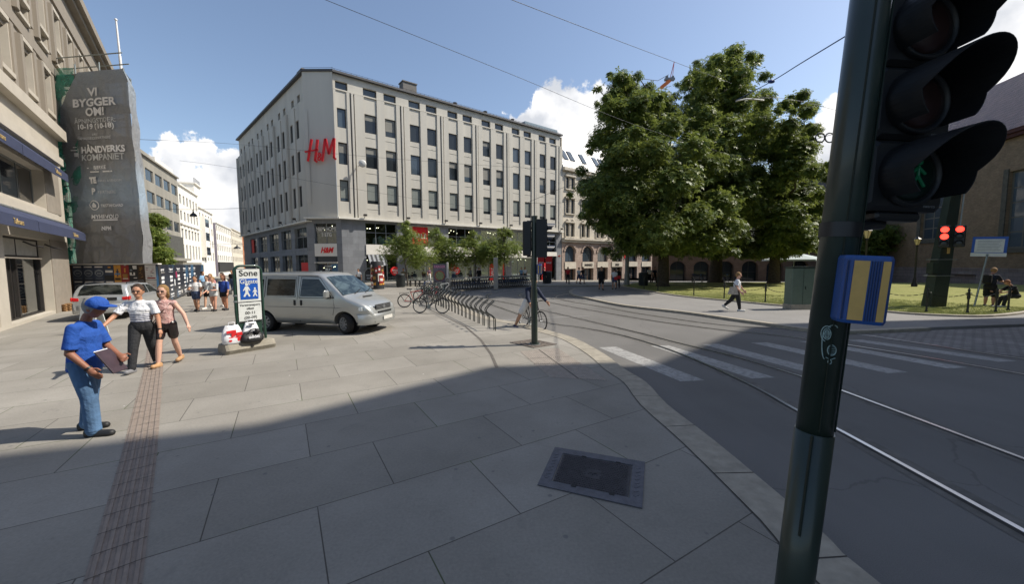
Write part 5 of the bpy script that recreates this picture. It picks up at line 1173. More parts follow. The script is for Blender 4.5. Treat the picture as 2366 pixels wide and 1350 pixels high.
def bag(label,u,w_,h_,d,z=.24,tilt=0,handle=True,deco=None,mt=None,cat='bag',name='shopping_bag'):
    m=MB(); rn=random.Random(int(u*100)); rings=[(0,.86),(.08,1),(.3,1.05),(.6,1.0),(.8,.85),(.93,.72),(1,.66)]; n=20; vs=[]
    for f_,k in rings:
        for j in range(n): a=2*PI*j/n; vs.append(SG.w(u+math.copysign(abs(math.cos(a))**.6,math.cos(a))*w_/2*k+tilt*f_,z+f_*h_*(1+.03*math.sin(j*2)),-.28+d+math.copysign(abs(math.sin(a))**.7,math.sin(a))*w_*.28*(k if f_<.6 else k*(1.3-f_*1.0))+.012*rn.uniform(-1,1)))
    m.add(vs,[[i*n+j,i*n+(j+1)%n,(i+1)*n+(j+1)%n,(i+1)*n+j] for i in range(len(rings)-1) for j in range(n)]+[[n*(len(rings)-1)+j for j in range(n)],list(range(n-1,-1,-1))],True)
    o=thing(name,label,cat,SG.w(u,z,-.28+d),0,'bags left on the concrete foot'); part('bag_body',m,mt or M_bag,o)
    if handle: m=MB(); m.tube([SG.w(u-.07+tilt,z+h_*.98,-.28+d),SG.w(u-.06+tilt,z+h_*1.15,-.28+d),SG.w(u+.06+tilt,z+h_*1.15,-.28+d),SG.w(u+.07+tilt,z+h_*.98,-.28+d)],.012,5); part('handle',m,mt or M_bag,o)
    return o
k_=La/110
b1=bag('white plastic shopping bag with red print, leftmost on the concrete foot',.17,.42,.46,.1)
m=MB(); 
for (x,z,w2,h2_,tl) in ((-.05,.36,.2,.05,.12),(.0,.27,.1,.1,.2),(.12,.27,.12,.08,.1),(.02,.2,.26,.05,.0)): m.prism([SG.w(.17+x-w2/2,.24+z-.07-tl*.1,-.1+.02),SG.w(.17+x+w2/2,.24+z-.07+tl*.1,-.1+.02),SG.w(.17+x+w2/2,.24+z-.07+h2_+tl*.1,-.1+.015),SG.w(.17+x-w2/2,.24+z-.07+h2_,-.1+.015)],SG.n*.022)
for x in (-.08,.09): m.lathe([(.035,0),(.035,.02)],12,rotS,SG.w(.17+x,.24+.1,-.075))
part('red_print',m,M_red,b1)
b2=bag('second white plastic bag with black print standing in front of the sign pole',.6,.36,.47,.02,tilt=.02)
m=MB()
for k in range(4): SG.box(m,.52,.68-.03*(k%2),.24+.3-.03*k,.24+.308-.03*k,-.155,-.15)
SG.box(m,.54,.66,.665,.69,-.2,-.15); part('black_print',m,M_blk,b2)
b3=bag('black sports bag with white stripes lying in front of the plastic bags',.56,.5,.26,.2,handle=False,mt=mat('sports_bag_black','#18181a',.6,var=.2,bump=.4,bsc=15),name='sports_bag')
m=MB()
for sg in (-1,1):
    for k in range(3): x=.56+sg*(.19-.035*k); m.prism([SG.w(x,.26,.065-abs(x-.56)*.3),SG.w(x+.016,.26,.065-abs(x-.56)*.3),SG.w(x+.016-sg*.04,.4,.05-abs(x-.56)*.3),SG.w(x-sg*.04,.4,.05-abs(x-.56)*.3)],SG.n*.012)
part('stripes',m,M_bag,b3); text('lettering','adidas',SG.w(.56,.38,.075),SG.D,(0,0,1),.1,M_bag,b3,.006,bold=.003)
m=MB(); m.tube([SG.w(.45,.48,.0),SG.w(.5,.56,.04),SG.w(.6,.58,.05),SG.w(.68,.5,.02)],.014,6); m.sphere(SG.w(.66,.5,.0),.07,8,6); part('strap',m,MC['sports_bag_black'],b3)
# ================================================================ SIGNALS
M_sigblk=mat('signal_black','#191a1c',.45,var=.2,sc=6); M_sigdk=mat('signal_housing','#1b1c1e',.5,var=.15,sc=5)
M_ylw=mat('box_yellow','#c9a35c',.55,var=.08,sc=20); M_blu=mat('box_blue','#1f4c8e',.4,var=.15,sc=8)
M_polegr=mat('pole_green','#26322b',.38,var=.25,sc=3,coat=.2,spec=.5)
def lens(name,col,par,c,rot,r_=.1,on=0,M_=None):
    m=MB(); m.lathe([(r_,0),(r_,.01),(r_*.7,.022),(.001,.03)],20,rot,c); part(name,m,M_ or mat('lens_'+col[1:]+('_on' if on else ''),col,.4,var=.1,coat=.12,emis=col if on else None,es=on),par)
def visor(par,c,rot,r_=.115,L=.2,span=1.25*PI,th=.004,M_=None,droop=0.0):
    """hood open at the bottom; rot maps local z to the facing direction and local y to up"""
    m=MB(); n=32; vs=[]
    for k,(z,rr_) in enumerate(((0,r_),(L,r_*.97))):
        for i in range(n+1):
            a=PI/2-span/2+span*i/n; fr=1 if k==0 else .5+.5*max(0,math.sin(a))**.7
            for q in (0,-th): vs.append(c+rot@Vector(((rr_+q)*math.cos(a),(rr_+q)*math.sin(a),z*fr)))
    w=2*(n+1)
    for i in range(n):
        m.add([vs[2*i],vs[2*i+2],vs[w+2*i+2],vs[w+2*i]],[[0,1,2,3]],True); m.add([vs[2*i+1],vs[2*i+3],vs[w+2*i+3],vs[w+2*i+1]],[[3,2,1,0]],True)
        m.add([vs[w+2*i],vs[w+2*i+2],vs[w+2*i+3],vs[w+2*i+1]],[[0,1,2,3]])
    return part('visor',m,M_ or M_sigdk,par)
def facing(n,up=(0,0,1)):
    n=Vector(n).normalized(); u=Vector(up); u=(u-n*u.dot(n)).normalized(); x=u.cross(n); return Matrix((x,u,n)).transposed()
# near pole, leaning a little
YN=1.62
pa=V(1835,1350,YN); pb=V(2012,0,YN-.03); ax=(pb-pa).normalized(); foot=pa-ax*((pa.z)/ax.z); topp=pb+ax*.8
npole=thing('traffic_pole','thick dark green traffic pole close by at the right, with scratched stickers','traffic pole',foot)
m=MB(); pj=pa.lerp(pb,.29); R1=.071; R2=.066
def rpole(mb,a,b_,r_,n=40):
    t_=(b_-a).normalized(); u=t_.cross(Vector((0,1,0))).normalized(); w=t_.cross(u); vs=[]
    for p in (a,b_):
        for j in range(n): an=2*PI*j/n; vs.append(p+(u*math.cos(an)+w*math.sin(an))*r_)
    mb.add(vs,[[j,(j+1)%n,n+(j+1)%n,n+j] for j in range(n)]+[list(range(n-1,-1,-1)),[n+j for j in range(n)]]); 
    for k in range(n): mb.sm[-(k+3)]=True
rpole(m,foot,pj,R1); part('lower_shaft',m,M_polegr,npole)
m=MB(); rpole(m,pj-ax*.01,topp,R2); 
part('upper_shaft',m,M_polegr,npole)
m=MB(); 
for dx in (-.03,.035): m.rbar(pj+ax*.02+Vector((dx,-R2*.93,0)),topp+Vector((dx,-R2*.93,0)),.004,.006,(0,1,0))
m.rbar(pj-ax*.45+Vector((-.052,-R1*.78,0)),pj+Vector((-.052,-R1*.78,0)),.006,.01,(0,1,0)); part('seam',m,mat('pole_dark_seam','#13221b',.5),npole)
# scratched sticker marks
def onpole(px,py,e=.0015):
    d=ray(px,py); d.normalize(); o_=CP-pa; dd=d-ax*d.dot(ax); oo=o_-ax*o_.dot(ax); a=dd.dot(dd); b_=dd.dot(oo); c=oo.dot(oo)-(R2+e)**2; q=b_*b_-a*c
    return CP+d*((-b_-math.sqrt(max(q,0)))/a)
M_scr=mat('sticker_scratch','#8fa39f',.6,var=.3,sc=60)
m=MB()
def ring(cx,cy,rx,ry,n=18,a0=0,a1=2*PI,w=.0022): m.tube([onpole(cx+rx*math.cos(a0+(a1-a0)*k/n),cy+ry*math.sin(a0+(a1-a0)*k/n)) for k in range(n+1)],w,4)
ring(1911,772,9,13); ring(1911,772,5,9); ring(1911,772,14,18,a0=PI*.6,a1=PI*1.7); ring(1922,810,10,12); ring(1917,837,4,5); ring(1905,800,6,30,a0=PI*.5,a1=PI*1.5); ring(1925,758,10,6,a0=PI,a1=2*PI)
for k in range(5): m.tube([onpole(1914,803+4*k),onpole(1930,803+4*k)],.0013,4)
for k in range(4): m.tube([onpole(1907+2.5*k,764),onpole(1907+2.5*k,782)],.0011,4)
m.tube([onpole(1908,826),onpole(1918,832),onpole(1930,828)],.002,4); part('sticker_scratches',m,M_scr,npole)
# push button box
c=V(1989,669,YN-.13); nb=Vector((-.42,-1,0)).normalized(); rb_=facing(nb,ax); 
pbx=thing('push_button_box','blue and yellow striped pedestrian push button box mounted on the near pole','button box',c)
wv=.150; hv=.262; m=MB()
prof=[(-wv*.5,-.03),(-wv*.5,.035),(-wv*.38,.058),(wv*.38,.058),(wv*.5,.035),(wv*.5,-.03)]
def bxp(x,y,z): return c+rb_@Vector((x,y,z))
vs=[bxp(x*k,y,z*(k if z>0 else 1)) for y,k in ((-hv/2,.93),(-hv/2+.012,1),(hv/2-.012,1),(hv/2,.93)) for x,z in prof]
m.add(vs,[[i*6+j,i*6+(j+1)%6,(i+1)*6+(j+1)%6,(i+1)*6+j] for i in range(3) for j in range(6)]+[[5,4,3,2,1,0],[18+j for j in range(6)]]); part('casing',m,M_blu,pbx)
m=MB(); 
for x0,x1,zz_ in ((-.052,-.005,.0595),(.034,.058,.0595)): m.prism([bxp(x0,-hv/2+.014,zz_),bxp(x1,-hv/2+.014,zz_ if x1<.05 else .056),bxp(x1,hv/2-.02,zz_ if x1<.05 else .056),bxp(x0,hv/2-.02,zz_)],rb_@Vector((0,0,.002)))
part('yellow_stripe',m,M_ylw,pbx)
m=MB()
for x in (-.068,-.062,.003,.011,.019,.027): m.rbar(bxp(x,-hv/2+.014,.06 if x>-.06 else .05),bxp(x,hv/2-.02,.06 if x>-.06 else .05),.003,.004,nb)
part('rib',m,mat('box_dark_blue','#12305e',.4),pbx)
# near signal head
cN=V(2112,240,YN-.0); nN=Vector((.05,-1,0)).normalized(); upN=Vector((-.02,0,1)); rN=facing(nN,(ax+Vector((0,0,.6))).normalized())
nh=thing('traffic_signal','large dark three-light traffic signal head close overhead with a green pedestrian light','traffic signal',cN)
def hp(x,y,z): return cN+rN@Vector((x,y,z))
sec=.292; wN=.335
for k in range(3):
    y0=(1-k)*sec; m=MB(); m.box(hp(0,y0,-.07),(wN,sec-.004,.16),rN,bev=.018); part('housing',m,M_sigdk,nh)
    m=MB(); rr_=.128; m.lathe([(rr_,0),(rr_,.02),(rr_-.012,.024),(rr_-.02,.01)],28,rN,hp(0.0,y0,.01)); part('lens_rim',m,M_sigblk,nh)
    lens('lens',('#33201e','#33201e','#0c211a')[k],nh,hp(0,y0,.012),rN,.105)
    visor(nh,hp(.0,y0,.012),rN,.135,.255,1.5*PI)
    text('lettering','swarco',hp(.1,y0-sec*.42,.0125),rN@Vector((1,0,0)),rN@Vector((0,1,0)),.018,mat('marking_grey','#77797b',.5),nh,.0005)
m=MB(); g_=lambda x,y: hp(x,y-sec,.045)
m.sphere(g_(.0,.045),.012,8,6)
for a,b_ in (((0,.03),(0,-.01)),((0,-.01),(-.03,-.05)),((0,-.01),(.03,-.05)),((0,.025),(.03,0)),((0,.025),(-.03,0))): m.tube([g_(*a),g_(*b_)],.006,5)
part('green_man',m,mat('green_led','#0b4a33',.3,emis='#12845a',es=.03),nh)
m=MB(); m.box(hp(0,-sec*1.56,-.07),(.2,.04,.12),rN,bev=.01); part('end_cap',m,M_sigblk,nh)
lo_=hp(-.02,-sec*1.6,-.07); at_=pa+ax*((lo_.z-.05-pa.z)/ax.z)
m=MB(); m.tube([at_,at_.lerp(lo_,.6)+Vector((0,0,-.005)),lo_+Vector((0,0,-.02)),lo_+Vector((0,0,.03))],.022,8); m.lathe([(R2+.006,-.03),(R2+.006,.03)],24,ax.to_track_quat('Z','Y').to_matrix(),at_); part('bracket',m,M_sigblk,nh)
up__=hp(-.02,sec*1.55,-.07); at2=pa+ax*((up__.z-pa.z)/ax.z); m=MB(); m.tube([at2,up__],.02,8); part('bracket',m,M_sigblk,nh)
# mid pole
bp=G(1235,797); Hm=3.38
mp=thing('signal_pole','slim dark green signal pole standing on the iron grate at the crossing corner','traffic pole',bp)
m=MB(); m.tube([bp,bp+Vector((0,0,.05))],.13,16); m.tube([bp+Vector((0,0,.05)),bp+Vector((-.01,0,1.5))],.085,16); m.tube([bp+Vector((-.01,0,1.5)),bp+Vector((0,0,Hm))],.07,16); m.tube([bp+Vector((0,0,Hm)),bp+Vector((0,0,Hm+.05))],.085,16); part('shaft',m,M_polegr,mp)
m=MB(); m.tube([bp,bp+Vector((0,0,.03))],.16,16); part('base_plate',m,M_pole,mp)
for sgn,lab in ((-1,'pedestrian signal head seen from behind, on the left side of the slim signal pole'),(1,'vehicle signal head seen from behind, right side of the slim pole, hoods pointing right')):
    cH=bp+Vector((.165*sgn+(-.03 if sgn<0 else .02),.02,Hm-.54)); w_=.26 if sgn<0 else .3; nH=Vector((.93,.36,0)) if sgn>0 else Vector((.3,.95,0))
    th=thing('traffic_signal',lab,'traffic signal',cH,0,None); rH=facing(nH)
    m=MB(); m.box(cH,(w_-.04,.22,.94 if sgn>0 else .9),None,bev=.02); part('housing',m,M_sigblk,th)
    if sgn>0: 
        for k in range(3):
            cc_=cH+rH@Vector((0,.29*(1-k),.13)); lens('lens',('#4a1a18','#6a4a18','#0d3a26')[k],th,cc_,rH,.1); visor(th,cc_,rH,.115,.26,1.35*PI,M_=mat('visor_navy','#1d2736',.4))
        m=MB(); m.box(cH+Vector((0,-.115,0)),(.29,.012,1.0)); part('back_plate',m,M_sigblk,th)
    else:
        for k in range(3):
            cc_=cH+rH@Vector((0,.28*(1-k),.075)); lens('lens',('#4a1a18','#6a4a18','#0d3a26')[k],th,cc_,rH,.09); visor(th,cc_,rH,.1,.14,1.3*PI)
    for z in (-.47,.45): m=MB(); m.tube([cH+Vector((0,0,z)),bp+Vector((0,0,Hm-.54+z))],.025,6); part('bracket',m,M_sigblk,th)
c=bp+Vector((.13,-.05,2.03)); m=MB(); m.box(c,(.14,.09,.27),bev=.02)
b2=thing('push_button_box','small blue and yellow button box on the slim signal pole','button box',c); part('casing',m,M_blu,b2); m=MB(); m.box(c+Vector((-.03,-.046,0)),(.035,.006,.22)); m.box(c+Vector((.045,-.046,0)),(.03,.006,.22)); part('yellow_stripe',m,M_ylw,b2)
# iron grate
gq=[Vector(p).to_3d() for p in ((-.07,10.39),(.57,10.8),(1.2,10.11),(.55,9.71))]; gt=thing('ground_grate','square rusty iron grate round the foot of the slim signal pole','grate',bp+Vector((0,0,0)))
def gqp(u,v,z): p=(gq[0]*(1-u)+gq[1]*u)*(1-v)+(gq[3]*(1-u)+gq[2]*u)*v; p.z=z; return p
M_rust=mat('rusty_iron','#716860',.8,var=.3,sc=15); m=MB()
for k in range(19):
    v=(k+.3)/19; m.prism([gqp(.04,v,.008),gqp(.96,v,.008),gqp(.96,v+.022,.008),gqp(.04,v+.022,.008)],(0,0,.012))
part('grate_bars',m,M_rust,gt); m=MB()
for a in (((0,0),(1,0),(1,.04),(0,.04)),((0,.96),(1,.96),(1,1),(0,1)),((0,.04),(.04,.04),(.04,.96),(0,.96)),((.96,.04),(1,.04),(1,.96),(.96,.96))): m.prism([gqp(u,v,.006) for u,v in a],(0,0,.016))
cc_=gqp(.5,.5,0); m.torus(cc_+Vector((0,0,.02)),.2,.012,24,6); m.torus(cc_+Vector((0,0,.02)),.33,.01,28,6); part('grate_frame',m,M_rust,gt)
m=MB(); m.prism([gqp(.02,.02,.004),gqp(.98,.02,.004),gqp(.98,.98,.004),gqp(.02,.98,.004)],(0,0,.001)); part('pit',m,mat('pit_dark','#15130f',.9),gt)
# far tram mast with two red signals
fb_=G(2156,711); ft=V(2228,300,fb_.y); fa=(ft-fb_).normalized()
fm=thing('tram_mast','wide dark green tapered mast standing in the lawn beyond the crossing','mast',fb_)
m=MB(); w0,w1=.36,.2; tpz=fb_+fa*6.6
for a,b_,wa,wb_ in ((fb_,tpz,w0,w1),):
    vs=[p+Vector((sx_*w_,sy_*w_*.6,0)) for p,w_ in ((a,wa),(b_,wb_)) for sx_,sy_ in ((-1,-1),(1,-1),(1,1),(-1,1))]; m.add(vs,[[0,1,5,4],[1,2,6,5],[2,3,7,6],[3,0,4,7],[4,5,6,7],[3,2,1,0]])
part('shaft',m,M_polegr,fm)
m=MB(); 
for z in (1.5,2.25): q=fb_+fa*z; m.box(q,(.9,.5,.03))
part('strap',m,M_pole,fm); m=MB(); m.box(fb_+fa*1.85+Vector((-.42,-.1,0)),(.34,.28,.5)); part('control_box',m,M_polegr,fm)
m=MB(); m.box(fb_+fa*2.65+Vector((-.02,-.24,0)),(.09,.04,.26)); part('yellow_label',m,M_ylw,fm)
m=MB(); m.tube([fb_+fa*3+Vector((.33,-.25,0)),fb_+fa*6.5+Vector((.22,-.2,0))],.03,6); part('conduit',m,M_pole,fm)
for (px,py,kind,lab) in ((2182,547,0,'pedestrian signal with two red lights on the left of the green tram mast'),(2217,546,1,'traffic signal showing one red light on the right of the green tram mast')):
    c=V(px,py,fb_.y-.45); th=thing('traffic_signal',lab,'traffic signal',c); nn_=(CP-c); nn_.z=0; rH=facing(nn_)
    m=MB(); m.box(c,(.36,.98,.16),rH,bev=.03); part('housing',m,M_sigblk,th)
    for k in range(3):
        on=(k==0) or (kind==0 and k==1); col='#ff3528' if on else '#2f3331'; cc_=c+rH@Vector((0,.31*(1-k),.085)); lens('lens',col,th,cc_,rH,.13,on=3.0 if on else 0); visor(th,cc_,rH,.145,.15,1.1*PI,M_=M_sigblk)
    m=MB(); m.tube([c,fb_+fa*((c.z)/fa.z)],.03,6); part('bracket',m,M_sigblk,th)
# ---- park furniture on the right
sgb=G(2250,712); c=V(2286,567,sgb.y); 
bs=thing('information_sign','white framed information sign with a blue edge on a slanting grey post','sign',sgb)
m=MB(); m.tube([sgb,c+Vector((-.05,0,-.4))],.035,8); part('post',m,M_pole,bs); rS=facing((CP-c)*Vector((1,1,0)),Vector((.06,0,1)))
m=MB(); m.box(c,(1.02,.78,.04),rS); part('sign_board',m,M_sbl,bs); m=MB(); m.box(c+rS@Vector((0,-.02,.022)),(.84,.6,.01),rS); m.box(c+rS@Vector((0,-.43,.01)),(1.04,.16,.03),rS); part('sign_face',m,M_sgn,bs)
m=MB()
for k in range(7): m.box(c+rS@Vector((-.02*(k%3),.2-.07*k,.03)),(.68-.04*(k%3),.018,.004),rS)
part('printed_lines',m,mat('print_grey','#8f949b',.6),bs)
cb=G(1848,716); cab=thing('utility_cabinet','plain grey-green utility cabinet at the lawn edge, half behind the near pole','cabinet',cb)
m=MB(); m.box(cb+Vector((.1,.25,.95)),(1.0,.5,1.9),bev=.02); part('casing',m,mat('cabinet_green','#5b6a5c',.6,var=.08),cab); m=MB(); m.box(cb+Vector((.1,.25,1.93)),(1.08,.58,.06)); part('lid',m,M_polegr,cab); m=MB(); m.box(cb+Vector((.1,.0-.003,1.0)),(.012,.006,1.7)); m.box(cb+Vector((.2,-.01,1.0)),(.03,.03,.14)); part('door_seam',m,M_polegr,cab)
m=MB(); m.box(cb+Vector((.1,.25,.12)),(1.04,.54,.24)); part('plinth',m,M_kerb,cab)
def lantern(px,pyb,pyt,label,Y=None,pyg=None):
    b=G(px,pyb) if Y is None else V(px,pyb,Y); 
    if Y: b.z=0
    hh=topz(b,pyt); o=thing('street_lantern',label,'street lamp',b,0,'old style lanterns'); m=MB()
    m.lathe([(.2,0),(.2,.25),(.12,.4),(.1,.7),(.06,.85),(.05,hh-.75),(.09,hh-.7),(.03,hh-.6)],12,None,b); part('post',m,M_sigblk,o)
    m=MB(); m.lathe([(.1,hh-.6),(.22,hh-.15),(.2,hh-.14)],6,None,b,False); part('lantern_glass',m,mat('lantern_cream','#c9b583',.4,emis='#c9b583',es=.03),o)
    m=MB(); m.lathe([(.25,hh-.14),(.12,hh-.02),(.04,hh+.08)],6,None,b,False)
    for k in range(6): a=2*PI*k/6; m.tube([b+Vector((.1*math.cos(a),.1*math.sin(a),hh-.6)),b+Vector((.22*math.cos(a),.22*math.sin(a),hh-.15))],.012,4)
    part('lantern_cap',m,M_sigblk,o)
lantern(2112,664,549,'black post lantern with a cream glass head against the brick church wall')
lantern(2000,600,528,'black post lantern seen between the near pole and the church, half hidden',24)
M_post=mat('fence_iron','#22241f',.5,var=.15)
def fpost():
    m=MB(); m.lathe([(.055,0),(.055,.06),(.035,.09),(.03,.55),(.045,.58),(.055,.66),(.04,.8),(.05,.84),(.03,.88),(.045,.93),(.03,.98),(.008,1.02)],10)
    for s_ in (-1,1): m.tube([(s_*.04,0,.8),(s_*.1,0,.84),(s_*.12,0,.78),(s_*.09,0,.74),(s_*.07,0,.78)],.012,5)
    return m
pm=None; fps=[]
plist=[(1488,668),(1520,672),(1603,682),(1673,690),(1768,699),(2036,716),(2140,722),(2235,724),(2300,722),(2329,718)]
pos_=[G(*p,.05) for p in plist]
names=['first fence post from the left, in the tree shade','second fence post from the left, under the low branches','fence post on the sunny lawn edge left of the walking woman','fence post just left of the woman with the bag','fence post just right of the woman with the bag','fence post right beside the striped button box','fence post in front of the green tram mast','fence post between the tram mast and the slanting sign post','fence post in front of the standing man','rightmost fence post beside the seated person']
for i,p in enumerate(pos_):
    d=(pos_[min(i+1,len(pos_)-1)]-pos_[max(i-1,0)]); a=math.atan2(d.y,d.x)
    o=thing('fence_post','black cast iron '+names[i],'fence post',p,a,'cast iron posts round the lawn'); 
    if pm is None: pm=fpost().mesh('post'); mats_on(pm,M_post)
    part('post_shaft',pm,None,o,False)
def chain(a,b_,lab):
    a=a+Vector((0,0,.8)); b_=b_+Vector((0,0,.8)); m=MB(); L=(b_-a).length; sag=min(.28,.1*L); n=int(L/.09); P=[]
    for k in range(n+1): t_=k/n; P.append(a.lerp(b_,t_)-Vector((0,0,4*sag*t_*(1-t_))))
    for k in range(n): m.rbar(P[k]-(P[k+1]-P[k])*.15,P[k+1]+(P[k+1]-P[k])*.15,.028 if k%2 else .01,.01 if k%2 else .028)
    solo('fence_chain',m,M_post,lab,'chain','chains between the lawn posts')
cab_p=G(1832,708,.05)
chs=[(0,1,'sagging black chain between the two shaded fence posts'),(1,2,'sagging black chain from the shade to the first sunlit post'),(2,3,'sagging black chain left of the walking woman, over sunny grass'),(3,4,'sagging black chain passing behind the walking woman'),(5,6,'sagging black chain between the button box and the tram mast'),(6,7,'sagging black chain right of the tram mast'),(7,8,'sagging black chain in front of the standing man'),(8,9,'short chain between the two rightmost posts')]
for a,b_,l in chs: chain(pos_[a],pos_[b_],l)
chain(pos_[4],cab_p,'sagging black chain running from the post to the grey-green cabinet')
# parasol
c=V(1835,590,47); pr=thing('parasol','wide pale grey market parasol behind the lawn','parasol',(c.x,c.y,-.3)); m=MB(); m.tube([(c.x,c.y,-.3),(c.x,c.y,3.2)],.05,8); part('pole',m,M_pole,pr)
m=MB(); m.lathe([(3.4,2.25),(3.35,2.42),(.1,3.3)],8,None,(c.x,c.y,0),False); part('canopy',m,mat('parasol_cloth','#aab4b4',.8,var=.08),pr)
# tram mast in trees, bins, concrete pillar
b=G(1448,660); m=MB(); m.tube([b,b+Vector((0,0,9))],[.2,.13],12); m.tube([b,b+Vector((0,0,1.1))],[.27,.23],12); solo('tram_pole',m,mat('mast_grey','#868680',.7,var=.1),'round grey tram wire pole beside the broad chestnut','pole')
for px,py,lab in ((1486,662,'dark round litter bin in the shade beside the grey tram pole'),(1744,650,'dark litter bin with hoops behind the walking woman'),(926,664,'dark green litter bin left of the first young street tree'),(1265,655,'dark litter bin below the red sale panels')):
    b=G(px,py); o=thing('litter_bin',lab,'litter bin',b,0); m=MB(); m.lathe([(.36,0),(.4,.1),(.42,1.1),(.44,1.15),(.38,1.25),(.1,1.3)],14,None,b); part('bin_body',m,mat('bin_dark','#23292a',.6,var=.1),o)
    m=MB(); m.box(b+Vector((0,-.41,.95)),(.4,.08,.14)); part('slot',m,M_sigblk,o)
for px,lab in ((1250,'left red sale panel on legs at the store end'),(1268,'right red sale panel on legs at the store end')):
    b=G(px,652); o=thing('sale_panel',lab,'sign',b); m=MB(); m.box(b+Vector((0,0,2.1)),(.75,.1,1.7)); part('panel',m,M_redf,o); text('lettering','SALE',b+Vector((0,-.07,2.2)),(1,0,0),(0,0,1),.26,M_white,o,.004,bold=.008)
    m=MB(); m.tube([b+Vector((-.3,0,0)),b+Vector((-.3,0,1.3))],.03,5); m.tube([b+Vector((.3,0,0)),b+Vector((.3,0,1.3))],.03,5); part('legs',m,M_pole,o)
# ---- ad panel, poster column, concrete posts and rails
M_conc=mat('concrete_post','#a9a397',.9,var=.12,sc=4,bump=.4,bsc=30)
b=G(1017,668); ad=thing('event_billboard','upright pink and green event poster panel behind the parked bicycles','poster panel',b); w_=30/F*b.y; hz=topz(b,609)
m=MB(); m.box(b+Vector((0,0,hz/2)),(w_,.12,hz)); part('panel',m,mat('panel_dark','#4d5553',.6),ad)
m=MB(); m.box(b+Vector((0,-.063,hz*.6)),(w_*.92,.004,hz*.72)); part('poster',m,mat('poster_mauve','#6d6670',.6,var=.35,sc=7),ad)
m=MB(); rA=facing((0,-1,0)); m.torus(b+Vector((0,-.07,hz*.52)),w_*.36,.035,24,6,rA); part('poster_ring',m,mat('poster_coral','#b0503f',.6),ad)
m=MB(); m.lathe([(w_*.34,0),(w_*.34,.004)],24,rA,b+Vector((0,-.067,hz*.52))); part('poster_disc',m,mat('poster_olive','#8a9166',.6,var=.45,sc=9),ad)
text('lettering','FARGER',b+Vector((0,-.07,hz*.87)),(1,0,0),(0,0,1),.3,mat('poster_pink','#c884a0',.6),ad,.004,bold=.012,sx=.9)
m=MB(); m.box(b+Vector((w_*.5+.1,0,hz/2+.05)),(.14,.14,hz+.1)); part('side_post',m,M_white,ad)
pts=[(1036,672),(1146,664),(1224,661)]
rl=thing('bike_dock_rail','low concrete rail on posts along the rental bike dock','railing',G(1090,668))
B=[G(*p) for p in pts]; m=MB()
for i in range(2): 
    a=B[i]+Vector((0,0,.95)); c2=B[i+1]+Vector((0,0,.95)); m.rbar(a,c2,.16,.14)
part('rail',m,M_conc,rl)
m=MB(); m.box(B[0]+Vector((0,0,.52)),(.4,.25,1.05),bev=.02); part('post',m,M_conc,rl); m=MB(); q=B[1].lerp(B[2],.35); m.box(q+Vector((0,0,.5)),(.3,.25,1.0)); part('post',m,M_conc,rl)
b=G(1146,667); m=MB(); m.box(b+Vector((0,0,1.3)),(.38,.3,2.75),bev=.03); solo('concrete_pillar',m,M_conc,'tall square concrete pillar between the two rows of city bikes','pillar')
b=G(873,668); cz=topz(b,607); o=thing('advertising_column','round advertising column plastered with posters beside the van','advertising column',b)
m=MB(); m.lathe([(.55,0),(.55,cz),(.5,cz+.1)],20,None,b); part('column_body',m,pal['k'],o); rn=random.Random(4)
for k in range(26):
    a=-PI/2+rn.uniform(-1.4,1.4); z=rn.uniform(.1,cz-.8); w2=.18+.18*rn.random(); h2_=.5+.3*rn.random(); q=MB(); n=5; rr_=.556+.001*k
    vs=[(b.x+rr_*math.cos(a+w2*(i/n-.5)*2),b.y+rr_*math.sin(a+w2*(i/n-.5)*2),b.z+z+zz_) for zz_ in (0,h2_) for i in range(n+1)]; q.add(vs,[[i,i+1,n+2+i,n+1+i] for i in range(n)])
    rr_+=.0012; vs=[(b.x+rr_*math.cos(a+w2*(i/n-.5)*1.3),b.y+rr_*math.sin(a+w2*(i/n-.5)*1.3),b.z+z+zz_) for zz_ in (.3*h2_,.62*h2_) for i in range(n+1)]; q.cm=1; q.add(vs,[[i,i+1,n+2+i,n+1+i] for i in range(n)])
    ks=rn.choice([('b','o'),('r','w'),('w','r'),('k','g'),('b','o'),('y','k'),('w','k')]); part('poster',q,[pal[ks[0]],pal[ks[1]]],o)
b=G(858,668); o=thing('display_frame','curved metal display frame with black posters left of the advertising column','display frame',b); m=MB(); m.tube([b+Vector((-.6,0,0)),b+Vector((-.6,0,1.4)),b+Vector((-.3,0,1.8)),b+Vector((.3,0,1.8)),b+Vector((.5,0,1.4)),b+Vector((.5,0,0))],.04,6); part('frame',m,M_pole,o)
m=MB(); m.box(b+Vector((-.05,0,1.2)),(.9,.05,.9)); part('poster_board',m,pal['k'],o); m=MB(); m.box(b+Vector((-.05,-.03,1.2)),(.7,.01,.12)); m.box(b+Vector((-.05,-.03,.95)),(.6,.01,.16)); part('poster_print',m,pal['g'],o)
b=G(965,662); o=thing('park_bench','dark slatted bench round the first young street tree','bench',b); m=MB(); m.box(b+Vector((0,0,.55)),(1.6,.5,.06)); part('seat',m,M_sigblk,o)
for x in (-.7,-.2,.2,.7): m=MB(); m.box(b+Vector((x,0,.27)),(.06,.45,.5)); part('leg',m,M_sigblk,o)
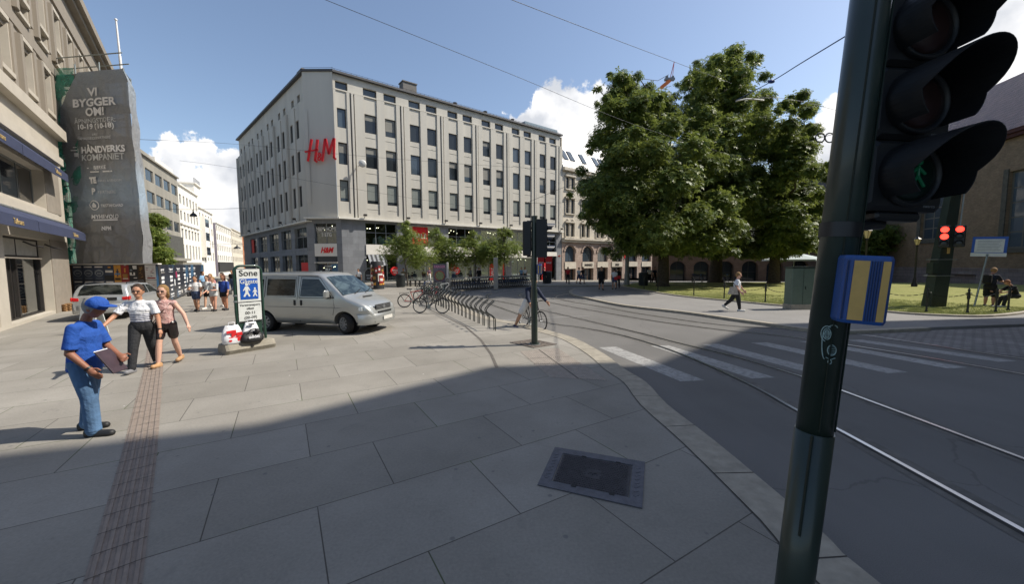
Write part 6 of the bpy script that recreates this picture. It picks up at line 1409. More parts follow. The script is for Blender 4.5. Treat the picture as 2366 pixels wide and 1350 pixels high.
# ================================================================ WIRES
M_wire=mat('cable_grey','#3a3d42',.5,metal=.3,var=.05)
def wire(pts,r_,lab,m_=None,extra=None):
    P=[V(x,y,Y) for x,y,Y in pts]; Q=smooth(P,5); m=MB(); m.tube(Q,r_,5)
    if extra: extra(m,Q)
    solo('overhead_wire',m,m_ or M_wire,lab,'wire')
wire([(745,-4,14),(1183,172,19),(1480,293,25),(1735,372,31)],.010,'upper tram wire falling from the top centre to the broad chestnut')
wire([(1170,-6,13),(1440,98,18),(1690,192,27)],.010,'right hand tram wire crossing the sky above the crane',None)
wire([(1975,70,9),(1850,146,12),(1782,188,15),(1700,232,20)],.016,'thick blue sheathed wire running from the near pole towards the chestnuts',mat('blue_sheath','#2b3f7c',.5),lambda m,Q: m.sphere(Q[len(Q)*2//3],.07,8,6,(2,1,1)))
wire([(1700,232,20),(1820,228,26),(1960,262,34)],.012,'thin wire passing behind the right chestnut crown towards the near pole')
wire([(324,322,22),(560,334,40),(900,366,42),(1300,392,48),(1700,398,44)],.012,'long thin wire across the face of the store from the scaffolding')
wire([(415,371,40),(560,391,42),(900,450,43),(1183,492,46)],.012,'thin wire sloping across the lower store windows')
wire([(1215,470,46),(1300,434,40),(1400,400,36),(1480,340,33)],.02,'dark wire rising from the store wall into the broad chestnut')
wire([(1215,470,46),(1320,466,40),(1440,440,34),(1560,410,34)],.014,'wire from the store wall sagging through the chestnut leaves')
wire([(1860,330,30),(1925,310,30),(1990,300,30),(2060,290,30)],.02,'looped tram span wire behind the near pole',None,lambda m,Q: [m.torus(V(1895+22*k,318,30),.35,.05,20,6,facing((0,-1,0))) for k in (0,1)])
# ---- tower crane far off
c=V(1545,192,150); cr=thing('tower_crane','orange tower crane top showing above the trees','crane',(c.x,c.y,-2)); m=MB(); 
for dx,dy in ((-.8,-.8),(.8,-.8),(.8,.8),(-.8,.8)): m.tube([(c.x+dx,c.y+dy,-2),(c.x+dx,c.y+dy,c.z-4)],.15,5)
for k in range(28): z=-2+k*2.5; m.tube([(c.x-.8,c.y-.8,z),(c.x+.8,c.y-.8,z+2.5)],.1,4) if z<c.z-6 else None
part('mast',m,mat('crane_grey','#6f7478',.6),cr)
m=MB(); a=V(1522,207,150); b_=V(1550,184,150); m.rbar(a.lerp(b_,.2),b_.lerp(a,.1),1.3,1.2); part('counter_jib',m,mat('crane_orange','#c0672c',.6),cr)
m=MB(); q=V(1547,183,150); m.box(q,(3.6,1.4,.8)); m.box(q+Vector((-1.1,0,.7)),(.6,1.4,.7)); m.box(q+Vector((1.1,0,.7)),(.6,1.4,.7)); part('ballast',m,MC['crane_grey'],cr)
m=MB(); a=V(1549,178,150); b_=V(1558,142,150); m.tube([a,b_],.13,5); m.tube([a+Vector((.8,0,0)),b_],.1,5); part('peak',m,mat('crane_red','#b2392c',.6),cr)
m=MB(); m.tube([V(1486,182,150),V(1520,186,150),V(1545,172,150)],.1,4); part('stay',m,MC['crane_grey'],cr)
# hanging street lamps in the side street
for px,py,Y,lab in ((447,499,62,'black bell lamp hung over the pedestrian street, nearest'),(548,574,95,'small black bell lamp hung far down the street'),(703-320+0,0,0,None)):
    if lab:
        c=V(px,py,Y); o=thing('hanging_lamp',lab,'street lamp',c); s_=Y/62; m=MB(); m.lathe([(.5*s_,-.1),(.45*s_,.2),(.12*s_,.5),(.05,1.0)],12,None,c); part('shade',m,M_sigblk,o); m=MB(); m.tube([c+Vector((-9,0,1.2)),c+Vector((0,0,1)),c+Vector((9,0,1.2))],.03,4); part('span_wire',m,M_wire,o)
# arm lamps in the trees
for pts,lab in ((((1520,330,29),(1545,322,29),(1578,330,29)),'silver tram wire fitting in front of the broad chestnut'),(((1700,234,24),(1725,228,24),(1765,232,24)),'long silver wire fitting in front of the tallest chestnut')):
    m=MB(); m.tube([V(*p) for p in pts],.05,6); solo('wire_fitting',m,mat('fitting_silver','#b4b5b0',.4,metal=.5),lab,'fitting')
# ================================================================ VEHICLES
M_silver=mat('silver_paint','#a9aba8',.32,metal=.55,var=.04,sc=2,coat=.6); M_silver2=mat('silver_grey_paint','#b4b7b8',.32,metal=.5,var=.04,coat=.6)

def cglass(name,a,b_,sc,spec):
    t=NT(name); f=t.mapr(t.noise(sc,4,.6,t.rotmap(scale=(.5,1,2.2)),1.5),.42,.6); t.set(t.mix(f,a,b_),.04,spec=spec); t.bump(t.noise(.8,1,.5),.04,.03); return t.m  # mottled base colour stands in for reflections in the glass
M_cglass=cglass('car_glass',(.008,.01,.01),(.045,.05,.045),1.7,.45); M_wsh=cglass('windscreen_glass',(.02,.032,.038),(.07,.1,.11),1.6,.5); M_tyre=mat('tyre_rubber','#1a1a1b',.85,var=.2,sc=20); M_rim=mat('wheel_cover','#8d9093',.4,metal=.6); M_trim=mat('black_trim','#1c1d1f',.6)
M_hl=mat('headlight_glass','#cfd6d8',.12,metal=.2,coat=.8); M_tail=mat('tail_red','#b01a1c',.25,coat=.8,emis='#b01a1c',es=.15)
def interp(tab,x):
    if x<=tab[0][0]: return tab[0][1]
    for (a,b_),(c,d) in zip(tab,tab[1:]):
        if x<=c: t_=(x-a)/(c-a); return b_+(d-b_)*t_
    return tab[-1][1]
class Car:
    def __init__(s,label,cat,loc,rz,top,bot,wid,belt,tum,rr_,paint,xs,crown=.03,name='car'):
        s.o=thing(name,label,cat,loc,rz); s.top=top; s.bot=bot; s.wid=wid; s.belt=belt; s.tum=tum; s.r=rr_; s.crown=crown; s.paint=paint; s.xs=xs
    def hw(s,x,z):
        w=interp(s.wid,x); 
        if z>s.belt: return w-s.tum*(z-s.belt)-.02*(z-s.belt)**2
        return w-.09*((s.belt-.15-z)/.6)**2*(1 if z<s.belt-.15 else 0)
    def topz(s,x,y):
        zt=interp(s.top,x); w=s.hw(x,zt); return zt-s.crown*(y/max(w,.1))**2
    def section(s,x):
        zt=interp(s.top,x); zb=interp(s.bot,x); r_=min(s.r,(zt-zb)*.3); pts=[]
        zs=[zb+(zt-s.crown-r_-zb)*k/9 for k in range(10)]; w0=s.hw(x,zb)
        pts.append((0,zb)); pts.append((w0-.08,zb)); pts.append((w0-.015,zb+.04))
        for z in zs[1:]: pts.append((s.hw(x,z),z))
        wt=s.hw(x,zt-s.crown-r_)
        for k in range(1,5): a=PI/2*k/4; pts.append((wt-r_+r_*math.cos(a),zt-s.crown-r_+r_*math.sin(a)))
        for k in range(1,7): y=(wt-r_)*(1-k/6); pts.append((y,zt-s.crown*(y/wt)**2))
        return pts
    def body(s,wheels,wr_):
        m=MB(); m.cs=True; secs=[s.section(x) for x in s.xs]; n=len(secs[0]); L=2*n-2; vs=[]
        for x,sec in zip(s.xs,secs):
            ring=[(y,z) for y,z in sec]+[(-y,z) for y,z in sec[-2:0:-1]]
            vs+=[(x,y,z) for y,z in ring]
        N_=len(s.xs); m.add(vs,[[i*L+j,i*L+(j+1)%L,(i+1)*L+(j+1)%L,(i+1)*L+j] for i in range(N_-1) for j in range(L)],True)
        m.f.append(list(range(L-1,-1,-1))); m.m.append(0); m.sm.append(False); m.f.append([(N_-1)*L+j for j in range(L)]); m.m.append(0); m.sm.append(False)
        me=m.mesh('body'); o=bpy.data.objects.new('b',me); COL.objects.link(o)
        bm=bmesh.new(); bm.from_mesh(me); bmesh.ops.recalc_face_normals(bm,faces=bm.faces[:]); bm.to_mesh(me); bm.free()
        cuts=[]
        for x in wheels:
            c=MB(); c.lathe([(wr_+.055,-1.6),(wr_+.055,1.6)],28,Matrix.Rotation(PI/2,3,'X'),(x,0,wr_+.01)); 
            for sg in (-1,1):
                pass
            c2=MB(); M_=Matrix.Rotation(PI/2,3,'X')
            for sg in (-1,1):
                q=MB(); q.lathe([(wr_+.055,-.28),(wr_+.055,.28)],28,M_,(x,sg*(interp(s.wid,x)-.02),wr_+.02)); mm=q.mesh('c'); oc=bpy.data.objects.new('c',mm); COL.objects.link(oc)
                b5=bmesh.new(); b5.from_mesh(mm); bmesh.ops.recalc_face_normals(b5,faces=b5.faces[:]); b5.to_mesh(mm); b5.free(); cuts.append(oc)
        for oc in cuts: bo=o.modifiers.new('b','BOOLEAN'); bo.operation='DIFFERENCE'; bo.object=oc; bo.solver='EXACT'
        dg=bpy.context.evaluated_depsgraph_get(); dg.update(); m2=bpy.data.meshes.new_from_object(o.evaluated_get(dg)); m2.materials.clear(); m2.name='body'
        bpy.data.objects.remove(o); [bpy.data.objects.remove(c) for c in cuts]
        try:
            for p in m2.polygons: p.use_smooth=True
            m2.set_sharp_from_angle(angle=R(38))
        except Exception: pass
        mats_on(m2,s.paint); s.b=part('body',m2,None,s.o,False)
        m=MB()
        for x in wheels:
            for sg in (-1,1): m.lathe([(wr_+.05,-.02),(wr_+.05,.02)],20,Matrix.Rotation(PI/2,3,'X'),(x,sg*(interp(s.wid,x)-.31),wr_+.02))
        part('wheel_well',m,M_trim,s.o,False)
    def side(s,name,poly,m_,sgs=(-1,1),off=.004,par=None,n=10):
        """panel on the body side; poly: 4 corners (x,z) bl,br,tr,tl"""
        for sg in sgs:
            m=MB(); vs=[]
            for j in range(n+1):
                for i in range(n+1):
                    u=i/n; v=j/n; a=[poly[0][k]*(1-u)+poly[1][k]*u for k in (0,1)]; b_=[poly[3][k]*(1-u)+poly[2][k]*u for k in (0,1)]
                    x=a[0]*(1-v)+b_[0]*v; z=a[1]*(1-v)+b_[1]*v; vs.append((x,sg*(s.hw(x,z)+off),z))
            m.add(vs,[[j*(n+1)+i,j*(n+1)+i+1,(j+1)*(n+1)+i+1,(j+1)*(n+1)+i] for j in range(n) for i in range(n)],True); part(name,m,m_,par or s.o,False)
    def across(s,name,x0,x1,k,m_,off=.006,n=16,kk=None,par=None):
        m=MB(); vs=[]
        for j in range(n+1):
            x=x0+(x1-x0)*j/n; zt=interp(s.top,x); w=(s.hw(x,zt)-s.r*.7)*(k if kk is None else k+(kk-k)*j/n)
            for i in range(n+1): y=w*(2*i/n-1); vs.append((x+(off if x0>0 else -off),y,s.topz(x,y)+off))
        m.add(vs,[[j*(n+1)+i,j*(n+1)+i+1,(j+1)*(n+1)+i+1,(j+1)*(n+1)+i] for j in range(n) for i in range(n)],True); return part(name,m,m_,par or s.o,False)
    def line(s,name,pts,w,m_,sgs=(-1,1),off=.003):
        for sg in sgs:
            m=MB(); m.tube([(x,sg*(s.hw(x,z)+off),z) for x,z in pts],w,4); part(name,m,m_,s.o,False)
    def wheel(s,x,sg,wr_,steer=0,spokes=9,wd_=.2):
        y=sg*(interp(s.wid,x)-.13); R_=Matrix.Rotation(steer,3,'Z')@Matrix.Rotation(-sg*PI/2,3,'X'); c=(x,y,wr_)
        m=MB(); m.lathe([(wr_*.62,-wd_/2),(wr_*.9,-wd_/2),(wr_,-wd_*.36),(wr_,wd_*.36),(wr_*.9,wd_/2),(wr_*.66,wd_/2),(wr_*.62,wd_*.3)],30,R_,c); o=part('wheel',m,M_tyre,s.o,False)
        m=MB(); m.lathe([(.03,wd_*.42),(.05,wd_*.45),(.12*wr_/.33,wd_*.34),(wr_*.58,wd_*.40),(wr_*.65,wd_*.5),(wr_*.66,wd_*.3)],30,R_,c)
        for k in range(spokes):
            a=2*PI*k/spokes; d=Vector((math.cos(a),math.sin(a),0)); p0=Vector(c)+R_@(d*.05+Vector((0,0,wd_*.46))); p1=Vector(c)+R_@(d*wr_*.6+Vector((0,0,wd_*.46))); m.rbar(p0,p1,.045*wr_/.33,.014,R_@Vector((0,0,1)))
        part('rim',m,M_rim,o,False)
        m=MB(); 
        for k in range(spokes):
            a=2*PI*(k+.5)/spokes; d=Vector((math.cos(a),math.sin(a),0)); p0=Vector(c)+R_@(d*wr_*.3+Vector((0,0,wd_*.405))); p1=Vector(c)+R_@(d*wr_*.55+Vector((0,0,wd_*.425))); m.rbar(p0,p1,.04*wr_/.33,.004,R_@Vector((0,0,1)))
        part('rim_slot',m,M_trim,o,False)
# ---- van.  wheel contact points taken from the ground
wA=G(633,766); wB=G(800,772)          # right side wheels (rear, front) seen by the camera
dv=(wB-wA); hd_=math.atan2(dv.y,dv.x); wbv=2.92
mid=(wA+wB)/2; nrm_=Vector((-math.sin(hd_),math.cos(hd_),0))
# scale so that the wheelbase is real; anchor on the front wheel
cF=wB+nrm_*.80; loc=cF-Vector((math.cos(hd_),math.sin(hd_),0))*1.50
vtop=[(-2.42,1.1),(-2.40,1.55),(-2.30,1.88),(-2.1,1.93),(-1,1.955),(.3,1.945),(.62,1.91),(.78,1.83),(1.0,1.66),(1.25,1.46),(1.48,1.27),(1.62,1.18),(1.9,1.08),(2.15,.97),(2.28,.86),(2.36,.72),(2.42,.56),(2.44,.46)]
vbot=[(-2.42,.42),(-2.2,.32),(-1,.28),(1,.28),(1.9,.28),(2.25,.28),(2.44,.36)]
vwid=[(-2.42,.84),(-2.3,.89),(-2,.92),(-.5,.925),(1.2,.925),(1.8,.90),(2.1,.86),(2.28,.80),(2.40,.70),(2.44,.62)]
xs=[-2.42,-2.41,-2.38,-2.3,-2.2,-2.1]+[-2+.2*k for k in range(12)]+[.3,.45,.62,.7,.78,.9,1.0,1.12,1.25,1.36,1.48,1.55,1.62,1.75,1.9,2.02,2.15,2.22,2.28,2.33,2.36,2.40,2.42,2.44]
van=Car('silver minivan parked across the square behind the zone sign','van',loc,hd_,vtop,vbot,vwid,1.12,.16,.11,M_silver,xs,.035,'van')
van.body((-1.42,1.50),.325)
for x in (-1.42,): 
    for sg in (-1,1): van.wheel(x,sg,.325,0,9)
for sg in (-1,1): van.wheel(1.50,sg,.325,-.42,9)
van.across('windscreen',.80,1.50,.97,M_wsh,.008,kk=1.06)
for nm,pl_ in (('side_window',[(-2.2,1.22),(-1.42,1.22),(-1.42,1.72),(-2.15,1.72)]),('side_window',[(-1.28,1.2),(-.22,1.2),(-.22,1.73),(-1.28,1.73)]),('door_window',[(-.02,1.18),(1.12,1.18),(.62,1.73),(.02,1.74)])): van.side(nm,pl_,M_cglass)
for nm,pts in (('window_rubber',[(-1.35,1.14),(-1.35,1.8)]),('window_rubber',[(-.12,1.1),(-.12,1.84),(.6,1.82)]),('door_gap',[(-.12,1.84),(-.12,.36),(1.0,.36)]),('door_gap',[(-1.34,1.8),(-1.34,.36),(-.12,.36)]),('door_gap',[(1.16,1.2),(1.2,.85),(1.12,.6)]),('body_crease',[(-2.3,.84),(-1,.84),(1.2,.84),(2.1,.8)]),('window_rubber',[(-.06,1.14),(1.2,1.14),(.66,1.78),(-.02,1.79),(-.06,1.14)]),('window_rubber',[(-2.26,1.17),(-.18,1.17),(-.18,1.78),(-2.2,1.78),(-2.26,1.17)])): van.line(nm,pts,.011 if 'rubber' in nm else .007,M_trim if nm!='body_crease' else mat('paint_shadow','#6c6e6c',.5))
van.line('slide_rail',[(-2.2,1.04),(-1.45,1.04)],.02,M_trim)
for x in (-.24,.0):
    for sg in (-1,1): m=MB(); m.box((x+.02,sg*(van.hw(x,1.02)+.012),.98),(.06,.03,.17),bev=.008); part('door_handle',m,M_trim,van.o,False)
for sg in (-1,1):
    m=MB(); m.box((1.02,sg*(van.hw(1,1.2)+.12),1.26),(.12,.22,.26),bev=.04); o=part('wing_mirror',m,M_silver,van.o,False); m=MB(); m.box((1.04,sg*(van.hw(1,1.15)+.03),1.15),(.1,.16,.06)); part('mirror_arm',m,M_trim,o,False)
    m=MB(); c=Vector((2.2,sg*.66,.80)); rt=Matrix.Rotation(sg*.32,3,'Z')@Matrix.Rotation(-.2,3,'Y'); m.box(c,(.12,.34,.17),rt,bev=.04); h_=part('headlight',m,M_hl,van.o,False)
    m=MB(); m.box(Vector((2.06,sg*.845,.80)),(.14,.05,.13),bev=.02); part('indicator',m,M_hl,van.o,False)
    m=MB(); m.box(Vector((-2.38,sg*.83,1.05)),(.1,.1,.5),bev=.02); part('tail_light',m,M_tail,van.o,False)
m=MB(); m.box((2.33,0,.81),(.05,.92,.15),bev=.02); gr=part('grille',m,M_trim,van.o,False)
m=MB()
for k in range(3): m.box((2.365,0,.77+.04*k),(.02,.9,.014))
m.lathe([(.06,0),(.06,.012)],16,facing((1,0,0)),(2.365,0,.82)); m.box((2.345,0,.9),(.03,.98,.02)); part('grille_bar',m,M_rim,gr,False)
m=MB(); m.box((2.385,0,.66),(.06,.8,.055),bev=.01); part('lower_grille',m,M_trim,van.o,False)
m=MB(); pts=[(2.02,.93),(2.3,.84),(2.44,.55),(2.5,0),(2.44,-.55),(2.3,-.84),(2.02,-.93)]
inn=[(x-.14,y*.9) for x,y in pts]; vs=[(x,y,z) for z in (.30,.36,.56,.62) for x,y in [(px_-(.03 if z in (.30,.62) else 0),py_*(.985 if z in (.30,.62) else 1)) for px_,py_ in pts]]
m.add(vs,[[r_*7+i,r_*7+i+1,(r_+1)*7+i+1,(r_+1)*7+i] for r_ in range(3) for i in range(6)],True); m.add([vs[21+i] for i in range(7)]+[(x,y,.62) for x,y in inn],[[i,i+1,8+i,7+i] for i in range(6)]); m.add([vs[i] for i in range(7)]+[(x,y,.30) for x,y in inn],[[i,7+i,8+i,i+1] for i in range(6)])
part('front_bumper',m,M_silver,van.o,False)
m=MB(); m.box((2.505,0,.47),(.015,.52,.11)); part('number_plate',m,mat('plate_blur','#c9c7c0',.6),van.o,False)
m=MB(); m.rbar((2.42,-.5,.38),(2.40,-.62,.38),.02,.05); part('fog_slot',m,M_trim,van.o,False)
m=MB(); m.box((1.78,0,1.145),(.05,.5,.012),Matrix.Rotation(.35,3,'Y')); part('bonnet_vent',m,M_trim,van.o,False)
for y in (-.35,.25): m=MB(); m.rbar((1.55,y,1.245),(1.42,y+.5,1.36),.02,.012); part('wiper',m,M_trim,van.o,False)
m=MB(); 
for y in (-.6,.6): m.rbar((-2.1,y*1.15,1.935),(.35,y*1.15,1.945),.03,.015)
part('roof_channel',m,mat('paint_shadow','#6c6e6c',.5),van.o,False)
m=MB()
for y in (-.4,.4): m.sphere((.75,y,1.42),.12,8,6,(1,1,1.4)); m.box((.5,y,1.1),(.12,.5,.6),bev=.05)
# ---- station wagon seen from behind
cr_=G(237,741); hd2=R(118); fw2=Vector((math.cos(hd2),math.sin(hd2),0))
ctop=[(-2.3,.95),(-2.27,1.02),(-2.16,1.28),(-2.0,1.42),(-1.8,1.455),(-.3,1.46),(.3,1.42),(.6,1.30),(1.15,.98),(1.3,.94),(1.9,.86),(2.2,.74),(2.3,.6)]
cbot=[(-2.3,.40),(-2.15,.3),(-1.5,.24),(1.5,.22),(2.1,.24),(2.3,.35)]; cwid=[(-2.3,.80),(-2.15,.855),(-1.8,.88),(0,.885),(1.4,.87),(1.9,.82),(2.3,.66)]
car=Car('silver grey estate car parked in front of the poster hoarding, seen from behind','car',cr_+fw2*2.3,hd2,ctop,cbot,cwid,.92,.36,.1,M_silver2,[-2.3,-2.29,-2.27,-2.22,-2.16,-2.08,-2.0,-1.9,-1.8]+[-1.6+.2*k for k in range(9)]+[.3,.45,.6,.8,1.0,1.15,1.3,1.5,1.7,1.9,2.05,2.2,2.3],.03,'car')
car.body((-1.35,1.3),.31)
for x in (-1.35,1.3):
    for sg in (-1,1): car.wheel(x,sg,.31,0,7,.19)
car.across('rear_window',-2.265,-2.0,.93,M_cglass,.008,kk=.9); car.across('windscreen',.55,1.12,.95,M_cglass,.008)
for pl_ in ([(-1.95,.98),(-1.2,.98),(-1.22,1.33),(-1.75,1.33)],[(-1.12,.98),(-.2,.98),(-.2,1.35),(-1.12,1.35)],[(-.12,.97),(.95,.97),(.35,1.33),(-.12,1.35)]): car.side('side_window',pl_,M_cglass)
for sg in (-1,1):
    m=MB(); m.box((-2.28,sg*.71,.86),(.07,.2,.16),bev=.03); m.box((-2.22,sg*.83,.87),(.18,.06,.16),bev=.02); part('tail_light',m,M_tail,car.o,False)
    m=MB(); m.box((2.2,sg*.6,.66),(.14,.3,.14),bev=.03); part('headlight',m,M_hl,car.o,False)
    m=MB(); m.tube([(-1.75,sg*.62,1.44),(-1.7,sg*.62,1.5),(0,sg*.64,1.51),(.1,sg*.64,1.45)],.018,6); part('roof_rail',m,M_trim,car.o,False)
    m=MB(); m.box((.75,sg*.97,1.0),(.1,.18,.12),bev=.03); part('wing_mirror',m,M_silver2,car.o,False)
m=MB(); m.box((-2.305,0,.86),(.02,.95,.11)); part('number_plate_panel',m,M_trim,car.o,False)
m=MB(); m.box((-2.32,0,.86),(.01,.36,.085)); part('number_plate',m,mat('plate_blur','#c9c7c0',.6),car.o,False)
m=MB(); pts=[(-1.95,.90),(-2.25,.85),(-2.38,.5),(-2.40,0),(-2.38,-.5),(-2.25,-.85),(-1.95,-.90)]; vs=[(x+(.03 if z in(.3,.66) else 0),y,z) for z in (.3,.36,.6,.66) for x,y in pts]; m.add(vs,[[r_*7+i,r_*7+i+1,(r_+1)*7+i+1,(r_+1)*7+i] for r_ in range(3) for i in range(6)],True); m.add([vs[21+i] for i in range(7)]+[(x+.15,y*.9,.66) for x,y in pts],[[i,i+1,8+i,7+i] for i in range(6)]); part('rear_bumper',m,M_silver2,car.o,False)
m=MB(); m.rbar((-2.24,0,1.12),(-2.15,.4,1.3),.02,.015); part('wiper',m,M_trim,car.o,False)
# ================================================================ BICYCLES
def bike_meshes(frame_m,basket=False,shield=None,lod=0,step=False,mud=True,rack_=True):
    W_=.345; ns=24 if lod==0 else 14; parts=[]
    def add(n_,m,mt,sub=None): parts.append((n_,m,mt,sub or []))
    for x in (-.53,.53):
        m=MB(); m.torus((x,0,W_),W_-.02,.02,ns,6,Matrix.Rotation(PI/2,3,'X'))
        r_=MB(); r_.torus((x,0,W_),W_-.045,.009,ns,4,Matrix.Rotation(PI/2,3,'X')); r_.tube([(x,-.04,W_),(x,.04,W_)],.022,6)
        for k in range(16 if lod==0 else 8): a=2*PI*k/(16 if lod==0 else 8)+.1; r_.tube([(x,.02*(-1)**k,W_),(x+(W_-.045)*math.cos(a),0,W_+(W_-.045)*math.sin(a))],.0022 if lod==0 else .004,3,cap=False)
        add('wheel',m,M_tyre,[('rim',r_,M_rim)])
    f=MB(); bb=(-.08,0,.29); st=(-.22,0,.78 if not step else .72); hd0=(.34,0,.86); hd1=(.37,0,.72); ra=(-.53,0,W_); fa_=(.53,0,W_)
    if step: f.tube([hd1,(.1,0,.42),bb],.019,7)
    else: f.tube([st,hd0],.017,7); f.tube([hd1,bb],.019,7)
    f.tube([st,bb],.017,7); f.tube([hd0,hd1],.021,7)
    for y in (-.045,.045): f.tube([bb,(ra[0],y,ra[2])],.011,5); f.tube([(st[0],y*.4,st[2]-.05),(ra[0],y,ra[2])],.009,5)
    add('frame',f,frame_m)
    k_=MB()
    for y in (-.05,.05): k_.tube([(hd1[0],y*.8,hd1[2]-.03),(.42,y,.62),(fa_[0],y,fa_[2])],.012,5)
    k_.tube([hd0,(.33,0,.98)],.014,6); add('fork',k_,frame_m if not mud else M_trim)
    h=MB(); h.tube([(.20,-.29,1.0),(.30,-.2,1.02),(.35,0,.99),(.30,.2,1.02),(.20,.29,1.0)],.013,6); h.tube([(.24,-.27,1.01),(.16,-.3,.99)],.018,6); h.tube([(.24,.27,1.01),(.16,.3,.99)],.018,6); add('handlebar',h,M_trim)
    s_=MB(); s_.box((-.27,0,.93),(.26,.1,.05),bev=.02); s_.box((-.36,0,.935),(.1,.17,.05),bev=.02); s_.tube([st,(-.25,0,.92)],.013,6); add('saddle',s_,M_trim)
    c=MB(); c.lathe([(.09,-.004),(.09,.004)],16,Matrix.Rotation(PI/2,3,'X'),(bb[0],-.06,bb[2])); c.rbar((bb[0],-.08,bb[2]),(bb[0]+.12,-.08,bb[2]-.12),.02,.012,(0,1,0)); c.rbar((bb[0],.08,bb[2]),(bb[0]-.12,.08,bb[2]+.12),.02,.012,(0,1,0)); c.box((bb[0]+.12,-.13,bb[2]-.12),(.09,.09,.02)); c.box((bb[0]-.12,.13,bb[2]+.12),(.09,.09,.02)); c.tube([(bb[0],-.065,bb[2]+.08),(ra[0],-.065,ra[2]+.03)],.006,4); c.tube([(bb[0],-.065,bb[2]-.08),(ra[0],-.065,ra[2]-.03)],.006,4); add('crank',c,M_pole)
    if mud:
        g_=MB()
        for x,a0,a1 in ((-.53,.3,2.9),(.53,.9,2.9)):
            P=[(x+(W_+.02)*math.cos(a0+(a1-a0)*i/9),0,W_+(W_+.02)*math.sin(a0+(a1-a0)*i/9)) for i in range(10)]
            for i in range(9): g_.rbar(P[i],P[i+1],.05,.006,(0,1,0)) if False else g_.add([(P[i][0],-.025,P[i][2]),(P[i][0],.025,P[i][2]),(P[i+1][0],.025,P[i+1][2]),(P[i+1][0],-.025,P[i+1][2])],[[0,1,2,3]])
        add('mudguard',g_,M_trim)
    if rack_: r2=MB(); [r2.tube([(-.3,y,.74),(-.78,y,.74),(-.56,y,.38)],.008,4) for y in (-.06,.06)]; [r2.tube([(x,-.06,.74),(x,.06,.74)],.006,4) for x in (-.4,-.55,-.7)]; add('carrier',r2,M_trim)
    if basket:
        b=MB()
        for z in (.82,.9,.98,1.06): w2=.14+.03*(z-.8)*4; b.tube([(.42,-w2,z),(.72,-w2,z),(.72,w2,z),(.42,w2,z),(.42,-w2,z)],.006,4)
        for k in range(9): y=-.16+.04*k; b.tube([(.42,y,.82),(.72,y,.82),(.72,y*1.15,1.06)],.004,3); 
        for k in range(7): x=.42+.05*k; b.tube([(x,-.17,1.06),(x,-.15,.82),(x,.15,.82),(x,.17,1.06)],.004,3)
        add('basket',b,M_pole)
    if shield:
        b=MB(); b.box((.5,0,.9),(.18,.26,.12),bev=.03); b.box((-.62,0,.55),(.2,.03,.12),bev=.01); add('coloured_cover',b,shield)
    return parts
def build_bike(label,cat,loc,rz,parts,group=None,name='bicycle',lean=0):
    o=thing(name,label,cat,loc,rz,group); o.rotation_euler=(lean,0,rz)
    for n_,m,mt,sub in parts:
        p=part(n_,m,mt,o,False)
        for sn,sm,smt in sub: part(sn,sm,smt,p,False)
    return o
M_bred=mat('bike_red','#a8301f',.35,coat=.5); M_bgrey=mat('bike_graphite','#3a3f45',.35,coat=.4); M_bsilv=mat('bike_silver','#a7abad',.35,metal=.4); M_bgrn=mat('bike_green','#2d5a45',.35); M_bblu=mat('bike_blue','#2b4a7a',.35)
def bike_at(label,wx,wy,rz_deg,fm,lean=.06,basket=False,step=False,wheel='rear',dz=0,mud=True):
    g_=G(wx,wy); a=R(rz_deg); s_=-1 if wheel=='rear' else 1; loc=g_-Vector((math.cos(a),math.sin(a),0))*(.53*s_); loc.z=g_.z+dz
    return build_bike(label,'bicycle',loc,a,bike_meshes(fm,basket,None,0,step,mud),'bicycles parked at the hoop rack',lean=lean)
bike_at('red bicycle at the left end of the rack with its rear wheel towards the van',935,711,15,M_bred,.1)
bike_at('dark grey bicycle lying across the near end of the rack with a large front wheel',970,724,-12,M_bgrey,-.08,basket=False)
bike_at('bicycle with a wire basket behind the red one',968,698,32,M_bsilv,.05,basket=True,step=True)
bike_at('green step-through bicycle in the middle of the cluster',985,690,55,M_bgrn,-.05,step=True)
bike_at('white framed bicycle in the cluster below the poster panel',1008,684,28,mat('bike_white','#c9c9c6',.4),.06)
bike_at('black bicycle with its wheel against the poster panel',1010,676,8,M_trim,.04)
bike_at('second red bicycle deep in the cluster',990,700,60,mat('bike_dark_red','#7c1f24',.4),-.07,basket=True)
bike_at('blue bicycle at the far end of the cluster',972,676,40,M_bblu,.07)
# hoop rack
ra0=G(1143,764); ra1=G(985,694); axr=(ra1-ra0); Lr_=axr.length; axr.normalize(); side=Vector((-axr.y,axr.x,0)); side=side if side.x<0 else -side
rk=thing('hoop_bike_rack','long row of curved black steel hoops for parking bicycles, mostly empty','bike rack',ra0)
Mk=mat('rack_steel','#202624',.35,metal=.2,coat=.3); nh_=22
for i in range(nh_):
    b=ra0+axr*(Lr_*i/(nh_-1)); m=MB(); w2=axr*.075; pf=[(0,0),(0,.34),(.03,.43),(.12,.52),(.24,.59),(.30,.66),(.29,.74),(.22,.82),(.12,.90),(.05,.95)]
    A=[b+side*x+Vector((0,0,z))-w2 for x,z in pf]; B_=[b+side*x+Vector((0,0,z))+w2 for x,z in pf]; tipp=[b+side*.02+Vector((0,0,.965))-w2*.6,b+side*.0+Vector((0,0,.972)),b+side*.02+Vector((0,0,.965))+w2*.6]
    m.tube(smooth(A,2)+tipp+smooth(B_,2)[::-1],.017,7); part('hoop',m,Mk,rk)
m=MB(); 
for x,z in ((.115,.50),): m.tube([ra0+side*x+Vector((0,0,z)),ra1+side*x+Vector((0,0,z))],.02,7)
part('long_rail',m,Mk,rk)
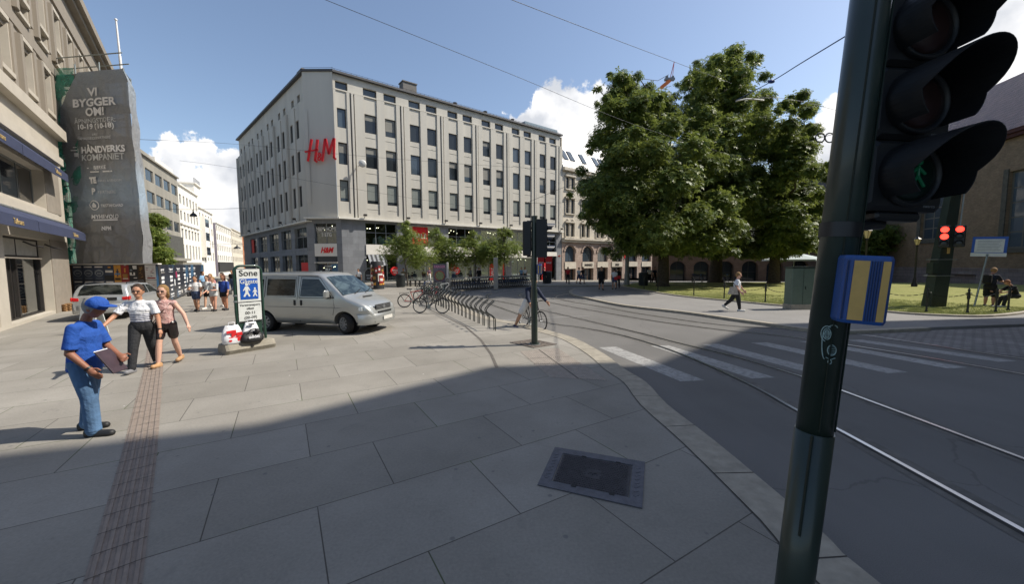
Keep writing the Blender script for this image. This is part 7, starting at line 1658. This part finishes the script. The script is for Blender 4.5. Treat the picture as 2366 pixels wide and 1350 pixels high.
# rental bikes
M_shield=mat('rental_blue','#27507f',.5); first=None
dk0=G(1048,672); dk1=G(1140,665.5); dd_=(dk1-dk0); an=math.atan2(dd_.y,dd_.x)+R(75); off=Vector((math.cos(an),math.sin(an),0))*.75
for i in range(16):
    p=dk0+dd_*(i+.3)/16+off
    if first is None: first=build_bike('city rental bike with a blue cover in the near docking row behind the concrete rail','bicycle',p,an,bike_meshes(M_bgrey,False,M_shield,1,True),'city bikes in the near docking row')
    else: dup(first,p,an)
dk0=G(1152,665); dk1=G(1226,661.5); dd_=(dk1-dk0)
for i in range(15):
    p=dk0+dd_*(i+.3)/15+off; p.z=gz(p.x,p.y); dup(first,p,an,'city rental bike in the farther docking row right of the concrete pillar','city bikes in the far docking row')
for i in range(5):
    c=V(1600+22*i,652,43); p=Vector((c.x,c.y,gz(c.x,c.y))); o_=dup(first,p,R(60+10*i),'bicycle parked in the shade between the chestnut trunks','bicycles under the trees')
# ================================================================ PEOPLE
def skinmat(c='#b98a70'): return mat('skin_'+c[1:],c,.55,var=.06,sc=8)
def rig(H,p):
    """joints in local space: forward +y, right +x, z up.  angles in degrees"""
    J={}; hipz=.525*H; lean=R(p.get('lean',4)); sl_=R(p.get('side',0))
    def leg(s,f,k,out=2,foot=0):
        hip=Vector((s*.052*H*p.get('hips',1),0,0)); a=R(f); b_=R(f-k); o_=R(out)
        kn=hip+Vector((s*math.sin(o_)*.245*H,math.sin(a)*.245*H,-math.cos(a)*.245*H)); an=kn+Vector((s*math.sin(o_)*.15*H,math.sin(b_)*.24*H,-math.cos(b_)*.24*H*math.cos(o_)))
        return hip,kn,an,foot
    L=leg(-1,*p['L']); R_=leg(1,*p['R'])
    low=min(L[2].z,R_[2].z)-.043*H; dz=-low
    for n_,g_ in (('L',L),('R',R_)):
        h,k,a,ft=g_; J['hip'+n_]=h+Vector((0,0,dz)); J['kn'+n_]=k+Vector((0,0,dz)); J['an'+n_]=a+Vector((0,0,dz)); ff=R(ft); turn=R(p.get('toe',6))*(-1 if n_=='L' else 1)
        d=Vector((math.sin(turn)*math.cos(ff),math.cos(turn)*math.cos(ff),math.sin(ff))); J['heel'+n_]=J['an'+n_]-d*.03*H+Vector((0,0,-.03*H)); J['toe'+n_]=J['an'+n_]+d*.105*H+Vector((0,0,-.028*H))
    pel=Vector((0,0,dz)); up=Vector((math.sin(sl_),math.sin(lean),math.cos(lean))).normalized(); fwd=Vector((0,math.cos(lean),-math.sin(lean)))
    J['pel']=pel; J['up']=up; J['waist']=pel+up*.09*H; J['chest']=pel+up*.2*H; J['neck']=pel+up*.30*H; J['fwd']=fwd
    up2=Vector((up.x,math.sin(lean+R(p.get('nod',0))),math.cos(lean+R(p.get('nod',0))))).normalized(); J['up2']=up2
    J['head']=J['neck']+up2*.105*H+Vector((0,.012*H,0)); 
    tw=R(p.get('twist',0)); rt=Vector((math.cos(tw),math.sin(tw),0))
    sw=p.get('sh',1)*.105*H
    for s,n_ in ((-1,'L'),(1,'R')):
        sh_=pel+up*.264*H+rt*s*sw; J['sh'+n_]=sh_; f,o_,e=p['a'+n_][:3]; tu=p['a'+n_][3] if len(p['a'+n_])>3 else 0
        a=R(f); b_=R(f+e); oo=R(o_); d1=Vector((s*math.sin(oo),math.sin(a)*math.cos(oo),-math.cos(a)*math.cos(oo))); el=sh_+d1*.172*H
        o2=R(o_*.6-tu); d2=Vector((s*math.sin(o2),math.sin(b_)*math.cos(o2),-math.cos(b_)*math.cos(o2))); wr_=el+d2*.145*H
        J['el'+n_]=el; J['wr'+n_]=wr_; J['hd'+n_]=d2
    J['rt']=rt; return J
def person(label,loc,face,H,p,skin='#b98a70',top=None,bottom=None,hair=None,shoes=None,vox=.012,build=1.,group=None,extra=None,sleeve=.5,leglen=1.,skirt=False,hat=None,longhair=False,topmat=None):
    """face: compass angle of the facing direction in degrees, measured from +x"""
    o=thing('person',label,'person',loc,R(face)-PI/2,group); J=rig(H,p); B=build; h=H
    m=MB(); cap=lambda a,b_,ra,rb,sx=1.,ax_=None,mb=m,flat=False: capsule(mb,a,b_,ra*h,rb*h,12,flat,sx,ax_)
    X=J['rt']
    cap(J['pel'],J['waist'],.062*B,.056*B,1.35,X); cap(J['waist'],J['chest'],.056*B,.064*B,1.35,X); cap(J['chest'],J['chest']+J['up']*.06*h,.064*B,.05,1.5,X)
    cap(J['shL'],J['shR'],.028,.028); cap(J['neck']-J['up']*.03*h,J['neck']+J['up2']*.045*h,.034,.029)
    hc=J['head']; f2=J['fwd']
    m.sphere(hc+J['up2']*.012*h,.062*h,14,10,(.84,1.0,1.12)); cap(hc-J['up2']*.028*h+f2*.012*h,hc-J['up2']*.045*h+f2*.024*h,.042,.028)
    cap(hc+f2*.055*h+J['up2']*.004*h,hc+f2*.068*h-J['up2']*.014*h,.006,.0095); 
    for s in (-1,1): m.sphere(hc+X*s*.051*h-J['up2']*.004*h,.013*h,6,5,(.5,.9,1.3))
    for n_ in 'LR':
        cap(J['hip'+n_],J['kn'+n_],.05*B,.033*B); cap(J['kn'+n_],J['an'+n_].lerp(J['kn'+n_],.6),.033,.034*B); cap(J['an'+n_].lerp(J['kn'+n_],.6),J['an'+n_],.034*B,.021); cap(J['heel'+n_],J['toe'+n_],.022,.018)
        cap(J['sh'+n_],J['el'+n_],.030*B,.024*B); cap(J['el'+n_],J['wr'+n_],.025*B,.017)
        d=J['hd'+n_].normalized(); w=J['wr'+n_]; s=-1 if n_=='L' else 1; q=Vector((0,1,0)); q=(q-d*q.dot(d)).normalized(); pn=d.cross(q)*s
        cap(w,w+d*.045*h,.016,.021,1.25,q)
        fr=.0062 if vox<.009 else .0075
        for k in range(4):
            b0=w+d*.05*h+q*(k-1.5)*.0118*h; l1=.026*h*(1,1.12,1.06,.82)[k]; crl=-pn*.35; b1=b0+(d+crl*.4).normalized()*l1; b2=b1+(d+crl*1.6).normalized()*l1*.8
            cap(b0,b1,fr,fr); cap(b1,b2,fr,fr*.85)
        t0=w+d*.018*h+q*.016*h; t1=t0+(d*.6+q*.8).normalized()*.028*h; cap(t0,t1,fr*1.15,fr); cap(t1,t1+(d+q*.2).normalized()*.022*h,fr,fr*.9)
    me=finalize(m,vox,2,.4,'body'); mats_on(me,skinmat(skin)); part('body',me,None,o,False)
    g=.010
    if bottom:
        m2=MB()
        if skirt:
            kn=(J['knL']+J['knR'])/2; pe=J['pel']; capsule(m2,pe+J['up']*.05*h,pe,.064*h*B,.078*h*B,14,False,1.25,X); 
            for n_ in 'LR': capsule(m2,J['hip'+n_],J['hip'+n_].lerp(J['kn'+n_],leglen),(.062)*h*B,(.058)*h*B,14,True)
            capsule(m2,pe-Vector((0,0,.02*h)),pe.lerp(kn,leglen*.95),.07*h*B,.066*h*B,14,True,1.2,X)
        else:
            capsule(m2,J['pel']+J['up']*.05*h,J['pel']-J['up']*.005*h,(.062+g*.8)*h*B,(.066+g)*h*B,14,False,1.33,X)
            for n_ in 'LR':
                a=J['hip'+n_]; k=J['kn'+n_]; an_=J['an'+n_]
                if leglen<=1: capsule(m2,a,a.lerp(k,leglen),(.054+g)*h*B,(.05+g-.008*leglen)*h*B,14,False); capsule(m2,a.lerp(k,leglen*.5),a.lerp(k,leglen),(.05+g)*h*B,(.048+g)*h*B,14,True)
                else: capsule(m2,a,k,(.053+g)*h*B,(.036+g)*h*B,14); capsule(m2,k,k.lerp(an_,leglen-1),(.036+g)*h*B,(.026+g*.9+(.008 if p.get('loose') else 0))*h,14,False); capsule(m2,k.lerp(an_,(leglen-1)*.6),k.lerp(an_,min(1.02,leglen-1)),(.030+g)*h,(.027+g+(.008 if p.get('loose') else 0))*h,14,True)
        me=finalize(m2,vox,2,.4,'trousers'); mats_on(me,bottom); part('skirt' if skirt else ('shorts' if leglen<=1 else 'trousers'),me,None,o,False)
    if top:
        m3=MB(); tb_=p.get('hem',.0)
        capsule(m3,J['pel']-J['up']*tb_*h,J['waist'],(.072+p.get('loosetop',0))*h*B,(.066+p.get('loosetop',0))*h*B,14,True,1.33,X); capsule(m3,J['waist']-J['up']*.02*h,J['chest'],(.067+p.get('loosetop',0)*.8)*h*B,(.072)*h*B,14,False,1.33,X); capsule(m3,J['chest'],J['chest']+J['up']*.062*h,.073*h*B,.052*h,14,False,1.5,X)
        capsule(m3,J['shL'],J['shR'],.034*h,.034*h); capsule(m3,J['neck']-J['up']*.04*h,J['neck']+J['up2']*.008*h,.045*h,.037*h,14,True)
        for n_ in 'LR':
            a=J['sh'+n_]; e=J['el'+n_]; w=J['wr'+n_]
            if sleeve>0:
                if sleeve<=1: capsule(m3,a,a.lerp(e,sleeve*.6),.035*h*B,.037*h*B); capsule(m3,a.lerp(e,.2),a.lerp(e,sleeve),.036*h*B,(.040)*h*B,14,True)
                else: capsule(m3,a,e,.04*h*B,.034*h*B); capsule(m3,e,e.lerp(w,sleeve-1),.034*h*B,.026*h,14,True)
        me=finalize(m3,vox,6 if vox<.013 else 3,.5,'shirt'); mats_on(me,topmat or top); part('shirt',me,None,o,False)
    if shoes:
        for n_ in 'LR':
            m4=MB(); capsule(m4,J['heel'+n_]+Vector((0,0,.006*h)),J['toe'+n_]+Vector((0,0,.002*h)),.030*h,.025*h,12); capsule(m4,J['an'+n_],J['heel'+n_]+Vector((0,0,.02*h)),.026*h,.03*h); me=finalize(m4,vox,1,.4,'shoe'); mats_on(me,shoes); part('shoe',me,None,o,False)
    if hair:
        m5=MB(); m5.sphere(hc+J['up2']*.022*h-f2*.010*h,.066*h,14,10,(.88,.98,1.08)); 
        if longhair:
            capsule(m5,hc-f2*.03*h,hc-f2*.045*h-J['up2']*.12*h,.05*h,.03*h,10); 
            for s in (-1,1): capsule(m5,hc+X*s*.042*h,hc+X*s*.048*h-J['up2']*.11*h-f2*.01*h,.022*h,.014*h)
        hm_=finalize(m5,vox,1,.4,'hair')
        bm=bmesh.new(); bm.from_mesh(hm_); c0=hc+f2*.028*h; nn_=(f2*.85-J['up2']*.55).normalized(); bmesh.ops.bisect_plane(bm,geom=bm.verts[:]+bm.edges[:]+bm.faces[:],plane_co=c0+(J['up2']*.0),plane_no=nn_,clear_outer=True)
        bmesh.ops.holes_fill(bm,edges=[e_ for e_ in bm.edges if e_.is_boundary]); bm.to_mesh(hm_); bm.free(); mats_on(hm_,hair); part('hair',hm_,None,o,False)
    if vox<.009:
        for s in (-1,1): m6=MB(); m6.sphere(hc+f2*.057*h+X*s*.021*h+J['up2']*.008*h,.0055*h,8,6); part('eye',m6,M_blk,o,False)
        m6=MB(); m6.box(hc+f2*.063*h-J['up2']*.030*h,(.024*h,.006*h,.004*h)); part('mouth',m6,mat('lips','#8a5048',.6),o,False)
    if extra: extra(o,J,h)
    return o
M_denim=mat('blue_denim','#4d6b8c',.9,var=.35,sc=3,bump=.8,bsc=5,bdist=.03); M_dkden=mat('black_denim','#232427',.85,var=.25,sc=6,bump=.9,bsc=8,bdist=.03); M_bluet=mat('bright_blue_cotton','#1b4c9e',.85,var=.1,sc=5,bump=.9,bsc=3.5,bdist=.05)
M_wcot=mat('white_cotton','#d6d8dc',.85,var=.05,sc=5,bump=.9,bsc=6,bdist=.05); M_blkc=mat('black_cloth','#151518',.9,var=.15); M_navyc=mat('navy_cloth','#182239',.85,var=.1); M_shoeb=mat('shoe_black','#1e1e1f',.6); M_shoew=mat('shoe_white','#cfccc6',.6); M_hb=mat('hair_brown','#3a2a1e',.8,var=.4,sc=30,bump=1,bsc=45,bdist=.02); M_hbl=mat('hair_blond','#8f6f45',.8,var=.4,sc=30,bump=1,bsc=45,bdist=.02); M_hg=mat('hair_grey','#8b8780',.8,var=.2,sc=30)
def faceto(loc,px=None): pass
# man in blue with cap and folder; facing right (towards +x, slightly away)
def ex_blue(o,J,h):
    f2=J['fwd']; hc=J['head']; u=J['up2']
    m=MB(); m.sphere(hc+u*.032*h,.068*h,16,10,(.9,1.05,.9)); cp_=finalize(m,.007,1,.4,'cap'); bm=bmesh.new(); bm.from_mesh(cp_); bmesh.ops.bisect_plane(bm,geom=bm.verts[:]+bm.edges[:]+bm.faces[:],plane_co=hc+u*.022*h,plane_no=-u,clear_outer=True); bmesh.ops.holes_fill(bm,edges=[e for e in bm.edges if e.is_boundary]); bm.to_mesh(cp_); bm.free(); mats_on(cp_,M_bluet); c_=part('cap',cp_,None,o,False)
    m=MB(); vs=[]; base_=hc+u*.026*h+f2*.05*h; xr=J['rt']
    for k in range(9): a=-PI/2+PI*k/8; vs.append(base_+xr*.055*h*math.sin(a)+f2*(.075*h*math.cos(a))-u*(.012*h*math.cos(a)))
    m.prism(vs,u*.006*h); part('cap_peak',m,M_bluet,c_,False)
    m=MB(); m.box(hc-f2*.066*h+u*.03*h,(.05*h,.01*h,.022*h),bev=.004); part('cap_strap',m,mat('cap_strap_beige','#b5a88f',.8),c_,False)
    # folder held in front
    w=(J['wrR']+J['wrL'])/2+Vector((0,.07,.02)); d=Vector((0,.5,-.8)).normalized(); x=Vector((1,0,0)); n_=x.cross(d); rt=Matrix((x,d,n_)).transposed(); m=MB(); m.box(w+d*.02,(.25,.34,.02),rt,bev=.004); fo=part('folder',m,mat('folder_dark','#3b2c33',.5,var=.3,sc=9),o,False); m=MB(); m.box(w+d*.0-n_*.014,(.22,.33,.008),rt); part('papers',m,M_wcot,fo,False)
    # print on the back of the shirt
    rn=random.Random(2); m=MB(); sh_=[c for c in o.children if c.name.startswith('shirt')][0].data
    bk=J['chest']; 
    from mathutils.bvhtree import BVHTree
    bv=BVHTree.FromPolygons([v.co for v in sh_.vertices],[list(p_.vertices) for p_ in sh_.polygons])
    def hit(x_,z_):
        r_=bv.ray_cast(Vector((x_,-1.5,z_)),Vector((0,1,0))); return r_[0]
    def strip(x0,x1,z0,z1):
        n=8; vs=[]
        for z_ in (z0,z1):
            for i in range(n+1):
                q=hit(x0+(x1-x0)*i/n,z_)
                if q is None: return
                vs.append(q+Vector((0,-.004,0)))
        m.add(vs,[[i,i+1,n+2+i,n+1+i] for i in range(n)])
    z=bk.z+.085*h
    for i,(wd_,hh) in enumerate(((.26,.022),(.0,.02),(.15,.016),(.19,.016),(.12,.016),(.2,.016),(.17,.016),(.2,.016),(.14,.018),(.2,.016),(.2,.012))):
        x=-.13
        while x<-.13+wd_: l=rn.uniform(.018,.06); strip(x,min(x+l,-.13+wd_),z-hh,z); x+=l+.006
        z-=hh+.011
    part('back_print',m,mat('shirt_print','#8fa6cf',.8),o,False)
    m=MB(); m.lathe([(.024*h,-.012),(.024*h,.012)],12,J['hdR'].to_track_quat('Z','Y').to_matrix(),J['wrR']); part('watch',m,M_blk,o,False)
bl=G(205,1003); bl2=G(240,1003)
person('man in a bright blue t-shirt, blue cap and faded jeans holding a dark folder',G(212,1000),14,1.80,
 dict(L=(-8,2,4,0),R=(12,8,4,0),lean=3,nod=26,aL=(14,8,46,32),aR=(-4,9,42,10),hem=.045,loosetop=.012,sh=.93,loose=1,toe=5),'#8f5f48',M_bluet,M_denim,M_hg,M_shoeb,.0075,1.03,extra=ex_blue,sleeve=.85,leglen=2.0)
# striped t-shirt man
t=NT('striped_cotton'); sx=t.n('ShaderNodeSeparateXYZ'); t.l(t.tc(),sx.inputs[0]); fr=t.math('FRACT',t.math('MULTIPLY',sx.outputs[2],27.)); on_=t.math('MULTIPLY',t.math('GREATER_THAN',fr,.58),t.math('LESS_THAN',sx.outputs[2],1.2)); t.set(t.mix(on_,(.68,.69,.72),(.03,.04,.12)),.85); t.bump(t.noise(6,4,.6,dist=1.5),.9,.06); M_str=t.m
def ex_str(o,J,h):
    m=MB(); c=J['wrL']; m.lathe([(.021*h,-.014),(.021*h,.014)],12,J['hdL'].to_track_quat('Z','Y').to_matrix(),c); part('watch',m,M_blk,o,False)
    m=MB(); [m.box(J['head']+J['fwd']*.062*h+J['rt']*s*.022*h+J['up2']*.008*h,(.026*h,.008,.016*h),bev=.003) for s in (-1,1)]; m.box(J['head']+J['fwd']*.062*h+J['up2']*.012*h,(.06*h,.005,.004)); part('sunglasses',m,M_blk,o,False)
person('man in a white t-shirt with navy stripes and dark trousers walking hand in hand',G(335,853),-62,1.82,
 dict(L=(-16,12,1,0),R=(20,4,2,8),lean=2,aL=(2,14,14),aR=(24,34,28),hem=.0,toe=8,sh=1.05),'#b58468',M_str,M_dkden,M_hb,mat('shoe_grey','#77777a',.6),.0085,1.02,extra=ex_str,sleeve=.75,leglen=1.98)
t=NT('floral_blouse'); f_=t.mapr(t.noise(22,4,.6),.42,.58); t.set(t.mix(f_,(.45,.24,.22),(.62,.42,.38)),.8); t.bump(t.noise(8,4,.6,dist=1.5),.8,.05); M_flo=t.m
def ex_pink(o,J,h):
    m=MB(); a=J['shL']+Vector((.0,.03,.04)); b_=J['pel']+J['rt']*.12*h+Vector((0,.06,.02)); m.tube([a,(a+b_)/2+Vector((0,.1,0)),b_],.008,5); part('bag_strap',m,M_hb,o,False)
    m=MB(); [m.box(J['head']+J['fwd']*.062*h+J['rt']*s*.022*h+J['up2']*.008*h,(.028*h,.008,.02*h),bev=.003) for s in (-1,1)]; part('sunglasses',m,M_blk,o,False)
person('fair haired woman in a pink sleeveless blouse and black shorts walking beside the striped shirt',G(390,843),-70,1.76,
 dict(L=(-14,14,1,0),R=(15,4,1,8),lean=0,aL=(8,34,8),aR=(-2,16,10),hem=-.01,toe=4,loosetop=.006,sh=.92),'#c59b86',M_flo,mat('dark_leather','#211618',.3,coat=.3),M_hbl,mat('sandal_tan','#b08a63',.6),.0085,.95,extra=ex_pink,sleeve=0,leglen=.62,skirt=False,longhair=True)
# group coming down the street
def bagx(col,side=-1):
    def f(o,J,h):
        m=MB(); sh_=J['sh'+('L' if side<0 else 'R')]; hp_=J['pel']+Vector((side*-.16*h,.02,.0)); m.tube([sh_+Vector((0,.04,.03)),(sh_+hp_)/2+Vector((0,.1,0)),hp_],.009,4); part('bag_strap',m,M_hb,o,False); m=MB(); m.box(hp_+Vector((0,0,-.05)),(.08,.24,.2),bev=.02); part('shoulder_bag',m,mat('bag_'+col[1:],col,.6),o,False)
    return f
M_whs=mat('white_blouse','#cfd0d0',.85,var=.05); M_royal=mat('royal_blue_top','#203f8c',.8); M_dshort=mat('denim_shorts','#3c4a66',.9,var=.15)
grp='women walking up the pedestrian street'
person('woman in a white shirt and denim shorts with sunglasses, leftmost of the walking group',G(456,720),-72,1.68,dict(L=(12,4,1),R=(-10,10,1),lean=2,aL=(10,10,15),aR=(25,6,70,20)),'#b98a6c',M_whs,M_dshort,M_hb,M_shoeb,.016,1.05,grp,bagx('#2c2a2c'),.6,.55)
person('woman in white top and black shorts, second in the group, partly hidden',G(483,714),-85,1.66,dict(L=(-8,8,1),R=(10,4,1),lean=2,aL=(15,8,40),aR=(10,8,15)),'#c39a80',M_whs,M_blkc,M_hb,M_shoew,.018,.98,grp,None,.5,.5)
person('woman in a loose pale grey dress and dark boots in mid group',G(496,719),-80,1.62,dict(L=(10,4,1),R=(-8,8,1),lean=2,aL=(20,8,70,15),aR=(15,8,50),hem=.06,loosetop=.012),'#c08f78',mat('pale_grey_cloth','#b9bcbc',.85),mat('pale_grey_cloth','#b9bcbc',.85),M_hbl,M_shoeb,.018,1.0,grp,None,1.2,.35,True)
person('woman in a pink top half hidden behind the two in white',G(491,707),-85,1.7,dict(L=(8,4,1),R=(-8,8,1),lean=2,aL=(5,8,20),aR=(8,8,15)),'#c08f78',mat('rose_cloth','#c58a86',.85),M_dshort,M_hbl,M_shoew,.02,1.0,grp,None,.5,.9)
person('woman in a royal blue top and black shorts walking alone by the zone sign',G(521,717),-88,1.7,dict(L=(4,4,1),R=(-6,10,1),lean=2,aL=(14,14,10),aR=(22,10,80,20),loosetop=.008),'#a9775c',M_royal,M_blkc,mat('hair_auburn','#5a3524',.8),M_shoeb,.016,1.0,grp,bagx('#3b3b3b',1),1.3,.4,False,None,True)
person('person in a cream top directly behind the woman in royal blue',G(518,709),-88,1.76,dict(L=(4,4,1),R=(-6,6,1),lean=2,aL=(8,16,20),aR=(8,16,20)),'#c39a80',mat('cream_cloth','#cfc8b4',.85),M_blkc,M_hb,M_shoew,.02,1.05,grp,None,.6,.9)
for i,(px,py,c1,lab) in enumerate(((538,672,M_blkc,'distant person in black outside the dark shopfront'),(549,668,M_navyc,'distant person in navy further down the street'),(470,684,mat('light_blue_cloth','#7fa3c2',.85),'distant person in pale blue beside the printed hoarding'))):
    person(lab,G(px,py),-80+40*i,1.74,dict(L=(6,4,1),R=(-6,6,1),lean=2,aL=(8,8,20),aR=(-8,8,20)),'#b98a6c',c1,M_blkc if i else M_dshort,M_hb,M_shoeb,.028,1.0,None,None,.8,1.9)
# far pedestrians
far=[(1389,670,-95,1.86,M_blkc,M_blkc,M_hb,'tall man in a black hooded top and black shorts crossing towards the camera',1.9,.95,.014,1.05),
 (1419,669,80,1.72,M_whs,M_dshort,M_hb,'person in white top and denim shorts with a red bag walking under the tree',.6,.6,.016,1.0),
 (1427,666,80,1.78,M_blkc,M_blkc,M_hb,'person all in black beside the one with the red bag',1.6,1.9,.018,1.05),
 (1312,656,-90,1.75,mat('red_cloth','#b3222a',.8),M_blkc,M_hb,'distant person in a red top outside the ornate building',.6,1.9,.026,1.),
 (1337,656,-70,1.7,M_whs,M_dshort,M_hb,'distant person in white outside the arched shop',.6,.8,.026,1.),
 (1346,656,-60,1.74,M_blkc,M_dshort,M_hb,'distant person in black next to the one in white by the arched shop',.6,.8,.026,1.),
 (992,652,-60,1.72,mat('plum_cloth','#6f5064',.8),M_whs,M_hbl,'person in a plum top before the pale shop window left of the poster panel',.6,1.9,.022,1.),
 (1048,654,100,1.72,M_whs,M_dshort,M_hbl,'person in a white shirt bending over the rental bikes',1.4,.9,.022,1.1),
 (1088,654,170,1.75,mat('grey_jacket','#7f8286',.8),M_blkc,M_hg,'grey haired man in a grey jacket behind the rental bikes',1.9,1.9,.022,1.05),
 (1107,654,-90,1.72,M_blkc,M_blkc,M_hb,'person in black before the red sale poster',1.6,1.9,.024,1.),
 (1205,652,-90,1.7,MC['light_blue_cloth'],M_dshort,M_hb,'person in light blue behind the farther bike row',.6,1.9,.026,1.),
 (1213,652,-80,1.7,M_whs,M_blkc,M_hb,'person in white behind the farther bike row',.6,1.9,.026,1.),
 (1257,656,-100,1.66,M_blkc,M_dkden,M_hb,'person in dark clothes leaning by the red sale panels',1.8,1.9,.024,1.),
 (830,664,-100,1.74,M_whs,M_dkden,M_hb,'person in a white top walking behind the van near the store corner',.6,1.9,.022,1.),
 (933,660,-80,1.74,mat('khaki_cloth','#7b6f58',.8),M_blkc,M_hb,'person in khaki behind the green litter bin',.8,1.9,.022,1.),
 (1500,655,-90,1.7,M_whs,M_blkc,M_hb,'distant person in white in the shade right of the grey tram pole',.6,1.9,.026,1.),
 (1512,655,-80,1.7,M_navyc,M_blkc,M_hb,'distant person in navy in the shade by the arcade',.8,1.9,.026,1.)]
for px,py,fa2,H_,tp_,bt_,hr_,lab,slv,ll,vx_,bd in far:
    pz=dict(L=(14,6,1),R=(-14,14,1),lean=3,aL=(-14,8,14),aR=(16,8,16))
    if 'bending' in lab: pz['lean']=38; pz['aL']=(50,8,20); pz['aR']=(40,8,30)
    ex=None
    if 'red bag' in lab:
        def ex(o,J,h): m=MB(); m.box(J['pel']+Vector((.1,-.16,.02)),(.26,.12,.26),bev=.03); part('red_bag',m,MC['red_cloth'],o,False)
    person(lab,G(px,py),fa2,H_,pz,'#b98a6c',tp_,bt_,hr_,M_shoeb,vx_,bd,None,ex,slv,ll)
# woman with bag on the park pavement
def ex_bagw(o,J,h):
    c=J['elR']+Vector((.0,-.12,-.1)); m=MB(); rt=Matrix.Rotation(.15,3,'X'); m.prism([c+Vector((0,y,z)) for y,z in ((-.22,-.2),(.2,-.2),(.13,.13),(-.13,.13))],(.1,0,0)); bg_=part('handbag',m,mat('pattern_bag','#a99f93',.7,var=.35,sc=9),o,False)
    m=MB(); m.tube([c+Vector((.05,-.1,.12)),c+Vector((.05,-.02,.34)),c+Vector((.05,.1,.12))],.012,5); part('bag_handle',m,M_blk,bg_,False)
person('woman in a white t-shirt and black leggings carrying a patterned bag along the park path',G(1700,719),-28,1.72,
 dict(L=(-24,20,1,-30),R=(12,4,2,4),lean=3,aR=(-8,14,50,10),aL=(26,26,12),hem=-.005,toe=6,sh=1.0),'#c79a86',M_wcot,mat('leggings_black','#131318',.7),M_hbl,M_shoew,.011,1.17,None,ex_bagw,.7,1.85)
# standing man and seated person by the lawn on the right
def ex_pack(o,J,h):
    m=MB(); m.box(J['chest']-J['fwd']*.17*h+Vector((0,0,-.05)),(.3,.2,.46),bev=.06); part('backpack',m,M_blkc,o,False)
    m=MB(); m.box(J['wrR']+J['hdR']*.08*h+Vector((0,0,.02)),(.08,.14,.012)); part('phone',m,M_blk,o,False)
person('man in dark t-shirt and shorts with backpack reading his phone by the slanting sign',G(2284,709),15,1.84,dict(L=(2,6,2),R=(6,8,2),lean=6,nod=22,aL=(42,6,46,20),aR=(40,6,48,20)),'#a87a62',mat('dark_navy_tee','#1d222e',.85),M_blkc,mat('hair_sandy','#94724a',.8,var=.2),M_shoeb,.012,1.08,None,ex_pack,.8,.95)
sp_=G(2345,712); 
person('person in black sitting on the ground at the right edge of the lawn',sp_+Vector((0,0,.0)),160,1.68,dict(L=(82,70,6),R=(76,62,6),lean=22,nod=20,aL=(40,10,40,10),aR=(45,10,40,10)),'#b98a6c',M_blkc,M_dkden,mat('hair_ginger','#8a5a3a',.8,var=.2),M_shoew,.014,1.0,None,None,.8,1.95)
# cyclist standing astride his bike
wf=G(1250,766,-.1); wr0=G(1218,757,-.1); dcy=(wf-wr0); ang=math.atan2(dcy.y,dcy.x); 
ang=R(-58); loc=wf-Vector((math.cos(ang),math.sin(ang),0))*.53
build_bike('black road bicycle held upright in the road by the standing cyclist','bicycle',Vector((loc.x,loc.y,-.1)),ang,bike_meshes(M_trim,False,None,0,False,False,False),None)
def ex_cy(o,J,h): pass
fwd_=Vector((math.cos(ang),math.sin(ang),0)); 
person('cyclist in navy top and white shorts standing astride a bicycle behind the slim pole',Vector((loc.x-.09,loc.y,-.1))-fwd_*.02,math.degrees(ang),1.86,
 dict(L=(16,26,3,0),R=(-14,2,26,0),lean=24,nod=-8,aL=(34,16,16),aR=(30,16,18),hem=.0,sh=1.05),'#b98a6c',M_navyc,mat('white_shorts','#cfccc8',.85),M_hb,mat('navy_shoe','#22294a',.6),.0095,1.03,None,None,1.92,.8)
# folding board behind the man in blue
b=G(216,772); o=thing('sandwich_board','white folding board with red and black print standing behind the man in blue','sign board',b); 
for s in (-1,1):
    m=MB(); m.prism([b+Vector((-.26,s*.22,0)),b+Vector((.26,s*.22,0)),b+Vector((.26,s*.02,.95)),b+Vector((-.26,s*.02,.95))],(0,.02*s,.004)); part('board',m,M_sgn,o)
m=MB()
for k in range(6): z=.25+.1*k; y=-.22+.2*z/.95-.012; m.cm=k%2; m.add([b+Vector((-.2,y,z)),b+Vector((.18-.03*k,y,z)),b+Vector((.18-.03*k,y+.008,z+.04)),b+Vector((-.2,y+.008,z+.04))],[[0,1,2,3]])
part('board_print',m,[M_red,M_blk],o)
